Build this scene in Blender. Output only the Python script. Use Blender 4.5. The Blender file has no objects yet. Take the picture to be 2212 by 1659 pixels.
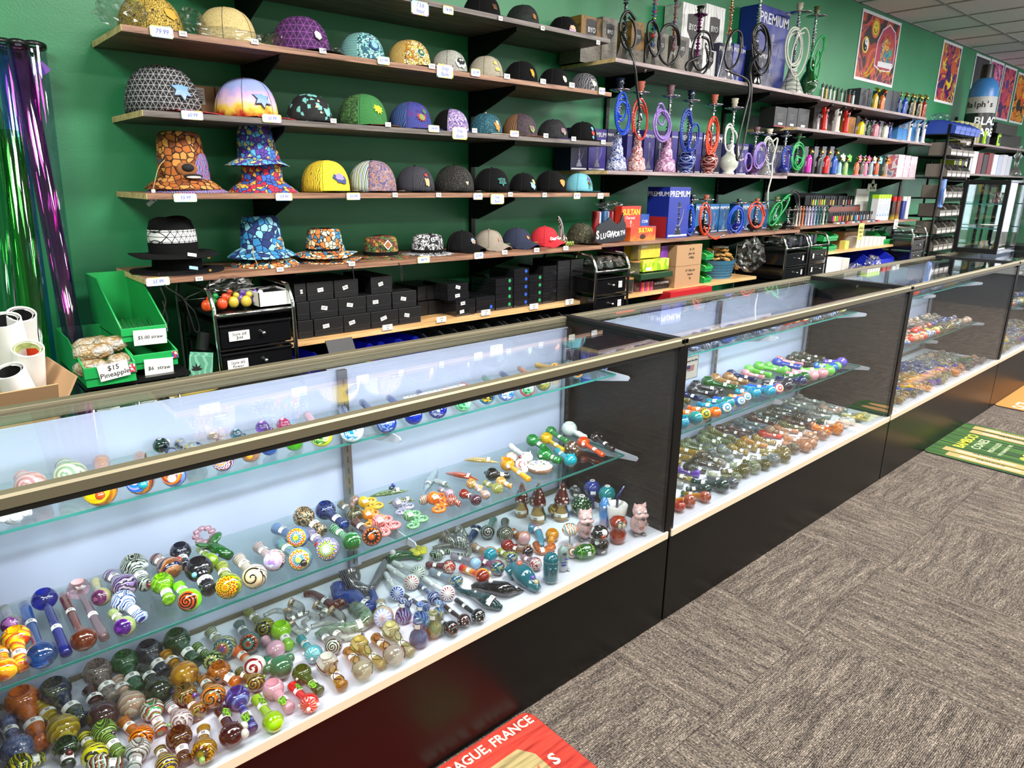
import bpy, math, random
from mathutils import Vector, Matrix
S = bpy.context.scene
COL = S.collection
PI = math.pi
rnd = random.Random(7)
# ---------------------------------------------------------------- camera
YAW, PIT, ROL, FPX = 0.725882439, 0.285125763, 0.0122085413, 1486.23
CAMZ = 1.405
cy, sy, cp, sp = math.cos(YAW), math.sin(YAW), math.cos(PIT), math.sin(PIT)
FW = Vector((sy*cp, cy*cp, -sp)); R0 = Vector((cy, -sy, 0)); U0 = R0.cross(FW)
RT = R0*math.cos(ROL) + U0*math.sin(ROL); UP = U0*math.cos(ROL) - R0*math.sin(ROL)
cam = bpy.data.cameras.new('camera'); camo = bpy.data.objects.new('camera', cam); COL.objects.link(camo)
camo.matrix_world = Matrix(((RT.x, UP.x, -FW.x, 0), (RT.y, UP.y, -FW.y, 0), (RT.z, UP.z, -FW.z, CAMZ), (0, 0, 0, 1)))
cam.sensor_width = 36; cam.lens = FPX*36/2212; cam.clip_start = .02; cam.clip_end = 60
S.camera = camo
S.view_settings.view_transform = 'Standard'; S.view_settings.look = 'None'
S.view_settings.exposure = 0.0; S.view_settings.gamma = 1; S.view_settings.use_curve_mapping = False
W = bpy.data.worlds.new('world'); S.world = W; W.use_nodes = True
W.node_tree.nodes['Background'].inputs[0].default_value = (.9, .95, 1, 1)
W.node_tree.nodes['Background'].inputs[1].default_value = .3
S.cycles.transparent_max_bounces = 24; S.cycles.max_bounces = 10; S.cycles.transmission_bounces = 8
S.cycles.caustics_reflective = False; S.cycles.sample_clamp_indirect = 6
CEIL = 2.94
def area(name, loc, sx, sy_, power, col=(1, 1, 1), rot=(0, 0, 0), spread=PI):
    l = bpy.data.lights.new(name, 'AREA'); l.shape = 'RECTANGLE'; l.size = sx; l.size_y = sy_; l.energy = power; l.color = col; l.spread = spread
    o = bpy.data.objects.new(name, l); o.location = loc; o.rotation_euler = rot; COL.objects.link(o); return o
TROFFERS = [(-.9, .7), (1.55, .7), (4.0, .7), (6.45, .7), (8.9, .7), (-.9, -2.3), (1.55, -2.3), (4.0, -2.3), (6.45, -2.3), (8.9, -2.3)]
for tx, ty in TROFFERS:
    area('troffer_light', (tx, ty, CEIL-.03), 1.1, .5, 125 if ty > 0 else 62, (1.0, .97, .93))
for k in range(4):
    x0 = -.07 + 1.775*k
    area('case_strip_light', (x0+.8875, 1.19, .932), 1.66, .012, 7.4, (.90, .94, 1.0), (math.radians(38), 0, 0))
def ray(px, py): return RT*((px-1106)/FPX) - UP*((py-829.5)/FPX) + FW
C0 = Vector((0, 0, CAMZ))
def onZ(px, py, z): d = ray(px, py); return C0 + d*((z-CAMZ)/d.z)
def onY(px, py, y): d = ray(px, py); return C0 + d*(y/d.y)
def onX(px, py, x): d = ray(px, py); return C0 + d*(x/d.x)
def depth(p): return (Vector(p)-C0).dot(FW)
class G:
    def __init__(s): s.v = []; s.f = []; s.mi = []; s.cur = 0
    def add(s, vs, fs, M=None):
        b = len(s.v)
        s.v += [tuple(M @ Vector(v)) if M is not None else tuple(v) for v in vs]
        s.f += [tuple(i+b for i in f) for f in fs]; s.mi += [s.cur]*len(fs); return s
    def box(s, x0, y0, z0, x1, y1, z1, M=None):
        v = [(x0, y0, z0), (x1, y0, z0), (x1, y1, z0), (x0, y1, z0), (x0, y0, z1), (x1, y0, z1), (x1, y1, z1), (x0, y1, z1)]
        return s.add(v, [(0, 3, 2, 1), (4, 5, 6, 7), (0, 1, 5, 4), (1, 2, 6, 5), (2, 3, 7, 6), (3, 0, 4, 7)], M)
    def lathe(s, pr, n=20, M=None, close=True):
        v = []; f = []; rings = []
        for r, z in pr:
            if r < 1e-6: rings.append([len(v)]); v.append((0, 0, z))
            else:
                rings.append(list(range(len(v), len(v)+n)))
                v += [(r*math.cos(2*PI*k/n), r*math.sin(2*PI*k/n), z) for k in range(n)]
        for a, b in zip(rings, rings[1:]):
            for k in range(n):
                k2 = (k+1) % n
                if len(a) == 1 and len(b) == 1: continue
                if len(a) == 1: f.append((a[0], b[k2], b[k]))
                elif len(b) == 1: f.append((a[k], a[k2], b[0]))
                else: f.append((a[k], a[k2], b[k2], b[k]))
        if close:
            if len(rings[0]) > 1: f.append(tuple(reversed(rings[0])))
            if len(rings[-1]) > 1: f.append(tuple(rings[-1]))
        return s.add(v, f, M)
    def tube(s, pts, rad, n=8, M=None):
        pts = [Vector(p) for p in pts]
        if not hasattr(rad, '__len__'): rad = [rad]*len(pts)
        v = []; f = []; up = None
        for i, p in enumerate(pts):
            t = (pts[min(i+1, len(pts)-1)] - pts[max(i-1, 0)])
            if t.length < 1e-9: t = Vector((0, 0, 1))
            t.normalize()
            if up is None:
                up = Vector((0, 0, 1)) if abs(t.z) < .9 else Vector((1, 0, 0))
            a = up - t*up.dot(t)
            if a.length < 1e-4: a = t.orthogonal()
            a.normalize(); b = t.cross(a); up = a
            for k in range(n):
                q = 2*PI*k/n; v.append(p + (a*math.cos(q) + b*math.sin(q))*rad[i])
        for i in range(len(pts)-1):
            for k in range(n):
                k2 = (k+1) % n; f.append((i*n+k, i*n+k2, (i+1)*n+k2, (i+1)*n+k))
        f.append(tuple(reversed(range(n)))); f.append(tuple(range((len(pts)-1)*n, len(pts)*n)))
        return s.add(v, f, M)
    def ball(s, c, r, n=12, m=8, M=None):
        if not hasattr(r, '__len__'): r = (r, r, r)
        pr = [(math.sin(PI*i/m), -math.cos(PI*i/m)) for i in range(m+1)]
        pr[0] = (0, -1); pr[-1] = (0, 1)
        T = Matrix.Translation(c) @ Matrix.Diagonal((r[0], r[1], r[2], 1))
        return s.lathe(pr, n, (M @ T) if M is not None else T)
    def prism(s, poly, h, M=None):
        n = len(poly); v = [(x, y, 0) for x, y in poly] + [(x, y, h) for x, y in poly]
        f = [tuple(reversed(range(n))), tuple(range(n, 2*n))] + [(k, (k+1) % n, n+(k+1) % n, n+k) for k in range(n)]
        return s.add(v, f, M)
    def build(s, name, m, parent=None, sm=0, bev=0, sharp=None):
        used = sorted({i for f in s.f for i in f})
        if len(used) < len(s.v):
            ix = {v: k for k, v in enumerate(used)}; s.v = [s.v[i] for i in used]; s.f = [tuple(ix[i] for i in f) for f in s.f]
        me = bpy.data.meshes.new(name); me.from_pydata(s.v, [], s.f)
        for mm in (m if isinstance(m, (list, tuple)) else [m]): me.materials.append(mm)
        if any(s.mi): me.polygons.foreach_set('material_index', s.mi)
        if sm:
            me.polygons.foreach_set('use_smooth', [True]*len(me.polygons))
            if sharp: me.set_sharp_from_angle(angle=math.radians(sharp))
        me.update()
        o = bpy.data.objects.new(name, me); COL.objects.link(o)
        if parent is not None: o.parent = parent
        if bev:
            b = o.modifiers.new('bevel', 'BEVEL'); b.width = bev; b.segments = 2; b.limit_method = 'ANGLE'
        return o
def T(x, y, z): return Matrix.Translation((x, y, z))
def RZ(a): return Matrix.Rotation(a, 4, 'Z')
def RX(a): return Matrix.Rotation(a, 4, 'X')
def RY(a): return Matrix.Rotation(a, 4, 'Y')
def SC(x, y, z): return Matrix.Diagonal((x, y, z, 1))
def zto(d):
    return Vector(d).normalized().to_track_quat('Z', 'Y').to_matrix().to_4x4()
def xto(d): return Vector(d).normalized().to_track_quat('X', 'Z').to_matrix().to_4x4()
def bez(pts, n=12):
    P = [Vector(p) for p in pts]; P = [P[0]*2-P[1]] + P + [P[-1]*2-P[-2]]; out = []
    for i in range(1, len(P)-2):
        a, b, c, d = P[i-1:i+3]
        for k in range(n):
            t = k/n; out.append(.5*((2*b) + (c-a)*t + (2*a-5*b+4*c-d)*t*t + (3*b-a-3*c+d)*t**3))
    out.append(P[-2]); return out
def tag(o, label=None, cat=None, group=None, kind=None):
    if label: o['label'] = label
    if cat: o['category'] = cat
    if group: o['group'] = group
    if kind: o['kind'] = kind
    return o
def thing(name, label, cat, loc=(0, 0, 0), rz=0, group=None, M=None):
    o = bpy.data.objects.new(name, None); COL.objects.link(o); o.empty_display_size = .02
    if M is not None: o.matrix_world = M
    else: o.location = loc; o.rotation_euler = (0, 0, rz)
    return tag(o, label, cat, group)
def struct(g, name, m, **k): o = g.build(name, m, **k); o['kind'] = 'structure'; return o
ORD = 'first second third fourth fifth sixth seventh eighth ninth tenth eleventh twelfth thirteenth fourteenth fifteenth sixteenth seventeenth eighteenth nineteenth twentieth'.split()
ORD += ['twenty-'+w for w in ORD[:9]] + ['thirtieth'] + ['thirty-'+w for w in ORD[:9]] + ['fortieth'] + ['forty-'+w for w in ORD[:9]]
def lin(c):
    if isinstance(c, str):
        c = [int(c[i:i+2], 16)/255 for i in (0, 2, 4)]
        c = [x/12.92 if x <= .04045 else ((x+.055)/1.055)**2.4 for x in c]
    return (c[0], c[1], c[2], 1)
MC = {}
class MB:
    def __init__(s, name):
        s.m = bpy.data.materials.new(name); s.m.use_nodes = True; s.t = s.m.node_tree
        s.b = s.t.nodes['Principled BSDF']; s.tc = None
    def n(s, typ, ins=None, out=0, **pr):
        nd = s.t.nodes.new(typ)
        for k, v in pr.items(): setattr(nd, k, v)
        for k, v in (ins or {}).items():
            if isinstance(v, bpy.types.NodeSocket): s.t.links.new(v, nd.inputs[k])
            else: nd.inputs[k].default_value = v
        return nd.outputs[out]
    def co(s, k='Object'):
        if s.tc is None: s.tc = s.t.nodes.new('ShaderNodeTexCoord')
        return s.tc.outputs[k]
    def math(s, op, a, b=0.0, c=0.0, clamp=False):
        nd = s.t.nodes.new('ShaderNodeMath'); nd.operation = op; nd.use_clamp = clamp
        for i, v in enumerate((a, b, c)):
            if isinstance(v, bpy.types.NodeSocket): s.t.links.new(v, nd.inputs[i])
            else: nd.inputs[i].default_value = v
        return nd.outputs[0]
    def mapv(s, v, loc=(0, 0, 0), rot=(0, 0, 0), sc=(1, 1, 1)):
        return s.n('ShaderNodeMapping', {'Vector': v, 'Location': loc, 'Rotation': rot, 'Scale': sc})
    def ramp(s, fac, cols, mode='CONSTANT', pos=None):
        nd = s.t.nodes.new('ShaderNodeValToRGB'); s.t.links.new(fac, nd.inputs[0]); cr = nd.color_ramp; cr.interpolation = mode
        n = len(cols); pos = pos or [i/n if mode == 'CONSTANT' else i/max(1, n-1) for i in range(n)]
        while len(cr.elements) < n: cr.elements.new(1)
        for i in range(n): cr.elements[i].position = pos[i]; cr.elements[i].color = lin(cols[i])
        return nd.outputs[0]
    def mix(s, fac, a, b):
        nd = s.t.nodes.new('ShaderNodeMix'); nd.data_type = 'RGBA'
        for k, v in ((0, fac), (6, a), (7, b)):
            if isinstance(v, bpy.types.NodeSocket): s.t.links.new(v, nd.inputs[k])
            else: nd.inputs[k].default_value = lin(v) if k and isinstance(v, str) else v
        return nd.outputs[2]
    def set(s, **k):
        nm = {'base': 'Base Color', 'rough': 'Roughness', 'metal': 'Metallic', 'trans': 'Transmission Weight', 'ior': 'IOR', 'coat': 'Coat Weight', 'alpha': 'Alpha',
              'emit': 'Emission Color', 'estr': 'Emission Strength', 'spec': 'Specular IOR Level', 'normal': 'Normal', 'sheen': 'Sheen Weight', 'coatr': 'Coat Roughness'}
        for a, v in k.items():
            i = s.b.inputs[nm[a]]
            if isinstance(v, bpy.types.NodeSocket): s.t.links.new(v, i)
            elif a in ('base', 'emit'): i.default_value = lin(v)
            else: i.default_value = v
        return s
    def bump(s, h, st=.3, d=.002):
        s.set(normal=s.n('ShaderNodeBump', {'Height': h, 'Strength': st, 'Distance': d}))
def mat(name, base='808080', **k):
    key = ('m', name)
    if key not in MC: MC[key] = MB(name).set(base=base, **k).m
    return MC[key]
def xyz(b, v): 
    nd = b.t.nodes.new('ShaderNodeSeparateXYZ'); b.t.links.new(v, nd.inputs[0]); return nd.outputs
def pattern(b, kind, cols, sc, coord='Object', seed=0):
    v = b.mapv(b.co(coord), loc=(seed*1.37, seed*.71, seed*.37)) if kind not in ('spiral', 'rays', 'gradz', 'gradx', 'rings') else b.co(coord)
    if kind == 'solid': return b.ramp(b.math('MULTIPLY', b.n('ShaderNodeTexNoise', {'Vector': v, 'Scale': sc}), 1), [cols[0], cols[0]], 'LINEAR')
    if kind == 'swirl':
        w = b.n('ShaderNodeTexWave', {'Vector': v, 'Scale': sc, 'Distortion': 7.0, 'Detail': 1.5, 'Detail Scale': 1.3}, 1, wave_profile='SAW')
        return b.ramp(w, cols)
    if kind == 'bands':
        w = b.n('ShaderNodeTexWave', {'Vector': v, 'Scale': sc, 'Distortion': 1.2, 'Detail': 1.0}, 1, wave_profile='SAW')
        return b.ramp(w, cols)
    if kind == 'rings':
        x = xyz(b, v); return b.ramp(b.math('FRACT', b.math('MULTIPLY', x[0], sc)), cols)
    if kind == 'zig':
        x = xyz(b, v); z = b.math('PINGPONG', b.math('MULTIPLY', x[0], sc), .5)
        return b.ramp(b.math('FRACT', b.math('ADD', b.math('MULTIPLY', x[2], sc*1.1), z)), cols)
    if kind == 'speck':
        w = b.n('ShaderNodeTexNoise', {'Vector': v, 'Scale': sc, 'Detail': 5.0, 'Roughness': .65}, 0)
        n = len(cols); return b.ramp(w, cols, 'LINEAR', [.36+.28*i/max(1, n-1) for i in range(n)])
    if kind == 'blotch':
        w = b.n('ShaderNodeTexNoise', {'Vector': v, 'Scale': sc, 'Detail': 2.0, 'Distortion': 1.5}, 0)
        n = len(cols); return b.ramp(w, cols, 'CONSTANT', [0]+[.36+.28*i/max(1, n-1) for i in range(1, n)])
    if kind == 'dots':
        w = b.n('ShaderNodeTexVoronoi', {'Vector': v, 'Scale': sc, 'Randomness': .75}, 0)
        return b.ramp(w, [cols[1], cols[0]], 'CONSTANT', [0, .3])
    if kind == 'cells':
        w = b.n('ShaderNodeTexVoronoi', {'Vector': v, 'Scale': sc}, 1); x = xyz(b, w)
        return b.ramp(x[0], cols)
    if kind == 'net':
        e = b.n('ShaderNodeTexVoronoi', {'Vector': v, 'Scale': sc}, 0, feature='DISTANCE_TO_EDGE')
        w = b.n('ShaderNodeTexVoronoi', {'Vector': v, 'Scale': sc}, 1); x = xyz(b, w)
        c = b.ramp(x[0], cols[1:])
        return b.mix(b.math('LESS_THAN', e, .07), c, lin(cols[0]))
    if kind == 'tri':
        x = xyz(b, v); ux = b.math('ADD', x[0], b.math('MULTIPLY', x[1], .6)); acc = None
        for a in (0, PI/3, 2*PI/3):
            p = b.math('ADD', b.math('MULTIPLY', ux, sc*math.sin(a)), b.math('MULTIPLY', x[2], sc*math.cos(a)))
            l = b.math('LESS_THAN', b.math('PINGPONG', p, .5), .06); acc = l if acc is None else b.math('MAXIMUM', acc, l)
        return b.mix(acc, lin(cols[1]), lin(cols[0]))
    if kind in ('spiral', 'rays', 'disc'):
        x = xyz(b, v); a = b.math('DIVIDE', b.math('ARCTAN2', x[1], x[0]), 2*PI)
        r = b.math('SQRT', b.math('ADD', b.math('MULTIPLY', x[0], x[0]), b.math('MULTIPLY', x[1], x[1])))
        if kind == 'spiral': return b.ramp(b.math('FRACT', b.math('ADD', a, b.math('MULTIPLY', r, sc))), cols)
        k = b.math('PINGPONG', b.math('MULTIPLY', a, 14), .5)
        return b.ramp(b.math('FRACT', b.math('ADD', b.math('MULTIPLY', r, sc), b.math('MULTIPLY', k, .7))), cols)
    if kind == 'gradz': x = xyz(b, v); return b.ramp(b.math('MULTIPLY_ADD', x[2], sc, .5), cols, 'LINEAR')
    if kind == 'gradx': x = xyz(b, v); return b.ramp(b.math('MULTIPLY', x[0], sc), cols, 'LINEAR')
    if kind == 'gradn':
        x = xyz(b, v); w = b.n('ShaderNodeTexNoise', {'Vector': v, 'Scale': 30.0}, 0)
        return b.ramp(b.math('ADD', b.math('MULTIPLY', x[2], sc), b.math('MULTIPLY', w, .5)), cols, 'LINEAR')
def pm(kind, cols, sc=30., rough=.8, seed=0, coord='Object', **k):
    key = ('p', kind, cols, sc, rough, seed, coord, tuple(sorted(k.items())))
    if key not in MC:
        b = MB('print_'+kind); b.set(base=pattern(b, kind, cols.split(), sc, coord, seed), rough=rough, **k); MC[key] = b.m
    return MC[key]
def glass(kind, cols, clear=0., sc=90., seed=0):
    key = ('g', kind, cols, clear, sc, seed)
    if key not in MC:
        b = MB('glass_'+kind); hs = b.n('ShaderNodeHueSaturation', {'Color': pattern(b, kind, cols.split(), sc, 'Object', seed), 'Saturation': 1.18, 'Value': .78 if clear < .44 else 1.05}); b.set(base=hs, rough=.12, coat=1., coatr=.02, trans=clear*.7 if clear < .44 else min(.96, clear*.9+.35), ior=1.45); MC[key] = b.m
    return MC[key]
def pane_mat(name, tint, k0=.04, rough=0.0):
    key = ('pane', name)
    if key not in MC:
        b = MB(name); f = b.n('ShaderNodeLayerWeight', {'Blend': .5}, 1)
        fac = b.math('MULTIPLY_ADD', b.math('POWER', f, 5), 1-k0, k0)
        tr = b.n('ShaderNodeBsdfTransparent', {'Color': lin(tint)}); gl = b.n('ShaderNodeBsdfGlossy', {'Color': (1, 1, 1, 1), 'Roughness': rough})
        mx = b.n('ShaderNodeMixShader', {0: fac, 1: tr, 2: gl}); out = b.t.nodes['Material Output']; b.t.links.new(mx, out.inputs[0])
        b.t.nodes.remove(b.b); MC[key] = b.m
    return MC[key]
PANE = pane_mat('clear_pane', 'fafcfc')
FILM = pane_mat('clear_film', 'f2f4f4', .07, .22)
WHITE = mat('white_card', 'e9e8e4', rough=.6)
BLACKP = mat('black_plastic', '121214', rough=.35)
BLACKM = mat('black_metal', '0b0b0c', rough=.45, metal=.3)
CHROME = mat('chrome', 'd8d8da', rough=.12, metal=1.)
STEEL = mat('steel', 'a9abae', rough=.3, metal=1.)
GOLD = mat('brass', 'd9b15a', rough=.25, metal=1.)
INK = mat('ink_black', '111111', rough=.7)
INKB = mat('ink_blue', '4a5fb0', rough=.7)
CARD = mat('brown_cardboard', 'a98560', rough=.85)
def text(s, size, m, parent, M, name='lettering', align='CENTER', ext=.0004, sx=1., bold=0., shear=0.):
    c = bpy.data.curves.new(name, 'FONT'); c.body = s; c.size = size; c.extrude = ext; c.align_x = align; c.align_y = 'CENTER'; c.resolution_u = 2
    c.offset = bold*size; c.shear = shear
    o = bpy.data.objects.new(name+'_tmp', c); me = bpy.data.meshes.new_from_object(o)
    bpy.data.objects.remove(o); bpy.data.curves.remove(c)
    me.transform(M @ SC(sx, 1, 1)); me.materials.clear(); me.materials.append(m)
    q = bpy.data.objects.new(name, me); COL.objects.link(q)
    if parent is not None: q.parent = parent
    return q
FRONT = RX(PI/2)
# ================================================================ room shell
X0, X1, Y0, Y1 = -2.4, 14.2, -3.9, 3.03
def wallpaint(name, cols, sc, rough=.55, bs=.12):
    b = MB(name); v = b.co(); n = b.n('ShaderNodeTexNoise', {'Vector': v, 'Scale': sc, 'Detail': 4.0}, 0)
    b.set(base=b.ramp(n, cols, 'LINEAR', [.35, .65]), rough=rough)
    h = b.n('ShaderNodeTexNoise', {'Vector': v, 'Scale': 130.0, 'Detail': 3.0}, 0); b.bump(h, bs, .003); return b.m
GREENW = wallpaint('green_wall_paint', ['21774a', '288452'], 1.6, .42, .22)
OFFW = wallpaint('off_white_paint', ['c9c6be', 'd2cfc8'], 2)
struct(G().box(X0-.1, Y1, 0, X1+.1, Y1+.1, CEIL+.1), 'wall_back', GREENW)
struct(G().box(X0-.1, Y0-.1, 0, X0, Y1, CEIL+.1), 'wall_left', GREENW)
struct(G().box(X1, Y0-.1, 0, X1+.1, Y1, CEIL+.1), 'wall_right', OFFW)
struct(G().box(X0, Y0-.1, 0, X1, Y0, CEIL+.1), 'wall_front', OFFW)
ADDED_GLOW = MB('added_daylight').set(base='ffffff', emit='e8f0ff', estr=3.2).m  # daylight windows are unseen, added to brighten the ceiling and right end
for i, b_ in enumerate([(8.6, Y0, .7, 13.6, Y0+.01, 2.6), (X1-.01, -3.2, .7, X1, .6, 2.6)]): w_ = struct(G().box(*b_), 'window_%d' % (i+1), ADDED_GLOW)
ck = [onY(a, b, 3.028) for a, b in [(0, 232), (8, 262), (6, 330), (14, 400), (18, 470), (24, 545), (30, 610), (34, 655)]]
ck = [p+Vector((rnd.uniform(-.002, .002), 0, 0)) for p in bez(ck, 6)]
struct(G().tube(ck, [.0006+.0014*rnd.random() for _ in ck], 5), 'wall_crack_1', mat('plaster_crack', '0d2a1b', rough=.9))  # crack in the wall plaster, modelled as a thin dark tube
def carpet(name, dark, mid, light):
    b = MB(name); oi = b.n('ShaderNodeObjectInfo', out=5)
    loc = b.n('ShaderNodeCombineXYZ', {0: b.math('MULTIPLY', oi, 31.0), 1: b.math('MULTIPLY', oi, 17.0), 2: 0.0})
    v = b.n('ShaderNodeVectorMath', {0: b.co(), 1: loc}, operation='ADD')
    st = b.n('ShaderNodeTexNoise', {'Vector': b.mapv(v, sc=(3.2, 22, 1)), 'Scale': 1.6, 'Detail': 6.0, 'Roughness': .72}, 0)
    st2 = b.n('ShaderNodeTexNoise', {'Vector': b.mapv(v, sc=(14, 60, 1)), 'Scale': 2.5, 'Detail': 3.0}, 0)
    y = xyz(b, v); rib = b.math('PINGPONG', b.math('MULTIPLY', y[1], 230.), .5)
    lp = b.n('ShaderNodeTexNoise', {'Vector': b.mapv(v, sc=(150, 260, 1)), 'Scale': 1.0, 'Detail': 2.0}, 0)
    f = b.math('ADD', b.math('MULTIPLY', st, .42), b.math('ADD', b.math('MULTIPLY', st2, .3), b.math('ADD', b.math('MULTIPLY', rib, .28), b.math('MULTIPLY', lp, .62))))
    b.set(base=b.ramp(f, [dark, mid, light], 'LINEAR', [.63, .81, 1.0]), rough=.95, spec=.1)
    b.bump(b.math('ADD', rib, lp), .5, .003); return b.m
CARP = carpet('carpet_loop_pile', '262220', '645b53', 'ab9f8f')
fl = struct(G().box(X0, Y0, -.1, X1, Y1, -.006), 'floor', mat('subfloor_adhesive', '2c2926', rough=.95))
TS = .6096; tile = None; ix = 0
for i in range(-2, 17):
    for j in range(-6, 3):
        x, y = -.1+i*TS, -.12+j*TS
        if tile is None:
            g = G().box(-TS/2+.0006, -TS/2+.0006, -.006, TS/2-.0006, TS/2-.0006, 0)
            tile = o = g.build('carpet_tile', CARP, fl)
        else: o = tile.copy(); COL.objects.link(o)
        o.location = (x, y, 0); o.rotation_euler = (0, 0, PI/2*((i+j) % 2) + PI*((i*3+j*5) % 2))
b = MB('ceiling_tile'); v = b.co(); n = b.n('ShaderNodeTexNoise', {'Vector': v, 'Scale': 90.0, 'Detail': 4.0}, 0)
b.set(base=b.ramp(n, ['d0cdc7', 'e4e1dc'], 'LINEAR', [.4, .6]), rough=.9); b.bump(n, .3, .003); CT = b.m
ce = struct(G().box(X0, Y0, CEIL+.03, X1, Y1, CEIL+.1), 'ceiling', mat('plenum', '50504e', rough=.9))
TX, TY, tile = .587, 1.2, None
xs = [6.67-.587*k for k in range(15, -1, -1)]+[6.67+.587*k for k in range(1, 13)]
ys = [2.53-1.2*k for k in range(6)]
g = G()
for x in xs: g.box(x-.012, Y0, CEIL-.002, x+.012, Y1, CEIL+.006)
for y in ys: g.box(X0, y-.012, CEIL-.0025, X1, y+.012, CEIL+.0055)
g.box(X0, Y1-.024, CEIL-.002, X1, Y1, CEIL+.006); g.build('ceiling_grid', mat('grid_paint', '9b9994', rough=.6), ce)['kind'] = 'structure'
for xa, xb in zip(xs, xs[1:]):
    for ya, yb in zip([Y1]+ys, ys):
        w, d = xb-xa-.02, ya-yb-.02; key = round(d, 3)
        g = MC.get(('ct', key))
        if g is None:
            g = G().box(-w/2, -d/2, 0, w/2, d/2, .02).build('ceiling_tile', CT, ce); MC[('ct', key)] = g; o = g
        else: o = g.copy(); COL.objects.link(o)
        o.location = ((xa+xb)/2, (ya+yb)/2, CEIL+.004)
for tx, ty in TROFFERS:
    t = thing('ceiling_light', 'recessed fluorescent ceiling light panel over the shop floor', 'ceiling light', (tx, ty, CEIL-.012), 0, 'recessed ceiling lights')
    G().box(-.6, -.3, 0, .6, .3, .014).build('frame', mat('troffer_frame', 'e0e0e0', rough=.5), t)
    m = MB('troffer_diffuser'); m.set(base='ffffff', emit='fff8ee', estr=5.0) if ('trd',) not in MC else None
    if ('trd',) not in MC: MC[('trd',)] = m.m
    G().box(-.57, -.27, -.006, .57, .27, 0).build('diffuser', MC[('trd',)], t)
# ================================================================ wall shelves
def woodm(name, c1, c2, c3, rough=.5):
    b = MB(name); v = b.mapv(b.co(), sc=(1.6, 14, 30)); n = b.n('ShaderNodeTexNoise', {'Vector': v, 'Scale': 2.2, 'Detail': 6.0, 'Roughness': .6, 'Distortion': .6}, 0)
    b.set(base=b.ramp(n, [c1, c2, c3], 'LINEAR', [.36, .5, .64]), rough=rough); return b.m
WALNUT = woodm('walnut_laminate', '5b3d2e', '855f49', '9c765c'); GREYW = woodm('grey_oak_laminate', '3d3733', '5c5450', '726862')
LILAC = woodm('greyish_laminate', '6a5a5a', '8b7a7a', 'a39291'); PINE = woodm('pine_board', 'b98a55', 'd3a870', 'dcb985', .45)
RAWEDGE = woodm('raw_board_edge', 'b79a66', 'd0b47d', 'dcc494', .8)
YF = 2.62
SHELF = {}
def bracket(parent, x, z, dep=.34, h=.13):
    g = G().prism([(0, 0), (dep, 0), (dep, -.018), (.06, -h), (0, -h)], .006, T(x-.003, 3.005, z) @ RZ(-PI/2) @ RX(PI/2))
    g.build('bracket', BLACKM, parent)
def shelf(key, label, xl, xr, z, m, br=(), y0=YF, y1=3.027, th=.02, left_edge=True, group=None, under=None):
    t = thing('wall_shelf', label, 'shelf', (xl, y0, z), 0, group); L = xr-xl; D = y1-y0
    G().box(.0015 if left_edge else 0, 0, -th, L, D, 0).build('board', m, t)
    if left_edge: G().box(0, 0.0006, -th+.0003, .0015, D-.001, -.0003).build('raw_edge', RAWEDGE, t)
    for x in br: bracket(t, x-xl, -th) if False else None
    for x in br:
        G().prism([(0, 0), (.34, 0), (.34, -.016), (.05, -.12), (0, -.12)], .006, T(x-xl-.003, D-.022, -th) @ RZ(-PI/2) @ RX(PI/2)).build('bracket', BLACKM, t)
    SHELF[key] = (t, xl, y0, z, th); return t
ST = [1.2, 2.375, 3.43, 4.72, 5.42, 6.2, 7.3]
shelf('s0', 'long dark grey board at the very top of the wall above the caps', .9, 2.98, 2.125, GREYW, (1.2, 2.375))
shelf('s1', 'long brown wooden shelf holding the plastic-wrapped gold and tan caps', .657, 3.01, 1.87, WALNUT, (1.2, 2.375))
shelf('s2', 'long grey wooden shelf below the brown top cap shelf, with the star-badge caps', .687, 3.033, 1.62, GREYW, (1.2, 2.375))
shelf('s3', 'long brown wooden shelf with the yellow cap and the bucket hats', .666, 3.034, 1.355, WALNUT, (1.2, 2.375))
shelf('s4', 'long brown wooden shelf of brimmed hats just above the black boxes', .628, 2.99, 1.069, WALNUT, (1.2, 2.375))
shelf('B1', 'high grey-brown shelf carrying the tall hookahs', 3.03, 5.36, 2.043, LILAC, (3.43, 4.72))
shelf('B2', 'brown shelf carrying the row of hookahs with coloured hoses', 3.006, 5.0, 1.474, LILAC, (3.43, 4.72))
shelf('B2b', 'lower middle shelf holding the bottle-shaped torches and bagged novelty torches', 5.003, 7.48, 1.495, LILAC, (5.42, 6.2, 7.3), left_edge=False)
shelf('B3', 'dark brown shelf carrying the blue hookah boxes and short hookahs', 2.993, 5.3, 1.078, WALNUT, (3.43, 4.72), left_edge=False)
shelf('B3b', 'dark brown shelf carrying the lighter displays', 5.303, 7.72, 1.1, WALNUT, (5.42, 6.2, 7.3), left_edge=False)
shelf('B4', 'low pine shelf under the stacks of black boxes', 1.13, 2.83, .772, PINE, (1.2, 2.375))
shelf('B4b', 'low pine shelf under the brown cartons and blue basket', 3.1, 4.72, .762, PINE, (3.43,))
shelf('B4c', 'low pine shelf under the small white boxes near the wire rack', 5.46, 7.25, .875, PINE, (6.2,))
shelf('T1', 'highest torch shelf below the large van poster', 5.365, 7.52, 2.035, LILAC, (5.42, 6.2, 7.3), left_edge=False)
shelf('T2', 'second torch shelf with the red and white torches', 5.06, 7.77, 1.815, LILAC, (5.42, 6.2, 7.3))
shelf('Q1', 'upper right shelf of packets and black lidded boxes beyond the wire rack', 8.56, 12.6, 1.88, LILAC, (9.6, 11.4), left_edge=False)
shelf('Q2', 'lower right shelf of yellow-green packs beyond the wire rack', 8.56, 12.6, 1.558, LILAC, (9.6, 11.4), left_edge=False)
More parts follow.
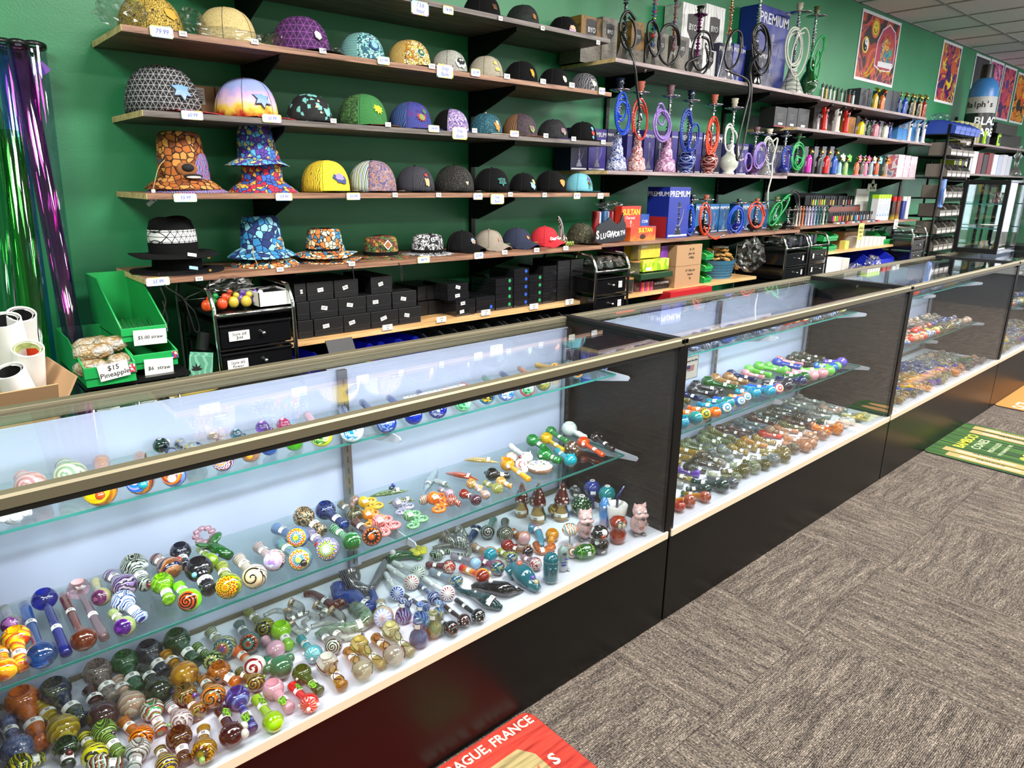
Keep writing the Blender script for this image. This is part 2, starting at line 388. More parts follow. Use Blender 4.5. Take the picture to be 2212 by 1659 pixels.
for i, x in enumerate(ST + [9.6, 11.4]):
    o = thing('shelf_standard', ['black slotted steel upright on the green wall behind the bucket hats', 'black slotted steel upright on the green wall in the middle of the cap shelves', 'black slotted upright behind the row of hookahs, nearest the caps',
        'black slotted upright behind the short hookahs', 'black slotted upright beside the lighter displays', 'black slotted upright behind the torches', 'black slotted upright next to the wire rack', 'black slotted upright behind the packets beyond the wire rack', 'black slotted upright at the far end of the wall'][i], 'shelf upright', (x, 3.03, .2))
    G().box(-.0135, -.022, 0, .0135, 0, 2.0).build('channel', BLACKM, o)
    g = G()
    for k in range(60): g.box(-.006, -.0235, .02+k*.032, -.003, -.0215, .04+k*.032).box(.003, -.0235, .02+k*.032, .006, -.0215, .04+k*.032)
    tag(g.build('slot', mat('slot_dark', '3a3b3c', rough=.5), o), kind='stuff')
RIM = {}
def card(key, px, py, wpx, hpx, line, tilt=0., big=True, col='4a5fb0', rim=True):
    t, xl, y0, z, th = SHELF[key]; c = onY(px, py, y0-.004); d = depth(c); k = d/FPX
    w, h = wpx*k*1.25, hpx*k
    M = T(c.x-xl, -.004-rnd.random()*.001, c.z-z) @ RY(tilt) @ FRONT
    nm = 'price_card' if rim else 'shelf_label'
    o = G().box(-w/2, -h/2, 0, w/2, h/2, .0012, M).build(nm, WHITE, t)
    if rim:
        g = G(); e = h*.1
        for q, (a, b2, c2, d2) in enumerate([(-w/2, -h/2, w/2, -h/2+e), (-w/2, h/2-e, w/2, h/2), (-w/2, -h/2, -w/2+e, h/2), (w/2-e, -h/2, w/2, h/2)]): g.box(a, b2, .0012, c2, d2, .0016, M)
        g.build('card_border', pm('cells', 'e8dc6a b6d7a8 9fc5e8 d5a6bd e8dc6a', 40, .6), o)
    ls = line.split('|')
    for i, s in enumerate(ls):
        if s: text(s, h*(.62 if len(ls) == 1 else .42), mat('ink_'+col, col, rough=.7), o, M @ T(0, (h*.2 if i == 0 else -h*.22) if len(ls) > 1 else 0, .0016), sx=.85, shear=.25, bold=.004)
card('s1', 349, 69, 38, 23, '79.99'); card('s1', 828, 131, 24, 16, '65.99'); card('s1', 961, 154, 35, 27, 'Snap|Backs'); card('s1', 1027, 157, 20, 15, '50.99'); card('s1', 1300, 197, 16, 14, '44.99')
for px, py in [(395, 73), (550, 90), (697, 110), (933, 143), (1095, 165), (1173, 176), (1235, 184)]: card('s1', px, py, 13, 10, '8.00', rim=False, col='555555')
card('s2', 415, 249, 36, 18, '60.99'); card('s2', 587, 256, 34, 17, '50.99'); card('s2', 937, 278, 23, 14, '54.99'); card('s2', 993, 288, 32, 25, 'Snap|Backs'); card('s2', 1111, 289, 20, 13, '50.99')
for px, py in [(720, 261), (838, 269), (1025, 282), (1179, 293), (1239, 300), (1303, 307)]: card('s2', px, py, 11, 9, '8.00', rim=False, col='555555')
card('s3', 400, 427, 38, 18, '55.99'); card('s3', 613, 425, 30, 16, '59.99'); card('s3', 763, 424, 26, 15, '50.99'); card('s3', 1032, 424, 20, 14, '50.99'); card('s3', 1074, 430, 30, 21, 'Snap|Backs'); card('s3', 1246, 423, 16, 13, '49.99'); card('s3', 1297, 423, 15, 12, '55.99')
for px, py in [(853, 421), (947, 421), (1102, 420), (1176, 421)]: card('s3', px, py, 10, 9, '8.00', rim=False, col='555555')
card('s4', 341, 608, 38, 18, '55.99'); card('s4', 915, 561, 25, 14, '44.99'); card('s4', 1034, 552, 20, 14, '50.99')
for px, py in [(430, 602), (605, 582), (760, 570), (1090, 545), (1159, 540), (1222, 536)]: card('s4', px, py, 12, 9, '8.00', rim=False, col='555555')
card('s0', 907, 18, 36, 27, '7 5/8|fitted'); card('s0', 968, 22, 22, 16, '74.99')
for px, py in [(1081, 40), (1172, 61), (1292, 92)]: card('s0', px, py, 9, 8, '8.00', rim=False, col='555555')
for px, py in [(837, 707), (953, 690), (1049, 675), (1153, 662), (1230, 652)]: card('B4', px, py, 20, 12, '20.00|$8', rim=False, col='8a7a6a')
card('Q1', 2090, 315, 14, 14, '12.99|ea', rim=False, col='555555')
card('B3b', 1860, 496, 16, 26, 'EAGLE|TORCH', rim=False, col='222222'); card('B3b', 1935, 484, 17, 20, '2.49|ea', rim=False, col='555555')
# ================================================================ display cases
CW = 1.775; CX = [-.07+CW*k for k in range(-1, 4)]
LAM = MB('black_laminate'); n = LAM.n('ShaderNodeTexNoise', {'Vector': LAM.co(), 'Scale': 500.0, 'Detail': 2.0}, 0); LAM.bump(n, .05, .0005); LAM.set(base='0a0909', rough=.32, spec=.3); LAM = LAM.m
CHAMP = mat('champagne_aluminium', '7a735f', rough=.55, metal=.75)
LEDW = mat('white_deck', 'ccd0dc', rough=.3); BACKP = mat('white_sliding_panel', 'b2bcd6', rough=.3)
CREAM = mat('cream_edge_strip', 'ead9bd', rough=.4)
GS = pane_mat('shelf_glass', 'f3faf8', .05); GEDGE = mat('green_glass_edge', '2c7068', rough=.15)
DECK = .333; GS1 = (.828, 1.352); GS2 = (.571, 1.298); YB = 1.6
def display_case(x0, label):
    t = thing('display_case', label, 'display case', (x0, 1.15, 0)); w = CW; D = .5
    G().box(.004, 0, .0, w-.004, D, .312).build('base_cabinet', LAM, t, bev=.002)
    G().box(0, .001, .312, .02, D, .953).build('end_panel', LAM, t); G().box(w-.02, .001, .312, w, D, .953).build('end_panel', LAM, t)
    G().box(.02, .002, .312, w-.02, D-.02, .3322).build('deck', LEDW, t)
    G().box(.01, -.004, .313, w-.01, .0025, .337).build('deck_edge', CREAM, t, bev=.001)
    G().box(.02, .45, .333, w/2+.03, .458, .93).build('sliding_panel', BACKP, t); G().box(w/2-.03, .462, .333, w-.02, .47, .93).build('sliding_panel', BACKP, t)
    G().box(.02, .44, .333, w-.02, .448, .343).box(.02, .452, .333, w-.02, .46, .341).build('door_track', CHAMP, t)
    G().box(.02, .004, .337, w-.02, .010, .934).build('front_glass', PANE, t)
    G().box(.012, .016, .9505, w-.012, D-.026, .9565).build('top_glass', PANE, t)
    fr = G().prism([(0, .946), (.0, .963), (.004, .967), (.024, .967), (.024, .957), (.012, .954), (.012, .946)], w-.004, T(.002, 0, 0) @ Matrix(((0, 0, 1, 0), (1, 0, 0, 0), (0, 1, 0, 0), (0, 0, 0, 1)))).build('front_rail', CHAMP, t)
    G().box(0, D-.026, .93, w, D, .964).build('rear_rail', CHAMP, t, bev=.002)
    [G().box(q, .0, .953, q+.016, D, .966).build('end_cap_rail', BLACKM, t) for q in (0, w-.016)]
    G().box(.03, .0125, .938, w-.03, .03, .950).box(.03, .0115, .932, w-.03, .0135, .95).build('light_housing', mat('dark_housing', '2a2826', rough=.4, metal=.5), t)
    m = MC.get('led')
    if m is None: m = MC['led'] = MB('led_strip').set(base='ffffff', emit='dcebff', estr=6.).m
    G().box(.05, .017, .9375, w-.05, .026, .9379).build('light_strip', m, t)
    for sx in (.03, w/2, w-.04):
        s = G().box(sx-.012, .436, .345, sx+.012, .45, .93).build('standard', STEEL, t)
        g = G()
        for k in range(18): g.box(sx-.002, .4352, .36+k*.031, sx+.002, .4358, .378+k*.031)
        tag(g.build('slot', mat('slot_dark', '3a3b3c', rough=.5), s), kind='stuff')
    for z, yf in (GS1, GS2):
        xa, xb = .05, w-.066; y = yf-1.15
        s = G().box(xa, y+.002, z-.006, xb, .436, z-.0008).build('glass_shelf', GS, t)
        G().box(xa, y, z-.0062, xb, y+.002, z-.0007).box(xb-.0018, y, z-.0062, xb, .436, z-.0007).build('polished_edge', GEDGE, s)
        for sx in (w/2, w-.04) if x0 > -.5 else ():
            G().prism([(.436, -.006), (y-.03, -.006), (y-.036, -.012), (y-.03, -.022), (.3, -.05), (.436, -.06)], .003, T(sx-.0015, 0, z) @ Matrix(((0, 0, 1, 0), (1, 0, 0, 0), (0, 1, 0, 0), (0, 0, 0, 1)))).build('shelf_bracket', mat('bracket_white', 'b9bdc4', rough=.25, metal=.4), t)
    return t
CASES = []
for x, l in zip(CX, ['glass display case at the near end of the row, before the first pipe case', 'nearest glass display case, full of hand-blown pipes above the red mat', 'second glass display case, with the flag sign on its window',
        'third glass display case, beside the green mat', 'farthest glass display case, beside the orange mat']):
    CASES.append(display_case(x, l))
for k in range(3):
    t = thing('display_counter', 'black counter across the aisle, seen as a reflection in the case glass', 'counter', (.9+k*1.9, -1.9, 0), 0, 'black counters across the aisle')
    G().box(0, 0, 0, 1.85, .5, .9).build('body', LAM, t, bev=.003); G().box(-.01, -.01, .9, 1.86, .51, .93).build('counter_top', LAM, t)
# ================================================================ hand-blown glass pipes
CREAMY = mat('sticker_paper', 'efeeea', rough=.55)
SURF = {'d': (DECK, 'on the nearest case deck'), 'm': (GS2[0], 'on the nearest middle shelf'), 't': (GS1[0], 'on the nearest top shelf')}
def sticker(parent, c, ax, rad, w, big=False):
    M = T(*c) @ xto(ax); g = G(); n = 8; vs = []; fs = []
    for i in (-1, 1):
        for k in range(n+1):
            a = math.radians(-75+150*k/n); vs.append((i*w/2, rad*math.sin(a), rad*math.cos(a)))
    for k in range(n): fs.append((k, k+1, n+2+k, n+1+k))
    g.add(vs, fs, M); o = g.build('price_sticker', CREAMY, parent, sm=1)
    g = G()
    for k in range(4): g.box(-w*.3+k*w*.16, -w*.28, rad*1.01, -w*.3+k*w*.16+w*.09, w*.28, rad*1.02, M)
    if rad > .006: tag(g.build('price_print', mat('print_grey', '6b6b6b', rough=.7), o), kind='stuff')
    return o
def head_profile(r, up, n=9, ir=.62):
    if not up: return [(0, -r*.95)]+[(r*math.sin(PI*i/n), -r*.95*math.cos(PI*i/n)) for i in range(1, n)]+[(0, r*.95)]
    a0 = math.asin(ir); m = n
    pr = [(0, -r*.95)]+[(r*math.sin((PI-a0)*i/m), -r*.95*math.cos((PI-a0)*i/m)) for i in range(1, m+1)]
    return pr+[(r*ir*.86, r*.80*math.cos(a0)+r*.1)]
def ngon_(n, r): return [(r*math.cos(2*PI*k/n), .62*r*math.sin(2*PI*k/n)) for k in range(n)]
def bowl_profile(r, ir=.62):
    z = r*.82*math.cos(math.asin(ir)); return [(r*ir*.88, z+r*.02), (r*ir*.74, z-r*.35), (r*ir*.45, z-r*.72), (r*.1, z-r*.86), (0, z-r*.86)]
NP = [0]
def pipe(surf, hx, hy, tx, ty, rpx, style, gl, label, face=None, knobs=None, stem=None, group=None, world=None, lbl=None, name='glass_pipe'):
    """spoon pipe: head over (hx, hy), mouthpiece end over (tx, ty)"""
    if world is None:
        z = SURF[surf][0]; r = .025
        for _ in range(3):
            h = onZ(hx, hy, z+r*.95); r = rpx*depth(h)/FPX
        t = onZ(tx, ty, z+r*.42)
    else: z, h, t, r = world
    d = Vector((t.x-h.x, t.y-h.y)); L = max(d.length, r*1.35); ang = math.atan2(d.y, d.x)
    up = 'f' not in style and 'o' not in style
    g = G()
    fd = Vector((-.50, -.72, .42)) if 'f' in style else Vector((0, 0, 1))
    fl = RZ(-ang).to_3x3() @ fd; HM = T(0, 0, r*.95) @ (zto(fl) if 'f' in style else Matrix.Identity(4))
    g.lathe(head_profile(r, up), 18, HM, close=False)
    k = .40 if 'n' in style else .5
    N = 9; pts = []; rad = []
    for i in range(N+1):
        u = i/N; x = r*.55+(L-r*.55)*u; zz = r*.85*(1-u)+r*k*u if 'n' not in style else r*.9*(1-u)+r*.5*u
        q = r*(k*(1.15-.25*math.sin(u*PI)))
        if 'w' in style: q *= 1+.22*math.sin(u*4*PI)
        if 'b' in style: q *= .8+.65*max(0, (u-.55)/.45)
        if 's' in style: q = r*(.30+.12*u)
        pts.append((x, 0, max(zz, q))); rad.append(q)
    pts.append((L+rad[-1]*.35, 0, pts[-1][2])); rad.append(rad[-1]*.72)
    pts.append((L+rad[-2]*.36, 0, pts[-1][2])); rad.append(rad[-2]*.3)
    g.tube(pts, rad, 12)
    if 'e' in style:
        for s in (-1, 1): g.lathe([(r*.22, 0), (0, r*.5)], 6, T(-r*.1, s*r*.5, r*1.65), close=True)
    m = gl if isinstance(gl, bpy.types.Material) else glass(*gl)
    o = g.build(name, m, sm=1); o.location = (h.x, h.y, z); o.rotation_euler = (0, 0, ang); NP[0] += 1
    tag(o, lbl or (label+(' '+SURF[surf][1] if len(label.split()) < 12 else ', nearest case')), 'glass pipe', group or 'hand-blown glass pipes in the display cases')
    if up:
        G().lathe(bowl_profile(r), 16, T(0, 0, r*.95+r*.14), close=False).build('bowl', (glass(gl[0], gl[1], 0, gl[3]*1.4 if len(gl) > 3 else 120) if not isinstance(gl, bpy.types.Material) else gl), o, sm=1)
        G().lathe([(r*.09, 0), (0, r*.02)], 8, T(0, 0, r*.95-r*.18), close=True).build('bowl_hole', INK, o)
    if face:
        kd, cc = face[0], face[1]; tr = face[2] if len(face) > 2 else 3.0
        pr = [(0, r*1.0)]+[(r*1.012*math.sin(math.radians(a)), r*.965*math.cos(math.radians(a))) for a in (12, 24, 36, 46, 54)]
        pr[0] = (0, r*.965)
        q = G().lathe(list(reversed(pr)), 20, close=False).build('face', glass(kd, cc, 0, (tr/r if kd != 'dots' else 2.5/r)), o, sm=1)
        q.matrix_local = HM
    for i, (kc, ka, kr) in enumerate(knobs or []):
        a = math.radians(ka); G().ball((r*1.02*math.cos(a), r*1.02*math.sin(a), r*.95+r*.12), r*kr, 10, 6).build('marble', glass('solid', kc, .1), o, sm=1)
    if 'v' in style:
        vc = '3a1c0c' if 'branches' in label else '1c5018'
        for q0 in (0, 2.2):
            vp_ = [T(*pts[i]) @ Vector((0, math.sin(q0+i*.8)*rad[i]*.8, math.sqrt(max(.05, 1-(math.sin(q0+i*.8)*.8)**2))*rad[i]*1.05)) for i in range(1, 9)]
            G().tube(bez(vp_, 4), r*.05, 5).build('painted_vine', mat('vine_'+vc, vc, rough=.2), o, sm=1)
        G().tube(bez([HM @ Vector((r*1.0*math.cos(a), r*1.0*math.sin(a), r*(.1+.35*math.sin(a*3)))) for a in [k*.45-2.4 for k in range(9)]], 4), r*.05, 5).build('painted_vine', mat('vine_'+vc, vc, rough=.2), o, sm=1)
    if 'g' in style:
        i = 6; p = Vector(pts[i]); w = r*.55; q = G().prism(ngon_(16, w), .0008, T(p.x, -rad[i]*.5, p.z+rad[i]*.93) @ RX(.45)).build('glow_sticker', mat('glow_green', '88f030', rough=.5), o)
        for j, l in enumerate(('GLOW', 'IN THE', 'DARK')): text(l, w*.5, INK, q, T(p.x, -rad[i]*.5, p.z+rad[i]*.93) @ RX(.45) @ T(0, w*.42*(1-j), .0009), bold=.02)
    if 'x' not in style:
        i = 5 if L > 2.4*r else 4; p = Vector(pts[i]); dd = Vector(pts[i+1])-Vector(pts[i-1])
        sticker(o, p, dd, rad[i]*1.04+.0002, min(r*.55, .014))
    return o
def P(rows, surf):
    for rw in rows:
        hx, hy, tx, ty, r, st, gl, lb = rw[:8]; ex = rw[8] if len(rw) > 8 else {}
        pipe(surf, hx, hy, tx, ty, r, st, gl, lb, **ex)
SW, SP, BL, CE, RG, SO, BD = 'swirl', 'speck', 'blotch', 'cells', 'rings', 'solid', 'bands'
K3 = [('101018', 70, .2), ('101018', -70, .2)]
P([
 (26, 1349, 10, 1318, 21, 'fx', (CE, 'b8c4b0 c9b8d0 d8d8cc', .5, 60), 'purple honeycomb-faced jellyfish pipe with clear frilled back', {'face': ('cells', '7a3f86 5a2a6a b07ab0', 3)}),
 (10, 1447, 3, 1398, 26, 'o', (SW, 'f0a020 f5d838 e06818', 0, 30), 'yellow and orange marbled bulb'),
 (34, 1378, 47, 1443, 28, '', (SW, 'f2d21c d8401c e8881c f2d21c', 0, 26), 'red and yellow flame pipe with teal mouthpiece', {'knobs': [('1d6a70', 180, .3)]}),
 (91, 1414, 53, 1309, 30, 'os', (SO, '5f8fd8', .65), 'long light blue ladle-shaped pipe lying upright'),
 (96, 1294, 144, 1413, 25, 's', (SO, '1a2a9a', .45), 'long cobalt blue pipe with a pointed end'),
 (181, 1381, 136, 1288, 26, 'os', (SO, '8a3c1c', .5), 'long amber brown ladle-shaped pipe'),
 (170, 1272, 226, 1379, 23, 's', (SO, 'ecc8cc', .8), 'long clear pale pink pipe with a pointed end'),
 (219, 1289, 207, 1259, 20, 'fx', (SP, 'a8a878 c8c090', .3, 60), 'acorn-shaped pipe with purple honeycomb face', {'face': ('cells', '7a3f6a a06a90 5a2a50', 3)}),
 (269, 1265, 238, 1246, 27, 'o', (SW, '3a3040 8a6fa8 1f2430 b8a8c0', 0, 28), 'dark purple banded pipe'),
 (266, 1299, 306, 1337, 25, '', (SW, 'b8c8dc 2a3a78 e8ecf0 7080a8', 0, 34), 'pale blue and white marbled pipe with cream tip', {'knobs': [('c8b890', 150, .35)]}),
 (270, 1353, 245, 1327, 22, 'f', (SP, 'b8b888 8aa868', .3, 60), 'sage green pipe with round violet honeycomb face', {'face': ('cells', '5a2f80 7a4aa0 3a1a60', 3)}),
 (289, 1222, 315, 1267, 27, 'w', (SW, '181c28 a8b0a0 202838 c8d0c0', 0, 36), 'black and white zebra-swirled pipe', {'knobs': [('c8d0d8', 40, .25)]}),
 (367, 1227, 338, 1211, 26, 'o', (SW, '8a5a40 c09070 2a2a50', .1, 20), 'copper brown pipe with a blue stripe', {'knobs': [('c05040', -60, .35)]}),
 (390, 1191, 399, 1224, 22, '', (SO, '10182c', .1), 'near-black navy pipe with small bumps', {'knobs': [('10182c', 30, .25), ('10182c', 150, .25)]}),
 (453, 1212, 434, 1189, 19, 'o', (SW, 'a8c860 88a848', .2, 20), 'lime green bulb pipe with violet marbles', {'knobs': [('7a6ac0', 120, .35), ('7a6ac0', -60, .3)]}),
 (350, 1260, 366, 1299, 24, '', (SW, '78b030 a8d860 609828', .35, 40), 'bright green striped pipe with dark red bead', {'knobs': [('701a2a', -100, .25)]}),
 (430, 1229, 452, 1277, 29, 'w', (SO, '14141c', 0), 'large glossy black pipe with pale blue marbles', {'knobs': [('90c8e8', 150, .22), ('90c8e8', -30, .22)]}),
 (410, 1296, 387, 1270, 25, 'f', (SO, '88e058', 0), 'pipe with orange and black spiral face and lime stem', {'face': ('spiral', 'c8502c 181010', 4)}),
 (494, 1266, 480, 1228, 28, 'f', (SW, '88903a a8b048 607028', .2, 30), 'olive pipe with a yellow and red jagged face', {'face': ('rays', 'd8b828 b83018 d8c030 783018', 2)}),
 (550, 1245, 517, 1211, 27, 'f', (BD, 'd8c8b8 38302c e0dcd0 a89080', .1, 40), 'cream pipe with black spiral on a tan face', {'face': ('spiral', 'e8d8b8 d8c0a0 1c1814 e0cca8', 2)}),
 (593, 1210, 558, 1184, 24, 'f', (SW, '302c2c d0ccc8 a04030 e8e4e0', .2, 40), 'clear twisted pipe with lilac and white patches', {'face': ('cells', 'c8c0dc a890c8 e8ecf4 d0a8c0', 3)}),
 (643, 1160, 597, 1144, 24, 'f', (SP, '5a70a0 7088a8', .1, 60), 'upper of two rainbow ripple-faced pipes with blue stems', {'face': ('rays', 'e84020 f0a020 f0e040 30a060 3060b0 e8e0e0', 1.5)}),
 (649, 1207, 606, 1178, 26, 'f', (SP, '587098 689070', .1, 60), 'lower of two rainbow ripple-faced pipes with blue-green stems', {'face': ('rays', 'e04828 f0b030 e8e8a0 38a070 3868b8 f0e8e8', 1.5), 'knobs': [('181818', 170, .3)]}),
 (708, 1186, 670, 1156, 26, 'f', (SP, '405080 b0a0a8', .1, 60), 'white pipe with half rainbow rippled face', {'face': ('rays', 'f4f0f0 f4f0f0 f0f0ec 30a060 e8b030 4060b0', 1), 'knobs': [('a02028', 30, .3)]}),
 (656, 1116, 696, 1150, 23, 'w', (BL, '3a3a30 c8a888 283828 e0ccb0', .1, 60), 'tan and forest green bubbled pipe'),
 (703, 1102, 744, 1137, 22, '', (SW, '16244c 2848a0 38406c 101830', .25, 50), 'dark blue threaded pipe with clear tip'),
 (760, 1170, 721, 1144, 21, 'f', (SW, '285838 88b890', .2, 40), 'dark green pipe with fine ringed green face', {'face': ('spiral', '1c4420 306838', 6)}),
 (804, 1158, 768, 1131, 22, 'f', (SP, '5a3828 402c24', .1, 60), 'brown pipe with orange and black saw-tooth face', {'face': ('rays', 'e06020 181010', 1.2)}),
 (767, 1111, 737, 1092, 18, '', (SW, '505038 888060 38382c', .2, 50), 'olive brown marbled pipe beside the chrome standard'),
 (767, 1081, 760, 1095, 12, 'ox', (RG, '6a5048 988078', 0, 300), 'small brown ribbed pipe against the back panel'),
 (1018, 1045, 1040, 1056, 12, 'w', (SW, 'c89848 e8d0a0 8a5020', .3, 90), 'small honey yellow twisted pipe'),
 (976, 1081, 992, 1090, 13, 'x', (SW, 'a03028 e8b8a8 5a2018', .2, 90), 'small red-brown bead pipe, lowest of the little heap'),
 (971, 1067, 950, 1058, 11, 'o', (SW, '2a3060 e8e8f0 a02838', .1, 120), 'small red white and navy beaded pipe'),
 (1002, 1067, 1025, 1080, 11, 'w', (SO, '8a3a30', .3), 'small oxblood pipe'),
 (1028, 1080, 1008, 1068, 13, 'o', (SW, '2a1828 704050 180f18', .2, 90), 'small dark plum twisted pipe'),
 (1049, 1069, 1030, 1056, 11, 'o', (SW, 'c8a070 8078b0 e0c8a0', .3, 90), 'small tan and lilac pipe'),
 (1075, 1055, 1048, 1045, 13, 'ow', (SW, 'd8d878 e8e8b0 a8a850', .5, 90), 'pale yellow clear ribbed pipe'),
 (1063, 1025, 1098, 1030, 15, '', (SO, '0c1210', 0), 'shiny black pipe with open bowl and black bulb end', {'knobs': [('184a28', 150, .25)]}),
 (1082, 1041, 1103, 1052, 12, '', (SW, 'c89058 e0b888', .4, 40), 'small tan clear pipe beside the black one'),
 (1096, 1003, 1142, 1037, 16, 's', (SO, 'e0a048', 0), 'mustard orange pipe with eyeball spots', {'knobs': [('f4f0e8', -30, .3)]}),
 (1126, 1004, 1132, 1016, 14, 'fx', (SO, 'f2efec', 0), 'white baseball-like pipe with red stitches', {'face': ('rays', 'f2efec f2efec b02030', 1.5)}),
 (1138, 989, 1104, 966, 14, 'oe', (SO, 'efecea', 0), 'white pipe with two small red-streaked ears', {'knobs': [('a02828', 60, .3)]}),
 (1104, 990, 1090, 995, 14, 'fx', (SO, 'd8a868', 0), 'tan pipe with a white and black-blotched face', {'face': ('dots', 'f0ece4 8a2820', 3)}),
 (1150, 951, 1175, 968, 14, '', (SO, '2a7a3c', 0), 'green pipe with yellow snout at the far left of the group', {'knobs': [('e0c040', 170, .35), ('2a7a3c', 60, .25)]}),
 (1180, 947, 1217, 974, 14, 's', (SO, 'd8b048', 0), 'mustard yellow pipe with striped rim', {'knobs': [('d8b048', 100, .3)]}),
 (1190, 932, 1224, 955, 12, '', (SW, '2f7038 48904c', 0, 50), 'moss green pipe with ruffled bowl'),
 (1176, 982, 1208, 998, 17, 'w', (SO, '2c7038', 0), 'green monster-headed pipe with toothy white grin', {'knobs': [('e8e070', 120, .25), ('f0f0f0', -90, .2)]}),
 (1230, 926, 1264, 947, 17, 's', (SO, 'dfe8e4', 0), 'pale white smooth pipe highest at the rear', {'knobs': [('181818', 150, .15)]}),
 (1234, 966, 1245, 978, 15, 'fx', (SO, '4a3828', 0), 'brown pipe with black and white eye face', {'face': ('dots', '4a3828 f0ece4', 3)}),
 (1232, 994, 1203, 976, 15, 'oe', (SO, '2a90a0', 0), 'teal cat-eared pipe with a black stem'),
 (1260, 956, 1302, 984, 14, 's', (SO, 'd0502c', 0), 'orange-red pipe with white eye spots', {'knobs': [('f4f0e8', -40, .3), ('202020', 120, .3)]}),
 (1287, 944, 1323, 972, 12, '', (SO, '15120f', 0), 'black pipe with winged head near the shelf end', {'knobs': [('15120f', 60, .4), ('15120f', -60, .4)]}),
], 'm')
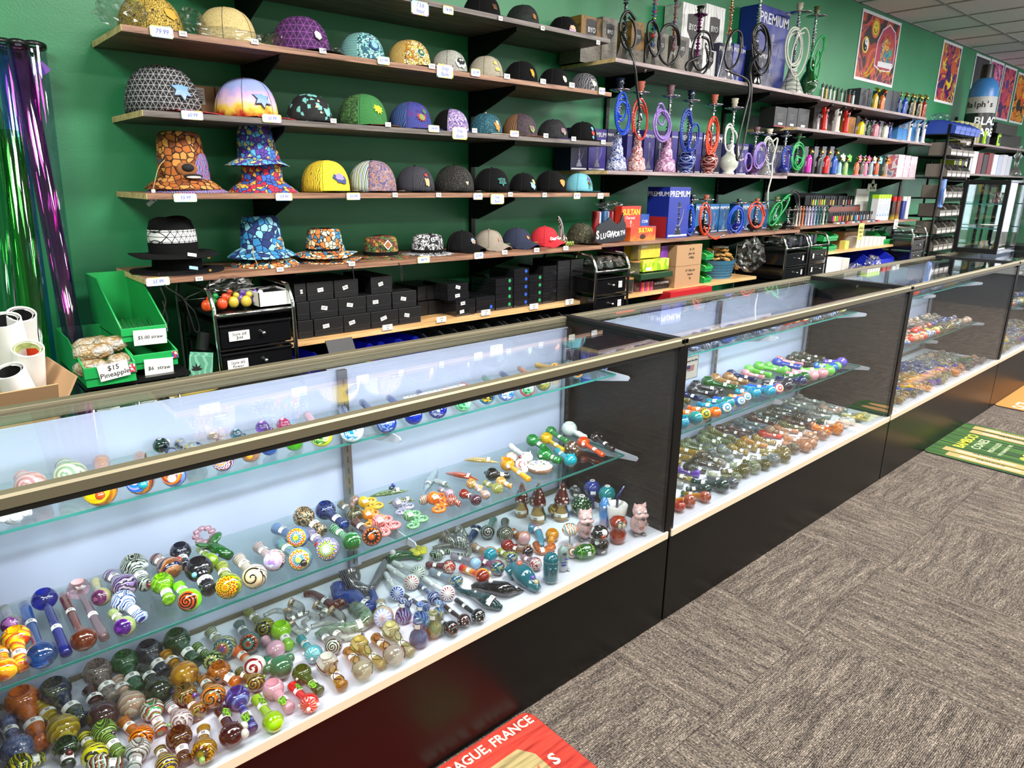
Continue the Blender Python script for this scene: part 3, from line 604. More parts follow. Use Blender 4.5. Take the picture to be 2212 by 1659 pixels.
P([
 (28, 1112, 60, 1108, 22, 'ox', (SO, 'e8f0f4', .1), 'lumpy white cloud-like pipe', {'knobs': [('e8f0f4', a, .45) for a in (0, 60, 120, 180, 240, 300)]}),
 (68, 1050, 50, 1035, 32, 'fx', (BD, 'd8b0b0 b88888', .2, 30), 'rose pink pipe with spiral face and black bee bead', {'face': ('spiral', 'd8b0b4 b08088', 3), 'knobs': [('181810', 160, .2)]}),
 (153, 1028, 140, 1010, 34, 'fx', (BD, 'd0d0b8 8fa890', .3, 30), 'pale green and cream ringed pipe', {'face': ('spiral', 'd8d8c0 90a890', 3)}),
 (217, 1060, 220, 1002, 34, 'fx', (SW, 'c88838 986028', .1, 30), 'amber pipe with bright yellow spiral face', {'face': ('spiral', 'f4d820 e0b81c f0d020', 3), 'knobs': [('c84820', 180, .3)]}),
 (303, 1040, 303, 992, 29, 'fx', (SW, '8a4a28 2a3050 c88048', .1, 30), 'pipe with sky blue and lilac spiral face', {'face': ('spiral', '6a98e0 b8b0e8 4a78d0', 3), 'knobs': [('3a8a98', 190, .35)]}),
 (376, 1026, 372, 985, 26, 'fx', (SW, '7088c0 404870', .1, 30), 'pipe with orange red and purple spiral face', {'face': ('spiral', 'e07030 b83828 705078 e09040', 3), 'knobs': [('f0e8e0', 170, .35)]}),
 (348, 962, 372, 978, 17, 'x', (SO, '10141c', 0), 'black frog-shaped pipe with white bulging eyes', {'knobs': [('f4f4f4', 100, .35), ('f4f4f4', 160, .35)]}),
 (418, 975, 390, 962, 24, 'ox', (CE, '283858 8898a8 b8b088 182030', .3, 130), 'navy pipe covered in looping cream threads'),
 (482, 996, 470, 975, 23, 'fx', (BD, 'c8b8d8 402838', .2, 60), 'violet scale-patterned pipe with red flower face', {'face': ('rays', 'c83828 e0b040 c8c0e0 403868 e8e8f0', 2.4)}),
 (461, 945, 478, 950, 13, 'x', (CE, 'd8dcd8 b0b4b0', .8, 100), 'clear rose-shaped pipe behind the rail'),
 (510, 938, 526, 944, 13, 'x', (CE, '88a8b8 5a8898', .6, 100), 'smoky teal rose-shaped pipe behind the rail'),
 (541, 980, 548, 966, 20, 'ox', (SP, 'e0b898 c8a890', .5, 60), 'peach lined pipe with orange side marble', {'knobs': [('f09830', 180, .35)]}),
 (567, 923, 582, 932, 15, 'x', (CE, 'a888d0 8860b0', .6, 100), 'violet rose-shaped pipe behind the rail'),
 (581, 968, 590, 956, 17, 'ox', (CE, '6898e0 4870c8', .5, 100), 'bright blue rose-shaped pipe in front of the rail'),
 (612, 917, 628, 926, 15, 'x', (CE, 'e07078 c84858', .5, 100), 'coral red rose-shaped pipe behind the rail'),
 (635, 956, 644, 944, 19, 'ox', (CE, '88e068 60c048', .5, 100), 'lime green rose-shaped pipe in front of the rail'),
 (694, 941, 664, 898, 25, 'fxs', ('gradx', 'c8d048 e8c8c8 d8a8b0', .1, 12), 'pink-stemmed pipe with green lion-face disc', {'face': ('blotch', 'c0d098 2a7030 98b870', 2)}),
 (760, 930, 740, 886, 26, 'fxs', ('gradx', 'd8ecf0 3a4a70 3a4a70', .1, 12), 'blue-stemmed pipe with teal bear on a white face', {'face': ('blotch', 'd0e8f0 2080a8 d8ecf0', 2)}),
 (835, 915, 783, 871, 22, 'fxs', ('gradx', '303c80 5a6a88 384878', .1, 12), 'navy pipe with silver mandala face and mint rim', {'face': ('blotch', '3a4a88 7888a8 70b0a0', 2.4)}),
 (893, 898, 841, 861, 20, 'fxs', (SP, '2a3478 3a4898', .1, 60), 'navy pipe with engraved blue flower face', {'face': ('blotch', '28348a 4868b8', 2.4)}),
 (945, 884, 905, 850, 21, 'fxs', (SP, '2f3070 404090', .1, 60), 'indigo pipe with silver elephant face', {'face': ('blotch', '2c3078 98a0a8 2c3078', 2)}),
 (1000, 871, 962, 843, 19, 'fxs', ('gradx', '88c8a0 e09898 e07878', .1, 12), 'mint pipe with green clover face and salmon stem', {'face': ('blotch', '98d0b0 2a8040 98d0b0', 2)}),
 (1051, 856, 1000, 833, 18, 'fxs', ('gradx', '3a80a8 d08070 d06860', .1, 12), 'pipe with black and yellow emblem face and pink stem', {'face': ('blotch', '202030 c8b860 202030', 2)}),
 (1093, 849, 1046, 817, 18, 'fxs', ('gradx', '7890c8 70a888 588868', .1, 12), 'pipe with white curl emblem on a blue face', {'face': ('blotch', '2860a8 e8f0f4 2860a8', 2)}),
 (1138, 840, 1084, 808, 17, 'fxs', ('gradx', 'd87080 28306c 28306c', .1, 12), 'pink pipe with green alien emblem and navy stem', {'face': ('blotch', '88c0a0 1c6030 88c0a0', 2)}),
 (1173, 829, 1122, 797, 16, 'fxs', ('gradx', '788858 c89080 d08858', .2, 12), 'olive pipe with textured round face and peach stem', {'face': ('blotch', '888850 586040 a8a878', 2.4)}),
 (1199, 795, 1160, 790, 12, 'fx', (BD, 'c8b048 c86038 e0d890', .1, 80), 'yellow and orange ringed pipe standing against the standard', {'face': ('spiral', 'd0a840 c05030 e8e0a0', 2)}),
 (1246, 806, 1228, 788, 13, 'fx', (SW, '5898a8 a8c0b8', .3, 60), 'peach and green ringed pipe with teal back', {'face': ('spiral', 'e8a070 e0c8a0 487858', 2), 'knobs': [('f09048', 200, .3)]}),
 (1267, 790, 1262, 770, 13, 'fx', (BD, '2848a8 5878c8', .1, 80), 'blue round pipe with light blue top and spiral face', {'face': ('spiral', '2848a8 6888d8', 2), 'knobs': [('88c8e0', 90, .5)]}),
 (1303, 788, 1300, 768, 13, 'fx', (BD, '3858b0 e8ecf4', .1, 80), 'blue and white wavy pipe at the shelf end', {'face': ('spiral', '3858b0 e8ecf4', 2)}),
], 't')
K2g = [('8ac078', 90, .2), ('8ac078', -90, .2)]
P([
 (47, 1514, 92, 1608, 34, 'w', (SP, 'c85a2c e08850 a8401c', .2, 110), 'big orange frit pipe'),
 (118, 1494, 178, 1560, 33, 'w', (BL, '16204a 2a3a30 505c40 202850', .1, 50), 'big navy and mossy green blotched pipe'),
 (136, 1576, 88, 1530, 33, 'ow', (SW, 'c8a838 e0d070 a88828', .3, 30), 'big mustard yellow cloudy pipe'),
 (211, 1452, 244, 1511, 30, 'w', (SP, '5a4a50 8a8078 3a2c34', .15, 90), 'big mauve-grey speckled pipe with open bowl', {'knobs': [('6a4a30', 190, .3)]}),
 (222, 1546, 196, 1496, 31, 'ow', (SP, '2c181c 4a2c2c 1c1014', .1, 90), 'big dark maroon speckled pipe'),
 (269, 1430, 298, 1493, 28, 'w', (SP, '143c20 2a6038 0c2a18', .2, 90), 'big bottle-green pipe with lime tip'),
 (284, 1521, 255, 1474, 29, 'ow', (SW, 'd8b8a0 e8d8c8 c8a090', .4, 30), 'big blush pink translucent pipe'),
 (321, 1408, 354, 1454, 28, '', (SP, '141c28 28303c 0c1018', .15, 90), 'big slate black pipe with open bowl', {'knobs': [('2c2c34', 10, .25)]}),
 (343, 1492, 313, 1450, 30, 'fo', (SP, '101812 24301c 141c14', .1, 90), 'big black-green pipe with faint spiral face', {'face': ('spiral', '141c16 2c3820', 2)}),
 (382, 1383, 421, 1431, 28, '', (SW, '1e4428 345c34 183820', .2, 30), 'big dark green pipe with open bowl near the back rail', {'knobs': [('2a5030', 10, .3)]}),
 (399, 1457, 358, 1420, 29, 'fw', (SW, 'c88820 e0a838 a86818', .2, 30), 'big amber pipe with golden spiral face', {'face': ('spiral', 'c88820 e0a838', 1.5), 'knobs': [('d0941c', 170, .3)]}),
 (37, 1620, 17, 1563, 33, 'o', (SP, '283868 6878a0 a0a8c0', .1, 60), 'big blue and white frit pipe at the photo corner'),
 (143, 1615, 148, 1656, 26, '', (SW, '141c10 285028 101410', .1, 50), 'black-green pipe with maroon side beads', {'knobs': [('5a1c18', 10, .3), ('5a1c18', 190, .3)]}),
 (205, 1632, 182, 1594, 27, 'fo', (BD, 'd8d028 b8b020 1c2410', 0, 40), 'acid yellow pipe with thin black curls', {'face': ('spiral', 'd8d428 d0c820 202810', 1.3)}),
 (224, 1580, 258, 1630, 26, '', (BD, '507828 a8c070 283818', .2, 70), 'grass green striped pipe', {'knobs': [('50283c', 200, .25), ('381c2c', 20, .25)]}),
 (306, 1593, 267, 1562, 26, 'fo', (BD, 'b86020 e09048 3a1c10', 0, 80), 'orange wood-grain swirled pipe with black dot eyes', {'face': ('spiral', 'c06820 e09850 401c10', 4), 'knobs': [('141414', 150, .15)]}),
 (328, 1533, 349, 1579, 24, '', (SW, 'd8d0cc 3a3040 c86038 48a068 e8e4e0', 0, 36), 'white pipe with thin rainbow lines and open bowl', {'knobs': [('10182c', 200, .25)]}),
 (392, 1556, 367, 1526, 24, 'fo', (BD, 'd8d0cc a8a0a0 4a4048', 0, 60), 'white and grey ringed pipe with lime side beads', {'face': ('spiral', 'e0dcd8 b0a8a8 6a5a58', 3), 'knobs': K2g}),
 (399, 1499, 428, 1546, 25, 'b', (SW, '4a2818 b87028 202814 888040', .1, 50), 'brown and ochre threaded pipe with violet bead', {'knobs': [('7a5ab0', 30, .22), ('7a5ab0', -140, .22)]}),
 (461, 1504, 439, 1470, 26, 'fo', (SW, 'b86028 708058 3a1c14 d89050', 0, 40), 'orange and sage spiral-faced pipe with black beads', {'face': ('spiral', 'b86028 788860 3a1c14 d08848', 2), 'knobs': [('101010', 190, .25), ('101010', 20, .2)]}),
 (298, 1620, 292, 1657, 26, '', (BD, 'b8c4bc 3c4c48 d8dcd8', .2, 60), 'grey and white ribbon-striped pipe with open bowl'),
 (387, 1593, 399, 1645, 27, '', (SW, '14140e 5a5020 281c10', .1, 60), 'near-black pipe with orange-flecked rim', {'knobs': [('101014', 40, .2), ('101014', 200, .2)]}),
 (441, 1622, 440, 1578, 27, 'fo', (BD, '8a6a28 c8a850 382810', 0, 80), 'brown and tan marbled pipe with celery green beads', {'face': ('rays', '7a4a20 c8a850 4a6030 382810', 1.6), 'knobs': [('98c070', 10, .25), ('98c070', 170, .25)]}),
 (360, 1652, 346, 1622, 24, 'o', (BD, '184458 d8c850 102838', 0, 60), 'dark teal pipe with yellow lines'),
 (212, 1652, 262, 1650, 24, 'o', (SW, 'a85028 68a090 e0d8c8 2a1c1c', 0, 40), 'rust and turquoise swirled pipe at the bottom edge'),
 (42, 1654, 90, 1640, 26, '', (SW, '10140c 3c6020 d8c838', 0, 40), 'black and olive flamed pipe at the bottom edge'),
 (473, 1452, 512, 1478, 25, '', (SP, 'a04c1c c87838 6a2c10', .1, 60), 'burnt orange pipe with open bowl and black beads', {'knobs': [('101010', 20, .2), ('101010', 180, .25), ('101010', -50, .2)]}),
 (461, 1427, 425, 1400, 22, 'fo', (SW, '58883c a8b878 1c2c18', .1, 40), 'green pipe with black zigzag face', {'face': ('rays', 'b8c080 1c2818', 2)}),
 (486, 1398, 455, 1369, 25, 'fo', (SW, '909878 58704c c8c0a0', .1, 40), 'sage pipe with teal and violet serrated face', {'face': ('rays', '285068 7868a0 b84830 889860', 1.3)}),
 (541, 1387, 516, 1352, 23, 'fo', (SO, '4a6460', .2), 'slate teal pipe with orange and teal eye face', {'face': ('rays', '181410 b84828 489088', 1.8)}),
 (572, 1356, 537, 1326, 22, 'fo', (SW, 'a8a840 282c14 787828', .1, 70), 'olive and black rippled pipe', {'face': ('rays', '14140c 8a8a38 14140c', 3)}),
 (607, 1361, 624, 1398, 22, '', (SO, '98d048', .1), 'lime green pipe with a sandy cone-like stem'),
 (595, 1403, 572, 1385, 21, 'ox', (SO, 'eab8c8', 0), 'pastel pink round pipe'),
 (677, 1413, 650, 1382, 20, 'fo', (SO, '4898a0', 0), 'turquoise pipe with shell-rayed face and white dots', {'face': ('rays', '58a8b0 98d0d4 4898a0', .3), 'knobs': [('e8f0f0', 150, .2), ('e8f0f0', 60, .2)]}),
 (550, 1439, 511, 1408, 24, 'fo', ('gradx', 'efebe4 efebe4 e06018 e06018', 0, 14), 'white and orange owl-like pipe with maroon ring eyes', {'face': ('spiral', 'f0ece8 8a3030', 2)}),
 (607, 1441, 575, 1432, 26, 'ow', (SO, '1f6a48', .1), 'dark emerald turtle-shaped pipe with clear stone', {'knobs': [('1f6a48', 60, .45), ('1f6a48', -80, .45), ('f0f4f4', -30, .3)]}),
 (652, 1455, 691, 1496, 21, 'g', (SO, '2a5c28', .2), 'forest green pipe with white dots and open bowl', {'knobs': [('f0f4f0', 120, .15), ('f0f4f0', 0, .15), ('f0f4f0', -60, .15)]}),
 (552, 1474, 517, 1453, 20, 'fo', (SW, '20281c 4a5030 a89038', .1, 60), 'black and khaki swirled pipe with green beads', {'face': ('spiral', '1c2018 4a5030 a08c48', 3), 'knobs': K2g}),
 (590, 1488, 626, 1533, 23, 'g', (SO, 'e8b8c4', .2), 'baby pink pipe with open bowl and clear pink stem'),
 (668, 1519, 631, 1484, 21, 'fog', (SO, 'd82c28', 0), 'scarlet pipe with white dots and rayed cap', {'face': ('rays', 'd83c34 f0a8a0 d83028', .3), 'knobs': [('f4e8e4', 150, .22), ('f4e8e4', 80, .2), ('f4e8e4', 210, .2)]}),
 (513, 1507, 547, 1576, 26, 'sg', (BD, '14348c 7c94c8 1c4098 102c68', .1, 22), 'royal blue pipe with pale ribbons and striped end'),
 (590, 1559, 554, 1512, 23, 'og', (SO, '9cd030', .1), 'solid lime green pipe with round smooth head'),
 (501, 1587, 478, 1538, 27, 'oeg', (SO, '0c0c0d', 0), 'black cat-faced pipe with pointed ears and big white eyes', {'knobs': [('f4f4ec', -75, .38), ('f4f4ec', -125, .38)]}),
 (706, 1432, 740, 1485, 24, 'v', ('gradx', 'e8ece4 d8b868 c89848', .45, 12), 'clear-headed amber pipe with brown tree branches'),
 (783, 1448, 751, 1409, 22, 'ov', ('gradx', 'e0e4c8 e0b070 e0a868', .45, 12), 'clear-headed amber pipe with green vines and red blossoms'),
 (776, 1392, 827, 1440, 20, 'v', (SP, 'e0dca8 d8c078 a8b868', .45, 60), 'pale yellow clear pipe with green vines'),
 (851, 1415, 811, 1380, 23, 'ov', ('gradx', 'e4e8dc d8b468 c89848', .5, 12), 'clear round pipe with brown branches and amber stem'),
 (844, 1361, 888, 1412, 20, 'v', (SP, 'e8ecd8 e0dca0 b8c888', .5, 60), 'clear pipe with leafy tendrils near the blue bubblers'),
 (720, 1394, 697, 1374, 20, 'fo', (BD, '14241c c8d4cc 1c3024', .1, 110), 'black and white ringed bullseye pipe', {'face': ('spiral', '14241c b8c8b8', 4)}),
 (858, 1280, 833, 1241, 17, 'fs', (SO, 'e8ecec', .1), 'white pipe with blue and red petal flower, nearest of the white ones', {'face': ('rays', 'e8ecf0 4858b0 e8ecf0 c03838', .2), 'stem': 1}),
 (889, 1257, 837, 1225, 17, 'fs', (SO, 'e9ecea', .1), 'white pipe with red petal flower, second of the white ones', {'face': ('rays', 'eceeec c03030 eceeec', .2)}),
 (903, 1237, 851, 1217, 17, 'fs', (SO, 'e6ebe6', .1), 'white pipe with green petal flower, beside the yellow flower', {'face': ('rays', 'eceeec 3a7048 eceeec', .2)}),
 (967, 1281, 917, 1252, 17, 'fs', (SO, 'eef0f2', .1), 'white pipe with dark red petal flower beside the dark fish', {'face': ('rays', 'f0f0f0 8a1c24 f0f0f0', .2)}),
 (828, 1332, 821, 1306, 23, 'f', (BD, 'c8b8a8 a87850 90a0b8 d8c878', .2, 70), 'ringed rainbow pipe with pale blue star flower face', {'face': ('rays', 'a06850 d8e0f0 a0b0d8 a06850', .5)}),
 (937, 1291, 905, 1262, 15, 'os', (SW, '182048 98a8d0 101430', .1, 60), 'black-stemmed pipe with blue and white swirled head'),
 (915, 1311, 872, 1288, 15, 'os', (SW, '14141c 50505c', 0, 60), 'black-stemmed pipe with grey swirled head'),
 (1033, 1331, 986, 1298, 16, 'fs', (SO, '0c0c0e', 0), 'black pipe with scattered white dots', {'face': ('dots', '0c0c0e e8e8e8', 3)}),
 (1002, 1341, 958, 1309, 15, 'fs', (SO, '2c1212', 0), 'black and maroon pipe with large white skull', {'face': ('dots', '3a1414 f0f0f0', 3)}),
 (975, 1358, 951, 1342, 17, 'fs', (SO, '100f10', 0), 'black pipe with small white skull and red spots', {'face': ('dots', '100f10 d08880', 3)}),
 (1042, 1244, 998, 1229, 17, 'fo', ('gradx', 'd8a050 c82820 e0b040 d82820', 0, 14), 'striped pipe with red-brown fox face', {'face': ('disc', '8a2c1c 8a2c1c', 1), 'knobs': [('8a2c1c', 100, .25), ('f0e0c8', -110, .25)]}),
 (1059, 1197, 1024, 1182, 17, 'fo', (BD, 'd8c8b0 c88050 3a3a3a', 0, 80), 'striped pipe with turquoise bird face and orange beak', {'face': ('disc', '3a8aa0 3a8aa0', 1), 'knobs': [('d86028', -100, .2)]}),
 (1074, 1226, 1038, 1212, 17, 'fo', (BD, '4a2038 b86888 1c1c2c', 0, 80), 'plum striped pipe with starry blue-green lens face', {'face': ('speck', '181c34 3a6878 b8b050', 3)}),
 (1027, 1216, 978, 1203, 14, 'fo', (BD, '8a80b0 d0b878 4a6aa0', 0, 80), 'lilac striped pipe with pale blue droplet face', {'face': ('disc', 'a8c8e8 a8c8e8', 1)}),
 (985, 1254, 932, 1236, 16, 'fo', (BD, '5898c8 d8b060 3878a8', 0, 60), 'light blue striped pipe with starry yellow lens face', {'face': ('speck', '182848 48708a c8b850', 3)}),
 (970, 1224, 924, 1222, 15, 'fo', (SW, '2c1c24 a83838 585058', 0, 60), 'dark striped pipe with red monster face', {'face': ('blotch', 'b84840 e8d8c8 b84840', 2)}),
 (1139, 1192, 1100, 1184, 14, 'foe', (BD, '1c1420 c88838 4a2830', 0, 80), 'black cat-faced pipe with striped orange collar', {'face': ('disc', '14101c 14101c', 1)}),
 (1096, 1179, 1116, 1184, 15, 'ox', (BD, 'b02820 1c1010', 0, 90), 'red and black tiger-striped pipe'),
 (1131, 1162, 1108, 1150, 15, 'fo', (BD, 'd88028 a85818', 0, 90), 'orange ribbed pipe with pale pink mouth face', {'face': ('disc', 'b08a98 d0a8a8', 1)}),
 (1104, 1206, 1080, 1192, 15, 'fo', (BD, '88a848 d0c860 2a4838', 0, 80), 'green and yellow striped pipe with planet lens face', {'face': ('speck', '101c30 386080 d0b070', 3)}),
 (1156, 1218, 1131, 1206, 15, 'fo', (BD, '4a3050 8868a8 c0a060', 0, 80), 'purple striped pipe with red cherry face', {'face': ('blotch', 'e0dcd8 a82020 e0dcd8', 2)}),
 (1053, 1149, 1066, 1125, 16, 'fox', (SW, '18201c 68a890', 0, 50), 'black pipe with silver pinwheel face and green rim', {'face': ('spiral', '0c0c0c 9a9a9a', 3)}),
 (1091, 1154, 1091, 1129, 19, 'fox', (SW, '24241c 606450', 0, 50), 'black and grey spiral-faced pipe', {'face': ('spiral', '141410 8a8c80', 5)}),
 (1193, 1155, 1190, 1172, 15, 'x', (SO, 'e09828', .3), 'orange mushroom-shaped pipe'),
 (1235, 1193, 1252, 1180, 13, 'fox', (BD, 'e8e4e0 d87838 2a6a70', 0, 80), 'white orange and teal candy-swirled pipe', {'face': ('spiral', 'e8e4e0 d87838 2a6a70', 2)}),
], 'd')
# ================================================================ special pieces in the nearest case
def base(px, py, z=DECK): return onZ(px, py, z)
def wr(rpx, p): return rpx*depth(p)/FPX
def gtube(label, pts, m, name='glass_hook_pipe', z=DECK, n=10, bowl=None, knobs=None, stick=.5, suffix=' on the nearest case deck'):
    """bent pipe: pts = (px, py, radius px, height of the centre above the deck in radii)"""
    W3 = []; rr = []
    for px, py, rp, hh in pts:
        p = onZ(px, py, z); r = wr(rp, p); p = onZ(px, py, z+r*hh); W3.append(p); rr.append(r)
    o0 = Vector((W3[0].x, W3[0].y, z)); P3 = [p-o0 for p in W3]; B = bez(P3, 6); R3 = []
    for i in range(len(B)):
        u = i/6; k = min(int(u), len(rr)-2); f = u-k; f = f*f*(3-2*f); R3.append(rr[k]*(1-f)+rr[k+1]*f)
    B = [Vector((p.x, p.y, max(p.z, R3[i]*.98))) for i, p in enumerate(B)]
    o = G().tube(B, R3, n).build(name, m, sm=1); o.location = o0
    tag(o, label+suffix, 'glass pipe', 'bent and figurative pieces in the nearest case')
    if bowl:
        e = B[0]; dd = (B[0]-B[2]).normalized(); r = R3[0]
        G().lathe([(r*.9, -r*.5), (r*1.15, 0), (r*1.2, r*.3), (r*.85, r*.3), (r*.6, -r*.2), (0, -r*.3)], 12, T(*e) @ zto(dd), close=False).build('bowl', glass(*bowl), o, sm=1)
    for kc, i, kr in knobs or []:
        q = B[int(i*(len(B)-1))]; G().ball((q.x, q.y, q.z+R3[int(i*(len(B)-1))]), R3[int(i*(len(B)-1))]*kr, 10, 6).build('marble', glass('solid', kc, 0), o, sm=1)
    if stick:
        i = int(stick*(len(B)-2)); sticker(o, B[i], B[i+1]-B[i], R3[i]*1.05, min(R3[i]*1.5, .012))
    return o
CL = ('blotch', 'dcdcd4 c8c4b0', .8, 60); TANR = ('bands', 'c8b898 8a5a48 d8ccb0 70503c', .1, 140)
for lb, pts in [('small horn pipe with tan-ringed bowl, topmost by the back rail', [(629, 1302, 9, 1.6), (650, 1312, 8, 1.1), (645, 1330, 6, 1), (600, 1318, 5, 1), (570, 1330, 4, 1)]),
                ('small horn pipe with dark-ringed bowl under the red horn', [(683, 1307, 9, 1.6), (703, 1318, 8, 1.1), (690, 1333, 7, 1), (668, 1326, 5, 1)]),
                ('small horn pipe with blue-rimmed bowl above the lime pipe', [(622, 1322, 9, 1.6), (625, 1338, 8, 1.2), (640, 1332, 5, 1), (668, 1322, 4, 1)]),
                ('small horn pipe with navy-rimmed bowl beside the lime pipe', [(630, 1350, 9, 1.6), (645, 1365, 8, 1.1), (662, 1362, 6, 1), (655, 1345, 5, 1), (668, 1335, 4, 1)]),
                ('horn pipe with widely ringed bowl beside the green clear hook', [(716, 1320, 10, 1.6), (738, 1333, 9, 1.1), (735, 1350, 7, 1), (705, 1345, 6, 1), (672, 1354, 5, 1)])]:
    gtube(lb, pts, glass(*CL), bowl=TANR, name='glass_horn_pipe')
gtube('dark red and black crooked horn pipe', [(656, 1284, 6, 1), (675, 1282, 7, 1), (697, 1295, 9, 1), (718, 1308, 11, 1), (738, 1300, 11, 1.4), (745, 1290, 8, 1.8)], glass('swirl', '1c1414 8a3828 3a1c18', .1, 60), name='glass_horn_pipe')
gtube('clear green-veined S-shaped hook pipe', [(764, 1313, 16, 1), (780, 1322, 18, 1), (790, 1338, 16, 1), (772, 1354, 13, 1), (735, 1356, 11, 1), (705, 1362, 10, 1), (683, 1374, 8, 1)], glass('speck', '4a8a50 c0d0b8 e0e8dc', .5, 70))
gtube('clear straight pipe with black wings beside the bullseye pipe', [(700, 1366, 9, 1), (722, 1368, 9, 1), (745, 1378, 8, 1), (786, 1368, 6, 1)], glass('blotch', 'c8d0c4 101410', .5, 60))
gtube('navy striped hammer pipe standing by the chrome standard', [(752, 1228, 21, 1.9), (757, 1246, 22, 1.2), (768, 1268, 15, 1), (800, 1272, 10, 1), (822, 1236, 10, 1), (833, 1214, 8, 1)], glass('bands', '182050 28386c a8a878 141a3c', .15, 90), stick=0)
gtube('cobalt blue bubbler pipe with bulb and curled neck', [(729, 1268, 16, 1.3), (735, 1290, 15, 1.2), (765, 1292, 18, 1), (790, 1312, 15, 1), (808, 1300, 10, 1), (804, 1278, 8, 1)], glass('speck', '1c2c7a 4058a8 182050', .3, 60), stick=.6)
gtube('long green stem pipe carrying a yellow flower', [(838, 1207, 10, 1), (860, 1200, 10, 1), (892, 1199, 9, 1), (905, 1203, 8, 1)], glass('solid', '1e5c28', .3), name='flower_pipe', knobs=[('e8e0e0', .2, .7)], stick=0)
o = thing('glass_flower', 'bright yellow five-petalled glass flower at the end of the green stem', 'glass flower', base(905, 1203))
for k in range(5):
    a = k*2*PI/5; G().ball((.016*math.cos(a), .016*math.sin(a), .022), (.013, .013, .006), 10, 6).build('petal', glass('solid', 'e8e020', .2), o, sm=1)
G().lathe([(.004, 0), (.004, .02), (.009, .03), (.002, .024), (0, .024)], 12).build('flower_centre', glass('solid', 'd8d020', .2), o, sm=1)
for s in (0, PI): G().ball((.02*math.cos(s+1), .022*math.sin(s+1), .008), (.012, .008, .004), 8, 6).build('leaf', glass('solid', '2a6c2c', .2), o, sm=1)
gtube('dark teal fish-like pipe with long tail', [(982, 1264, 5, 1), (995, 1276, 6, 1.6), (1022, 1285, 9, 1), (1052, 1298, 16, 1), (1070, 1308, 11, 1), (1084, 1313, 6, 1)], glass('swirl', '1c3c40 0f2428 284c50', .1, 60), name='fish_pipe', knobs=[('f0f0f0', .45, .35)], stick=.7)
gtube('glossy black whale-like pipe with white spots', [(1018, 1268, 5, 1.4), (1032, 1266, 9, 1), (1060, 1268, 14, 1), (1090, 1273, 16, 1), (1115, 1276, 8, 1), (1130, 1276, 2, 1)], glass('solid', '0c0c10', 0), name='whale_pipe', knobs=[('f4f4f4', .4, .4), ('f4f4f4', .8, .45)], stick=0)
gtube('teal cartoon head pipe with open toothy mouth', [(1096, 1240, 13, 1.1), (1112, 1232, 18, 1.1), (1132, 1243, 22, 1), (1150, 1262, 15, 1), (1164, 1274, 9, 1)], glass('solid', '226a78', 0), name='face_pipe', knobs=[('d88878', .4, .35), ('7868b8', .75, .4), ('e8d0a0', .9, .5)], stick=0)
gtube('navy hook pipe behind the black spiral pipes', [(1028, 1138, 12, 1.4), (1026, 1148, 9, 1.2), (1016, 1164, 8, 1), (1008, 1170, 6, 1)], glass('swirl', '182444 34507c', .2, 60), stick=.4)
for lb, pts in [('clear elephant pipe with black swirls and trunk forward', [(985, 1166, 16, 1.2), (1000, 1172, 15, 1), (1012, 1186, 8, 1), (1008, 1200, 5, 1), (975, 1196, 4, 1)]),
                ('clear elephant pipe with red and green ears', [(955, 1156, 15, 1.2), (968, 1164, 12, 1), (980, 1176, 7, 1), (950, 1180, 5, 1), (935, 1184, 4, 1)]),
                ('clear black-lined elephant pipe at the back of the trio', [(985, 1144, 13, 1.3), (995, 1150, 11, 1), (1008, 1160, 6, 1)])]:
    gtube(lb, pts, glass('swirl', 'b8c0b8 1c1c20 d8dcd4 5a2820' if 'red' in lb else 'c0c4bc 1c1c20 d8dcd4', .45, 50), name='elephant_pipe', stick=0)
gtube('twisted green stem pipe below the trunked pipes', [(936, 1196, 10, 1), (945, 1200, 11, 1), (958, 1192, 6, 1), (972, 1190, 6, 1)], glass('swirl', '28502c c8d8c8 141c14', .2, 60))
gtube('pastel rainbow bent tube pipe leaning by the mushrooms', [(1143, 1140, 10, 1.2), (1158, 1142, 9, 1.4), (1167, 1160, 8, 1.1), (1168, 1180, 8, 1)], glass('gradx', '5a90a8 b05878 d88838 e0a040', .1, 22))
gtube('clear orange rainbow tube pipe near the football', [(1158, 1176, 9, 1), (1166, 1190, 8, 1), (1180, 1188, 8, 1), (1195, 1180, 9, 1)], glass('speck', 'd87840 e8a078', .5, 60))
for i, (px, py, c, lb) in enumerate([(910, 1337, '3858a8 90a8d0', 'blue bubbler bottle with a price tag on its neck, leftmost'), (872, 1332, '283868 a0a8c8', 'blue standing bubbler bottle beside the rainbow flower pipe'), (937, 1362, '90a888 a89060', 'round bubbler bottle of blue-green and amber glass'),
                                     (905, 1383, '6878a8 487888', 'round bubbler bottle of iridescent blue-violet glass, frontmost'), (948, 1323, '5080b8 b0c0d8', 'small light blue bubbler bottle beside the skull pipes')]):
    p = base(px, py+10); r = wr([17, 18, 20, 21, 13][i], p)
    o = G().lathe([(0, 0), (r*.8, .002), (r, r*.5), (r*1.02, r*.9), (r*.8, r*1.5), (r*.42, r*1.9), (r*.5, r*2.5), (r*.55, r*2.9), (r*.3, r*3), (r*.25, r*2.6)], 18, close=False).build('glass_bubbler', glass('swirl', c, .35, 50), sm=1); o.location = p
    tag(o, lb+' on the nearest case deck' if len(lb.split()) < 11 else lb, 'glass bubbler', 'small bubblers in the nearest case')
    sticker(o, (0, 0, r*2.5), (0, 0, 1), r*.56, r*.5)
    G().tube([(r*.3, 0, r*1.2), (r*.9, 0, r*1.9), (r*1.2, 0, r*2.4)], [r*.3, r*.22, r*.2], 8).build('neck', glass('swirl', c, .35, 50), o, sm=1)
SPOT = glass('dots', '5a1c1c e8e0d8', 0, 75)
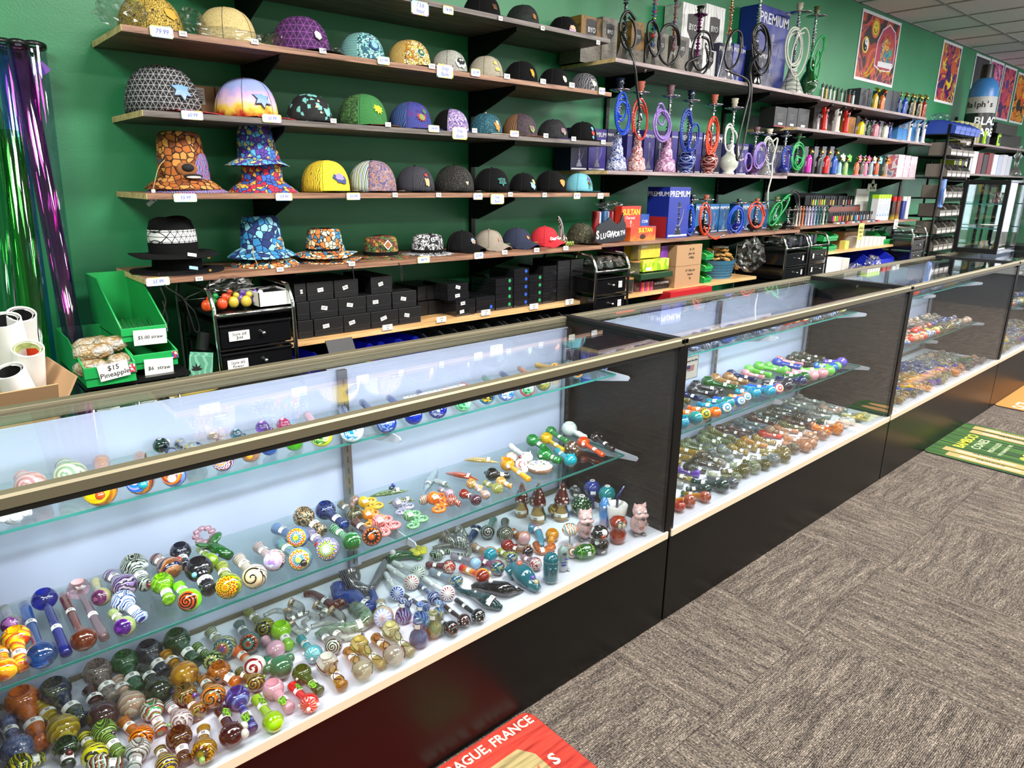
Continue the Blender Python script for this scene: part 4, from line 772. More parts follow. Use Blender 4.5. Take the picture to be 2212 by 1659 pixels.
for px, pb, pt, lb in [(1126, 1119, 1045, 'left mushroom pipe with a painted red-hatted gnome on its stem'), (1161, 1133, 1045, 'middle mushroom pipe with a green vine on its stem'), (1212, 1127, 1045, 'right mushroom pipe with a blue figure on its stem')]:
    p = base(px, pb-5); H = (pb-pt)*depth(p)/FPX*1.03; r = H*.13
    o = thing('mushroom_pipe', lb, 'glass pipe', p, .5, 'tall spotted mushroom pipes')
    G().lathe([(0, 0), (r*1.35, .001), (r*1.5, H*.1), (r*1.2, H*.25), (r*.75, H*.42), (r*.7, H*.52), (r*.3, H*.53)], 18, close=False).build('stem', glass('solid', 'd8b880', .5), o, sm=1)
    G().lathe([(r*.6, H*.5), (r*1.55, H*.48), (r*1.5, H*.56), (r*1.1, H*.72), (r*.65, H*.86), (r*.42, H*.94), (r*.38, H), (0, H*1.0)], 20, close=False).build('cap', SPOT, o, sm=1)
    c = {'l': ('7a1c1c', '2c4a60'), 'm': ('1e4a24', '1e4a24'), 'r': ('28508a', '1c3c24')}[lb[0]]
    G().tube([(0, -r*1.4, H*.08), (r*.2, -r*1.35, H*.2), (-r*.1, -r*1.1, H*.32), (r*.1, -r*.9, H*.42)], [r*.3, r*.25, r*.2, r*.1], 6).build('painted_figure', glass('solid', c[0], 0), o, sm=1)
    sticker(o, (0, -.0, H*.16), (0, 0, 1), r*1.42, r*1.2)
o = G().lathe([(0, 0), (.008, .001), (.007, .02), (.019, .022), (.02, .034), (.012, .045), (0, .048)], 16, close=False).build('mushroom_pipe', glass('swirl', '8a7040 506030 c8a868', .1, 60), sm=1); o.location = base(1195, 1118); tag(o, 'small brown snail-like mushroom pipe between the spotted mushrooms', 'glass pipe')
PIGM = glass('solid', 'ecc8c6', .05); EYE = glass('solid', 'f4f4f4', 0); DK = glass('solid', '14100f', 0)
for px, pb, pt, lb in [(1262, 1168, 1094, 'pink standing pig pipe in front of the green speckled globe'), (1378, 1157, 1082, 'pink standing pig pipe alone at the right end of the deck')]:
    p = base(px, pb-4); H = (pb-pt)*depth(p)/FPX*1.02
    o = thing('pig_pipe', lb, 'glass figurine', p, -.5, 'pink pig pipes')
    g = G(); g.ball((0, 0, H*.32), (H*.25, H*.24, H*.29), 16, 10); g.ball((0, -.01*H, H*.72), (H*.21, H*.2, H*.19), 14, 10); g.ball((0, -H*.16, H*.64), (H*.22, H*.12, H*.09), 12, 8)
    g.build('body', PIGM, o, sm=1)
    for s in (-1, 1):
        G().lathe([(H*.07, 0), (0, H*.11)], 8, T(s*H*.13, 0, H*.87) @ RY(s*.4)).build('ear', PIGM, o)
        e = G().ball((s*H*.09, -H*.19, H*.76), H*.05, 10, 6).build('eye', EYE, o, sm=1); G().ball((s*H*.085, -H*.235, H*.755), H*.018, 6, 4).build('pupil', DK, e)
        G().ball((s*H*.15, -H*.22, H*.4), (H*.05, H*.06, H*.03), 8, 6).build('trotter', glass('solid', '8a8488', 0), o, sm=1)
        G().ball((s*H*.12, -H*.12, H*.04), (H*.07, H*.09, H*.04), 8, 6).build('trotter', glass('solid', '8a8488', 0), o, sm=1)
    G().ball((0, -H*.29, H*.6), H*.055, 10, 6).build('snout', DK, o, sm=1)
    G().ball((0, -H*.23, H*.3), (H*.08, H*.03, H*.08), 10, 6).build('bowl', glass('solid', 'b88480', 0), o, sm=1)
def globe(px, pc, rp, pb, gl, lb, stem=True, name='globe_pipe'):
    p = base(px, pb); r = wr(rp, p); zc = onY(px, pc, p.y).z-DECK
    o = thing(name, lb, 'glass pipe', p); g = G().ball((0, 0, zc), r, 18, 12)
    if stem: g.lathe([(r*.5, 0), (r*.35, zc*.4), (r*.45, zc-r*.6)], 12)
    g.build('body', glass(*gl), o, sm=1); G().lathe([(r*.34, 0), (r*.3, r*.1), (r*.16, r*.1), (r*.1, -r*.1)], 12, T(0, 0, zc+r*.93)).build('mouth_ring', glass('solid', 'e8e0e0', 0), o, sm=1)
    G().box(-r*.4, -r*1.04, zc-r*.35, r*.2, -r*.9, zc-.0, RZ(-.6)).build('price_sticker', CREAMY, o); return o
globe(1277, 1055, 18, 1096, ('solid', '4a5498', .1), 'periwinkle blue ball on a dark stand at the back of the deck')
globe(1309, 1068, 19, 1108, ('solid', '2c848c', .1), 'teal ball with a star mark at the back of the deck')
globe(1255, 1092, 23, 1112, ('dots', '1c3c24 c8dcc0', .2, 120), 'dark green globe pipe with white speckles behind the first pig', False)
globe(1241, 1062, 13, 1088, ('swirl', 'c0c4c4 404448', .6, 60), 'clear skull-like globe behind the right mushroom', False)
def lathed(px, pb, pt, prof, gl, lb, name, parts=(), rz=-.5, cat='glass figurine'):
    p = base(px, pb); H = (pb-pt)*depth(p)/FPX*1.03; o = thing(name, lb, cat, p, rz)
    G().lathe([(r*H, z*H) for r, z in prof], 20, close=False).build('body', glass(*gl), o, sm=1)
    for nm, c, rr, col in parts: G().ball(tuple(q*H for q in c), tuple(q*H for q in rr), 12, 8).build(nm, glass(*col), o, sm=1)
    return o, H
lathed(1303, 1138, 1078, [(0, 0), (.14, .01), (.15, .3), (.17, .6), (.13, .68), (.18, .74), (.2, .84), (.15, .94), (.08, 1.1), (0, 1.15)], ('gradz', 'c8d0e0 e8c8c8 6a98d0', .1, 12), 'slim pastel figurine with blue pointed hair between the pigs', 'glass_figurine', [('eye', (.07, -.19, .84), (.05, .04, .05), ('solid', 'f4f4f4')), ('eye', (-.07, -.19, .84), (.05, .04, .05), ('solid', 'f4f4f4')), ('jacket', (.1, -.06, .3), (.07, .13, .27), ('solid', '24348c'))])
o, H = lathed(1330, 1140, 1086, [(0, 0), (.3, .01), (.36, .5), (.42, 1.0), (.38, 1.02), (.36, .9), (0, .88)], ('solid', 'e4e4e0', 0), 'white glass cup pipe with a smiling face and blue straw', 'cup_pipe', [('eye', (-.12, -.37, .6), (.04, .03, .05), ('solid', '141414')), ('eye', (.14, -.37, .6), (.04, .03, .05), ('solid', '141414')), ('mouth', (.01, -.38, .42), (.12, .03, .03), ('solid', '141414'))])
G().tube([(0, 0, .5*H), (.0, .0, 1.3*H), (.25*H, 0, 1.75*H)], .06*H, 8).build('straw', glass('solid', '20285a', .3), o, sm=1)
lathed(1333, 1170, 1111, [(0, 0), (.24, .01), (.3, .2), (.3, .4), (.2, .52), (.3, .66), (.32, .8), (.2, .96), (0, 1)], ('solid', 'a04838', .05), 'terracotta hooded figurine with big pale eyes', 'glass_figurine', [('face_opening', (0, -.22, .76), (.19, .12, .17), ('solid', '50483c')), ('eye', (-.07, -.33, .78), (.07, .04, .09), ('solid', 'd8d0b8')), ('eye', (.08, -.33, .78), (.07, .04, .09), ('solid', 'd8d0b8'))])
lathed(1293, 1192, 1133, [(0, 0), (.22, .01), (.34, .14), (.36, .34), (.26, .52), (.22, .56), (.3, .62), (.34, .76), (.26, .92), (.12, .98), (.08, .92)], ('dots', '0e0e10 e8e8e8', 0, 30), 'black jar pipe with white skull faces and red nose', 'jar_pipe', [('nose', (.02, -.34, .76), (.09, .06, .08), ('solid', 'b04030')), ('neck_ring', (0, 0, .55), (.27, .27, .03), ('solid', '8a8a8c'))])
lathed(1189, 1256, 1190, [(0, 0), (.2, .01), (.24, .1), (.25, .5), (.24, .85), (.16, .97), (0, 1)], ('solid', '1f6a78', 0), 'teal upright capsule pipe with a face and white bands', 'capsule_pipe', [('band', (0, 0, .1), (.255, .255, .015), ('solid', 'e8e8e8')), ('band', (0, 0, .76), (.255, .255, .015), ('solid', 'e8e8e8')), ('nose', (0, -.26, .45), (.05, .07, .1), ('solid', '1a5a68')), ('eye', (-.08, -.23, .58), (.05, .04, .04), ('solid', '2a8490')), ('eye', (.08, -.23, .58), (.05, .04, .04), ('solid', '2a8490'))])
lathed(1215, 1231, 1174, [(0, 0), (.17, .01), (.2, .1), (.21, .65), (.2, .8), (.12, .95), (0, 1)], ('gradz', 'd8d8dc d8d8dc 90a4a0', 0, 12), 'white cylindrical pipe with royal blue dashes and grey dome', 'capsule_pipe', [('panel', (-.02, -.2, .3), (.1, .03, .04), ('solid', '2438a0')), ('panel', (-.02, -.2, .42), (.12, .03, .03), ('solid', '2438a0')), ('panel', (.05, -.2, .55), (.1, .03, .03), ('solid', '2438a0')), ('lens', (0, -.2, .76), (.08, .04, .07), ('solid', '202028')), ('foot', (.2, -.05, .05), (.06, .15, .04), ('solid', 'c8ccd0')), ('foot', (-.2, -.05, .05), (.06, .15, .04), ('solid', 'c8ccd0'))])
lathed(1230, 1178, 1130, [(0, 0), (.14, .01), (.13, .04), (.04, .1), (.04, .5), (.28, .58), (.36, .76), (.28, .94), (0, 1.02)], ('swirl', 'e8e4dc d88040 e8e4dc 88a8a0', 0, 25), 'white and orange swirled lollipop pipe standing on a thin stem', 'lollipop_pipe')
p = base(1263, 1206); r = wr(17, p); o = thing('football_pipe', 'emerald green glass football lying at the front edge with white lacing', 'glass figurine', (p.x, p.y, DECK), -.35)
G().lathe([(0, -1.7*r), (.35*r, -1.5*r), (.8*r, -.9*r), (r, 0), (.8*r, .9*r), (.35*r, 1.5*r), (0, 1.7*r)], 18, T(0, 0, r) @ RY(PI/2), close=False).build('body', glass('solid', '1c7c1c', .45), o, sm=1)
for s in (-1, 1): G().lathe([(.83*r, -.03*r), (.86*r, 0), (.83*r, .03*r)], 18, T(s*.85*r, 0, r) @ RY(PI/2), close=False).build('band', glass('solid', 'c8d840', .2), o, sm=1)
g = G()
for k in range(-2, 3): g.box(k*.15*r-.03*r, -.18*r, 1.96*r, k*.15*r+.03*r, .18*r, 2.02*r)
g.box(-.5*r, -.03*r, 1.97*r, .5*r, .03*r, 2.03*r); o2 = g.build('lacing', EYE, o); o2.rotation_euler = (.6, 0, 0); o2.location = (0, r*.55*1.02, r*(1-math.cos(.6)))
G().box(-.1*r, -r*1.02, r*.9, r*.35, -r*.94, r*1.4).build('price_sticker', CREAMY, o)
def flatdisc(px, py, rp, z, gl, lb, name, h=.5, parts=()):
    p = onZ(px, py, z); r = wr(rp, p); o = thing(name, lb, 'glass pipe', p)
    G().lathe([(0, 0), (r*.85, .0), (r, r*h*.35), (r*.97, r*h*.7), (r*.7, r*h), (0, r*h*1.05)], 22, close=False).build('body', glass(*gl), o, sm=1); return o, r
Z2 = GS2[0]
o, r = flatdisc(1166, 1016, 29, Z2, ('solid', 'd8a890', .5), 'round doughnut-like pipe with white icing and coloured sprinkles', 'doughnut_pipe')
G().lathe([(r*.9, r*.32), (r*.97, r*.42), (r*.7, r*.56), (0, r*.6)], 22, close=False).build('icing', glass('solid', 'eeeee8', 0), o, sm=1)
for k in range(26):
    a = rnd.random()*6.28; q = r*.75*math.sqrt(rnd.random()); G().box(-r*.07, -r*.018, 0, r*.07, r*.018, r*.04, T(q*math.cos(a), q*math.sin(a), r*.585) @ RZ(rnd.random()*3)).build('sprinkle', glass('solid', rnd.choice(['203048', 'e8e020', '2848b0', '2a7038']), 0), o)
for i, (px, py, rp, col, lb) in enumerate([(786, 1097, 15, 'e8b820', 'yellow coiled octopus pipe'), (793, 1123, 14, 'e89028', 'orange coiled octopus pipe'), (818, 1140, 17, 'e8b0a8', 'pink striped coiled octopus pipe'),
                                           (858, 1098, 13, 'b8a8c8', 'lilac and grey coiled octopus pipe'), (883, 1126, 15, '88c098', 'mint green coiled octopus pipe'), (936, 1090, 17, 'e07838', 'orange-red coiled octopus pipe'), (760, 1096, 0, '', '')]):
    if not rp: continue
    p = onZ(px, py, Z2); r = wr(rp, p); gl = glass('rings', '%s %s' % (col, {'e8b0a8': 'c86870', 'b8a8c8': '8a98a0', '88c098': '5a8050'}.get(col, col)), .1, 250)
    o = thing('octopus_pipe', lb+' on the nearest middle shelf', 'glass pipe', (p.x, p.y, Z2), 0, 'coiled octopus pipes')
    G().ball((0, 0, r*.9), (r*.8, r*.8, r*.9), 14, 10).build('head', gl, o, sm=1)
    for a, s in ((-.5, 1), (-1.9, -1), (.6, 1)):
        pts = []; c = Vector((r*1.9*math.cos(a), r*1.9*math.sin(a), r*.25)) 
        for k in range(26):
            u = k/25; q = r*(1.05-.85*u); b = a+PI+s*u*9; pts.append(c+Vector((q*math.cos(b), q*math.sin(b), 0)))
        G().tube(pts, [r*(.28-.12*k/25) for k in range(26)], 8).build('tentacle', gl, o, sm=1)
    G().box(-r*.5, -r*.25, r*1.5, r*.3, r*.25, r*1.56, RX(.5)).build('price_sticker', CREAMY, o)
def leafpipe(pa, pb, wd, col, lb, z=Z2, k=1., name='leaf_pipe'):
    a, b2 = onZ(*pa, z), onZ(*pb, z); d = b2-a; L = d.length; wv = wr(wd, a); n = 14; vs = []; fs = []
    for i in range(n+1):
        u = i/n; q = wv*math.sin(PI*min(1, u*1.02))**.8*(1-.25*u)
        for j, (sy2, sz) in enumerate([(-1, .25), (-.5, .75), (0, .95), (.5, .75), (1, .25), (0, 0)]): vs.append((u*L, sy2*q*(1+.08*(i % 2)), max(.0002, sz*q*.9)))
    for i in range(n):
        for j in range(6): fs.append((i*6+j, i*6+(j+1) % 6, (i+1)*6+(j+1) % 6, (i+1)*6+j))
    o = G().add(vs, fs).build(name, glass(*col), sm=1); o.location = a; o.rotation_euler = (0, 0, math.atan2(d.y, d.x)); tag(o, lb, 'glass pipe')
    sticker(o, (L*.7, 0, wv*.3), (1, 0, 0), wv*.55, wv*.5)
    return o
leafpipe((797, 1074), (884, 1060), 14, ('bands', '4a6038 88a068 3c5030', .3, 90), 'leaf-shaped olive green pipe with a blue frog sitting on it')
leafpipe((838, 1088), (898, 1080), 12, ('swirl', '606838 98a068 38401c', .2, 60), 'leaf-shaped khaki pipe with a pale blue stone')
leafpipe((944, 1010), (915, 1068), 12, ('speck', '788c98 a0b0b4', .4, 60), 'grey-blue fish-tail shaped pipe pointing at the back panel')
leafpipe((930, 1036), (976, 1056), 12, ('speck', '90a090 b8c0b0', .5, 60), 'grey-green clear shell pipe behind the red conch')
leafpipe((962, 1022), (1036, 1038), 13, ('bands', 'a83820 d07858 8a2818', .3, 60), 'red-orange conch-shaped pipe with ribs')
leafpipe((1000, 994), (1080, 1000), 13, ('bands', 'c0a060 e0cfa0 98783c', .35, 60), 'long amber beaded leaf pipe')
o = thing('glass_frog', 'tiny dark blue glass frog on the olive leaf pipe', 'glass figurine', onZ(846, 1058, Z2+.018)); G().ball((0, 0, .006), (.009, .007, .006), 10, 6).build('body', glass('solid', '14303c', 0), o, sm=1)
for s in (-1, 1): G().ball((.006, s*.004, .012), .004, 8, 6).build('eye', glass('solid', '2838a0', 0), o, sm=1)
o = thing('heart_pipe', 'round striped pipe with a red heart on its face, middle glass shelf', 'glass pipe', onZ(917, 1090, Z2))
G().ball((0, 0, .014), (.017, .010, .014), 14, 8).build('body', glass('rings', 'e0d0b0 b85838 4a8890', 0, 200), o, sm=1)
G().lathe([(0, 0), (.006, .001), (0, .002)], 10, T(.006, -.012, .015) @ RX(PI/2)).build('heart', glass('solid', 'd02020', 0), o)
o = thing('cactus_pipe', 'green cactus-like pipe topped by a clear pink flower', 'glass pipe', onZ(489, 1208, Z2), .4); gm = glass('solid', '1e6428', .3)
G().tube([(0, -.012, .012), (.004, .03, .015), (.006, .06, .02)], [.011, .014, .012], 12).build('body', gm, o, sm=1)
for s in (-1, 1): G().ball((s*.03, .05, .02), (.02, .014, .006), 10, 6, RY(-s*.5)).build('leaf', gm, o, sm=1)
for k in range(9):
    a = k*2*PI/9; G().ball((.008+.021*math.cos(a), .072+.021*math.sin(a)*.6, .04+.012*math.sin(a)), (.011, .007, .006), 8, 6).build('petal', glass('solid', 'e8b8c0', .6), o, sm=1)
o = G().box(0, 0, 0, .16, .010, .0006).build('notice_strip', WHITE); p = onZ(868, 858, .9675); o.location = (p.x, 1.15+.026, .9672); tag(o, 'narrow white notice strip on the case top reading please do not lean on glass', 'notice')
text('PLEASE DO NOT LEAN ON GLASS', .0085, INK, o, T(.08, .005, .0007), sx=1.05)
# ================================================================ second case: rows of pipes
PAL = {
 'fire': [('gradx', 'c83820 e8a028 2c6c50', .1, 12, 'red, yellow and green'), ('gradx', 'd8481c d89028 2a6470', .1, 12, 'orange and teal')],
 'blue': [('solid', '1c3cb0', .4, 60, 'cobalt blue'), ('solid', '8868c8', .3, 60, 'violet'), ('speck', 'c8a078 d8a8a0', .3, 60, 'peach'), ('solid', '14403a', .3, 60, 'dark teal')],
 'olive': [('speck', '5a5a30 90883c', .3, 60, 'olive'), ('speck', '4a5058 788088', .3, 60, 'slate grey'), ('swirl', '8a8048 404830', .3, 60, 'moss striped'), ('speck', '98a080 c0c8a8', .5, 60, 'sage')],
 'clear': [('blotch', 'c8b068 787858 e0d8b0', .5, 50, 'clear gold-flecked'), ('blotch', 'b0b8b8 c8a048', .5, 50, 'clear silver and gold'), ('speck', 'b8b8b0 a08858', .6, 50, 'clear smoky')],
 'pink': [('speck', 'd89878 e8b898', .4, 60, 'salmon'), ('speck', 'd8a888 e8c8b0', .45, 60, 'pale peach'), ('speck', 'c87058 e09080', .35, 60, 'coral'), ('solid', 'e04020', .1, 60, 'scarlet')],
 'mix': [('swirl', '4a6890 90a8c0', .3, 60, 'steel blue'), ('speck', 'e05020 f0a030', .1, 60, 'flame orange'), ('speck', '4a5030 707848', .3, 60, 'dark olive'), ('swirl', '982820 e0b090', .2, 70, 'red basket-patterned')],
 'white': [('solid', 'ece9e4', 0, 60, 'white'), ('solid', 'e8e4e0', 0, 60, 'chalk white')],
 'end': [('speck', 'c8a898 e0c8b8', .4, 60, 'rose beige'), ('speck', 'a8b0a8 c8c8c0', .5, 60, 'clear grey'), ('speck', 'c8b898 a87858', .4, 60, 'tan spotted')],
 'amber': [('swirl', 'b88838 e0c078 4a3818 d8a850', .3, 50, 'amber striped'), ('swirl', 'c09848 5a4420 d8c890', .3, 50, 'honey and brown'), ('swirl', 'a8a060 403c20 d0c890', .35, 50, 'yellow-green striped'), ('speck', 'c8843c e0a860', .35, 60, 'caramel')],
 'green': [('swirl', '708858 b8c0a0 3a4a28', .35, 60, 'leaf green striped'), ('swirl', 'a8a070 384828', .3, 60, 'green and straw'), ('speck', '98a080 58683c', .4, 60, 'mossy clear')],
 'dark': [('swirl', '30302c 787060 1c1c18', .2, 60, 'charcoal swirled'), ('speck', '3c4438 6a6c60', .3, 60, 'dark grey-green'), ('speck', '48302c 80645c', .3, 60, 'mauve brown'), ('speck', '68808a a0a8a8', .5, 60, 'clear slate')],
 'rain': [('speck', '1868a0 38a0b0', 0, 60, 'turquoise'), ('speck', 'd84828 f09038', 0, 60, 'orange'), ('speck', '2848b0 4070d0', 0, 60, 'royal blue'), ('speck', '208a60 3878a0', 0, 60, 'green-blue'), ('speck', 'e0b828 f0d858', 0, 60, 'yellow')],
 'bottle': [('solid', '1c6a28', .4, 60, 'bottle green'), ('solid', '202c60', .3, 60, 'navy'), ('speck', 'a07850 c8a078', .3, 60, 'tan'), ('solid', '28501c', .3, 60, 'forest green'), ('solid', '2c2c34', .2, 60, 'smoke black')],
 'lilac': [('solid', '5868c0', .1, 60, 'periwinkle'), ('solid', '7a70c8', .1, 60, 'lavender'), ('solid', 'e0a8b0', .1, 60, 'pink'), ('solid', '88d070', .1, 60, 'mint green'), ('solid', '4878c8', .2, 60, 'sky blue')],
 'globe': [('swirl', '8a8c90 283c78 b8b8b8', .3, 50, 'silver and navy'), ('speck', '283c80 6878a8', .2, 60, 'navy blue'), ('swirl', '505868 a0a0a8 30407c', .3, 50, 'pewter blue')],
 'gmix': [('solid', 'd84020', 0, 60, 'red'), ('swirl', 'c8b838 202828 e8e0c0', 0, 50, 'yellow and black'), ('swirl', '3858a0 c8c8b8', 0, 50, 'blue ringed'), ('speck', 'd8c860 e8e0a0', .2, 60, 'pale yellow'), ('speck', 'b8b8b0 d0d0cc', .6, 60, 'clear')]}
def row(cx0, z, yh, yt, zones, pitch, r, where, case, name='glass_pipe', x0=.05, x1=1.70, st='', dx=.03):
    n = int((x1-x0)/pitch); tot = sum(q for _, q in zones); ptr = 0; i = 0
    for i in range(n):
        u = (i+.5)/n*tot; a = 0
        for zn, q in zones:
            a += q
            if u < a: break
        c = rnd.choice(PAL[zn]); x = cx0+x0+(i+.5)*pitch+rnd.uniform(-.008, .008); j = rnd.uniform(-.018, .018)
        h = Vector((x, yh+j, z)); t = Vector((x+(-dx if yh < yt else dx)*rnd.uniform(.4, 1.9), yt+rnd.uniform(-.018, .018), z)); rr = r*rnd.uniform(.82, 1.12)
        s = st+rnd.choice(['', 'o', 'o', 'w', 'ow', 'b']); kw = {}
        if zn in ('rain', 'fire', 'globe', 'gmix') and rnd.random() < .6:
            s += 'f'; kw['face'] = ({'rain': 'rays', 'fire': 'speck', 'globe': 'blotch', 'gmix': 'spiral'}[zn], {'rain': rnd.choice(['f0f0e0 2878a0', 'e8c048 2a5838', 'f0e0d8 d83820']), 'fire': '28382c c84828 a8b0a0', 'globe': '283878 a8b0b8 283878', 'gmix': 'e8e0a0 283028'}[zn], 2)
        if zn == 'white' and rnd.random() < .7: s += 'f'; kw['face'] = ('disc', '8a4830 a05838', 1)
        pipe('d', 0, 0, 0, 0, 0, s, c[:4], '', world=(z, h, t, rr), name=name, group='pipes in the '+case+' case', lbl='%s pipe, %s from left in the %s, %s case' % (c[4], ORD[i], where, case), **kw)
c2 = CX[2]
row(c2, DECK, 1.215, 1.295, [('fire', 5), ('blue', 3), ('olive', 5), ('clear', 5), ('pink', 6), ('mix', 3), ('white', 3), ('end', 2)], .062, .0245, 'front deck row', 'second')
row(c2, DECK, 1.405, 1.325, [('fire', 2), ('clear', 3), ('blue', 2), ('dark', 2), ('clear', 3), ('amber', 4), ('pink', 3), ('green', 2), ('dark', 3), ('end', 4)], .062, .0245, 'middle deck row', 'second')
row(c2, DECK, 1.545, 1.445, [('olive', 1), ('amber', 8), ('green', 6), ('dark', 5), ('blue', 1), ('dark', 4), ('end', 3)], .06, .0245, 'rear deck row', 'second')
row(c2, GS2[0], 1.33, 1.42, [('clear', 3), ('rain', 12), ('bottle', 5), ('lilac', 6)], .066, .0245, 'front middle-shelf row', 'second')
row(c2, GS2[0], 1.55, 1.46, [('dark', 2), ('rain', 3), ('olive', 2), ('bottle', 8), ('lilac', 6), ('dark', 3)], .07, .0245, 'rear middle-shelf row', 'second')
row(c2, GS1[0], 1.388, 1.49, [('lilac', 1), ('globe', 14), ('gmix', 8)], .072, .030, 'top-shelf row', 'second', name='globe_pipe', st='s', dx=.02)
p = onY(1498, 762, 1.163); w = .072; o = G().box(-w/2, 0, -.036, w/2, .0012, .036).build('window_sign', WHITE); o.location = (1.715+w/2+.012, 1.161, .895-.028); tag(o, 'small white card with a flag map taped inside the second case window', 'sign')
G().box(-w/2, -.0003, -.036, w/2, 0, -.0345).build('sign_border', INK, o); G().box(-w/2, -.0003, .0345, w/2, 0, .036).build('sign_border', INK, o)
for s in (-1, 1): G().box(s*(w/2-.0007)-.0007, -.0003, -.036, s*(w/2-.0007)+.0007, 0, .036).build('sign_border', INK, o)
text('American Flow Glass', .0082, INK, o, T(0, -.0004, .022) @ FRONT, sx=.9)
mp = [(-.022, .008), (-.005, .009), (.0, .006), (.008, .004), (.014, .009), (.022, .011), (.018, .004), (.014, -.003), (.013, -.014), (.009, -.010), (.0, -.012), (-.006, -.014), (-.012, -.008), (-.019, -.006), (-.023, 0)]
for k in range(4): G().box(-.0215+k*.0008, -.0006, .0045-k*.0046, .017-k*.001, -.0002, .0068-k*.0046).build('flag_stripe', mat('flag_red', 'b02c34', rough=.6), o)
G().box(-.0225, -.0008, -.003, -.006, -.0002, .0085).build('flag_field', mat('flag_blue', '2c3c80', rough=.6), o)
# ================================================================ third and fourth case: everything past the limit, joined
def addpipe(g, h, t, r, n=10):
    d = t-h; d.z = 0; L = max(d.length, r*1.4); a = math.atan2(d.y, d.x); M = T(h.x, h.y, h.z) @ RZ(a)
    g.lathe([(0, 0), (r*.7, r*.3), (r, r*.9), (r*.75, r*1.6), (r*.5, r*1.75), (r*.3, r*1.3), (0, r*1.2)], n, M, close=False)
    g.tube([(r*.5, 0, r*.8), (L*.5, 0, r*.5), (L*.8, 0, r*.5), (L, 0, r*.5)], [r*.45, r*.38, r*.45, r*.3], 8, M)
g = G(); mats = []; names = {}
def joined(cx0, z, yh, yt, zones, pitch, r, x0=.05, x1=1.70):
    n = int((x1-x0)/pitch); tot = sum(q for _, q in zones)
    for i in range(n):
        u = (i+.5)/n*tot; a = 0
        for zn, q in zones:
            a += q
            if u < a: break
        k = rnd.randrange(len(PAL[zn])); key = (zn, k)
        if key not in names: names[key] = len(mats); mats.append(glass(*PAL[zn][k][:4]))
        g.cur = names[key]; x = cx0+x0+(i+.5)*pitch+rnd.uniform(-.01, .01)
        addpipe(g, Vector((x, yh+rnd.uniform(-.015, .015), z)), Vector((x+rnd.uniform(-.03, .03), yt, z)), r*rnd.uniform(.8, 1.1))
        if rnd.random() < .5: g.cur = names.setdefault('st', len(mats)); (mats.append(CREAMY) if g.cur == len(mats) else None); g.box(x-.006, (yh+yt)/2-.005, z+r*.95, x+.006, (yh+yt)/2+.005, z+r*1.0)
for cx0, zz in ((CX[3], 0), (CX[4], 1)):
    joined(cx0, DECK, 1.21, 1.28, [('dark', 2), ('amber', 4), ('clear', 4), ('blue', 2), ('green', 4), ('mix', 3), ('dark', 6)], .046, .020)
    joined(cx0, DECK, 1.38, 1.31, [('clear', 3), ('rain', 3), ('dark', 3), ('amber', 3), ('globe', 5), ('clear', 5)], .046, .020)
    joined(cx0, DECK, 1.44, 1.52, [('green', 5), ('dark', 5), ('globe', 5), ('end', 6)], .046, .020)
    joined(cx0, GS2[0], 1.33, 1.41, [('lilac', 4), ('mix', 4), ('pink', 3), ('gmix', 4), ('clear', 6), ('end', 2)], .046, .020)
    joined(cx0, GS2[0], 1.54, 1.46, [('globe', 6), ('clear', 4), ('dark', 4), ('end', 6)], .046, .020)
    joined(cx0, GS1[0], 1.385, 1.44, [('pink', 3), ('gmix', 5), ('globe', 5), ('clear', 3), ('dark', 3)], .052, .026, x0=.12)
    joined(cx0, GS1[0], 1.50, 1.55, [('gmix', 5), ('globe', 5), ('clear', 3)], .06, .024, x0=.12)
    joined(cx0, DECK, 1.25, 1.32, [('clear', 5), ('rain', 3), ('end', 5), ('blue', 3), ('bottle', 4)], .07, .02)
    joined(cx0, GS2[0], 1.42, 1.47, [('rain', 3), ('clear', 5), ('pink', 3), ('globe', 4)], .07, .02)
o = g.build('small_glass_pipes', mats, sm=1, sharp=50); tag(o, 'hundreds of small mixed glass pipes filling the third and fourth cases', 'glass pipes', kind='stuff')
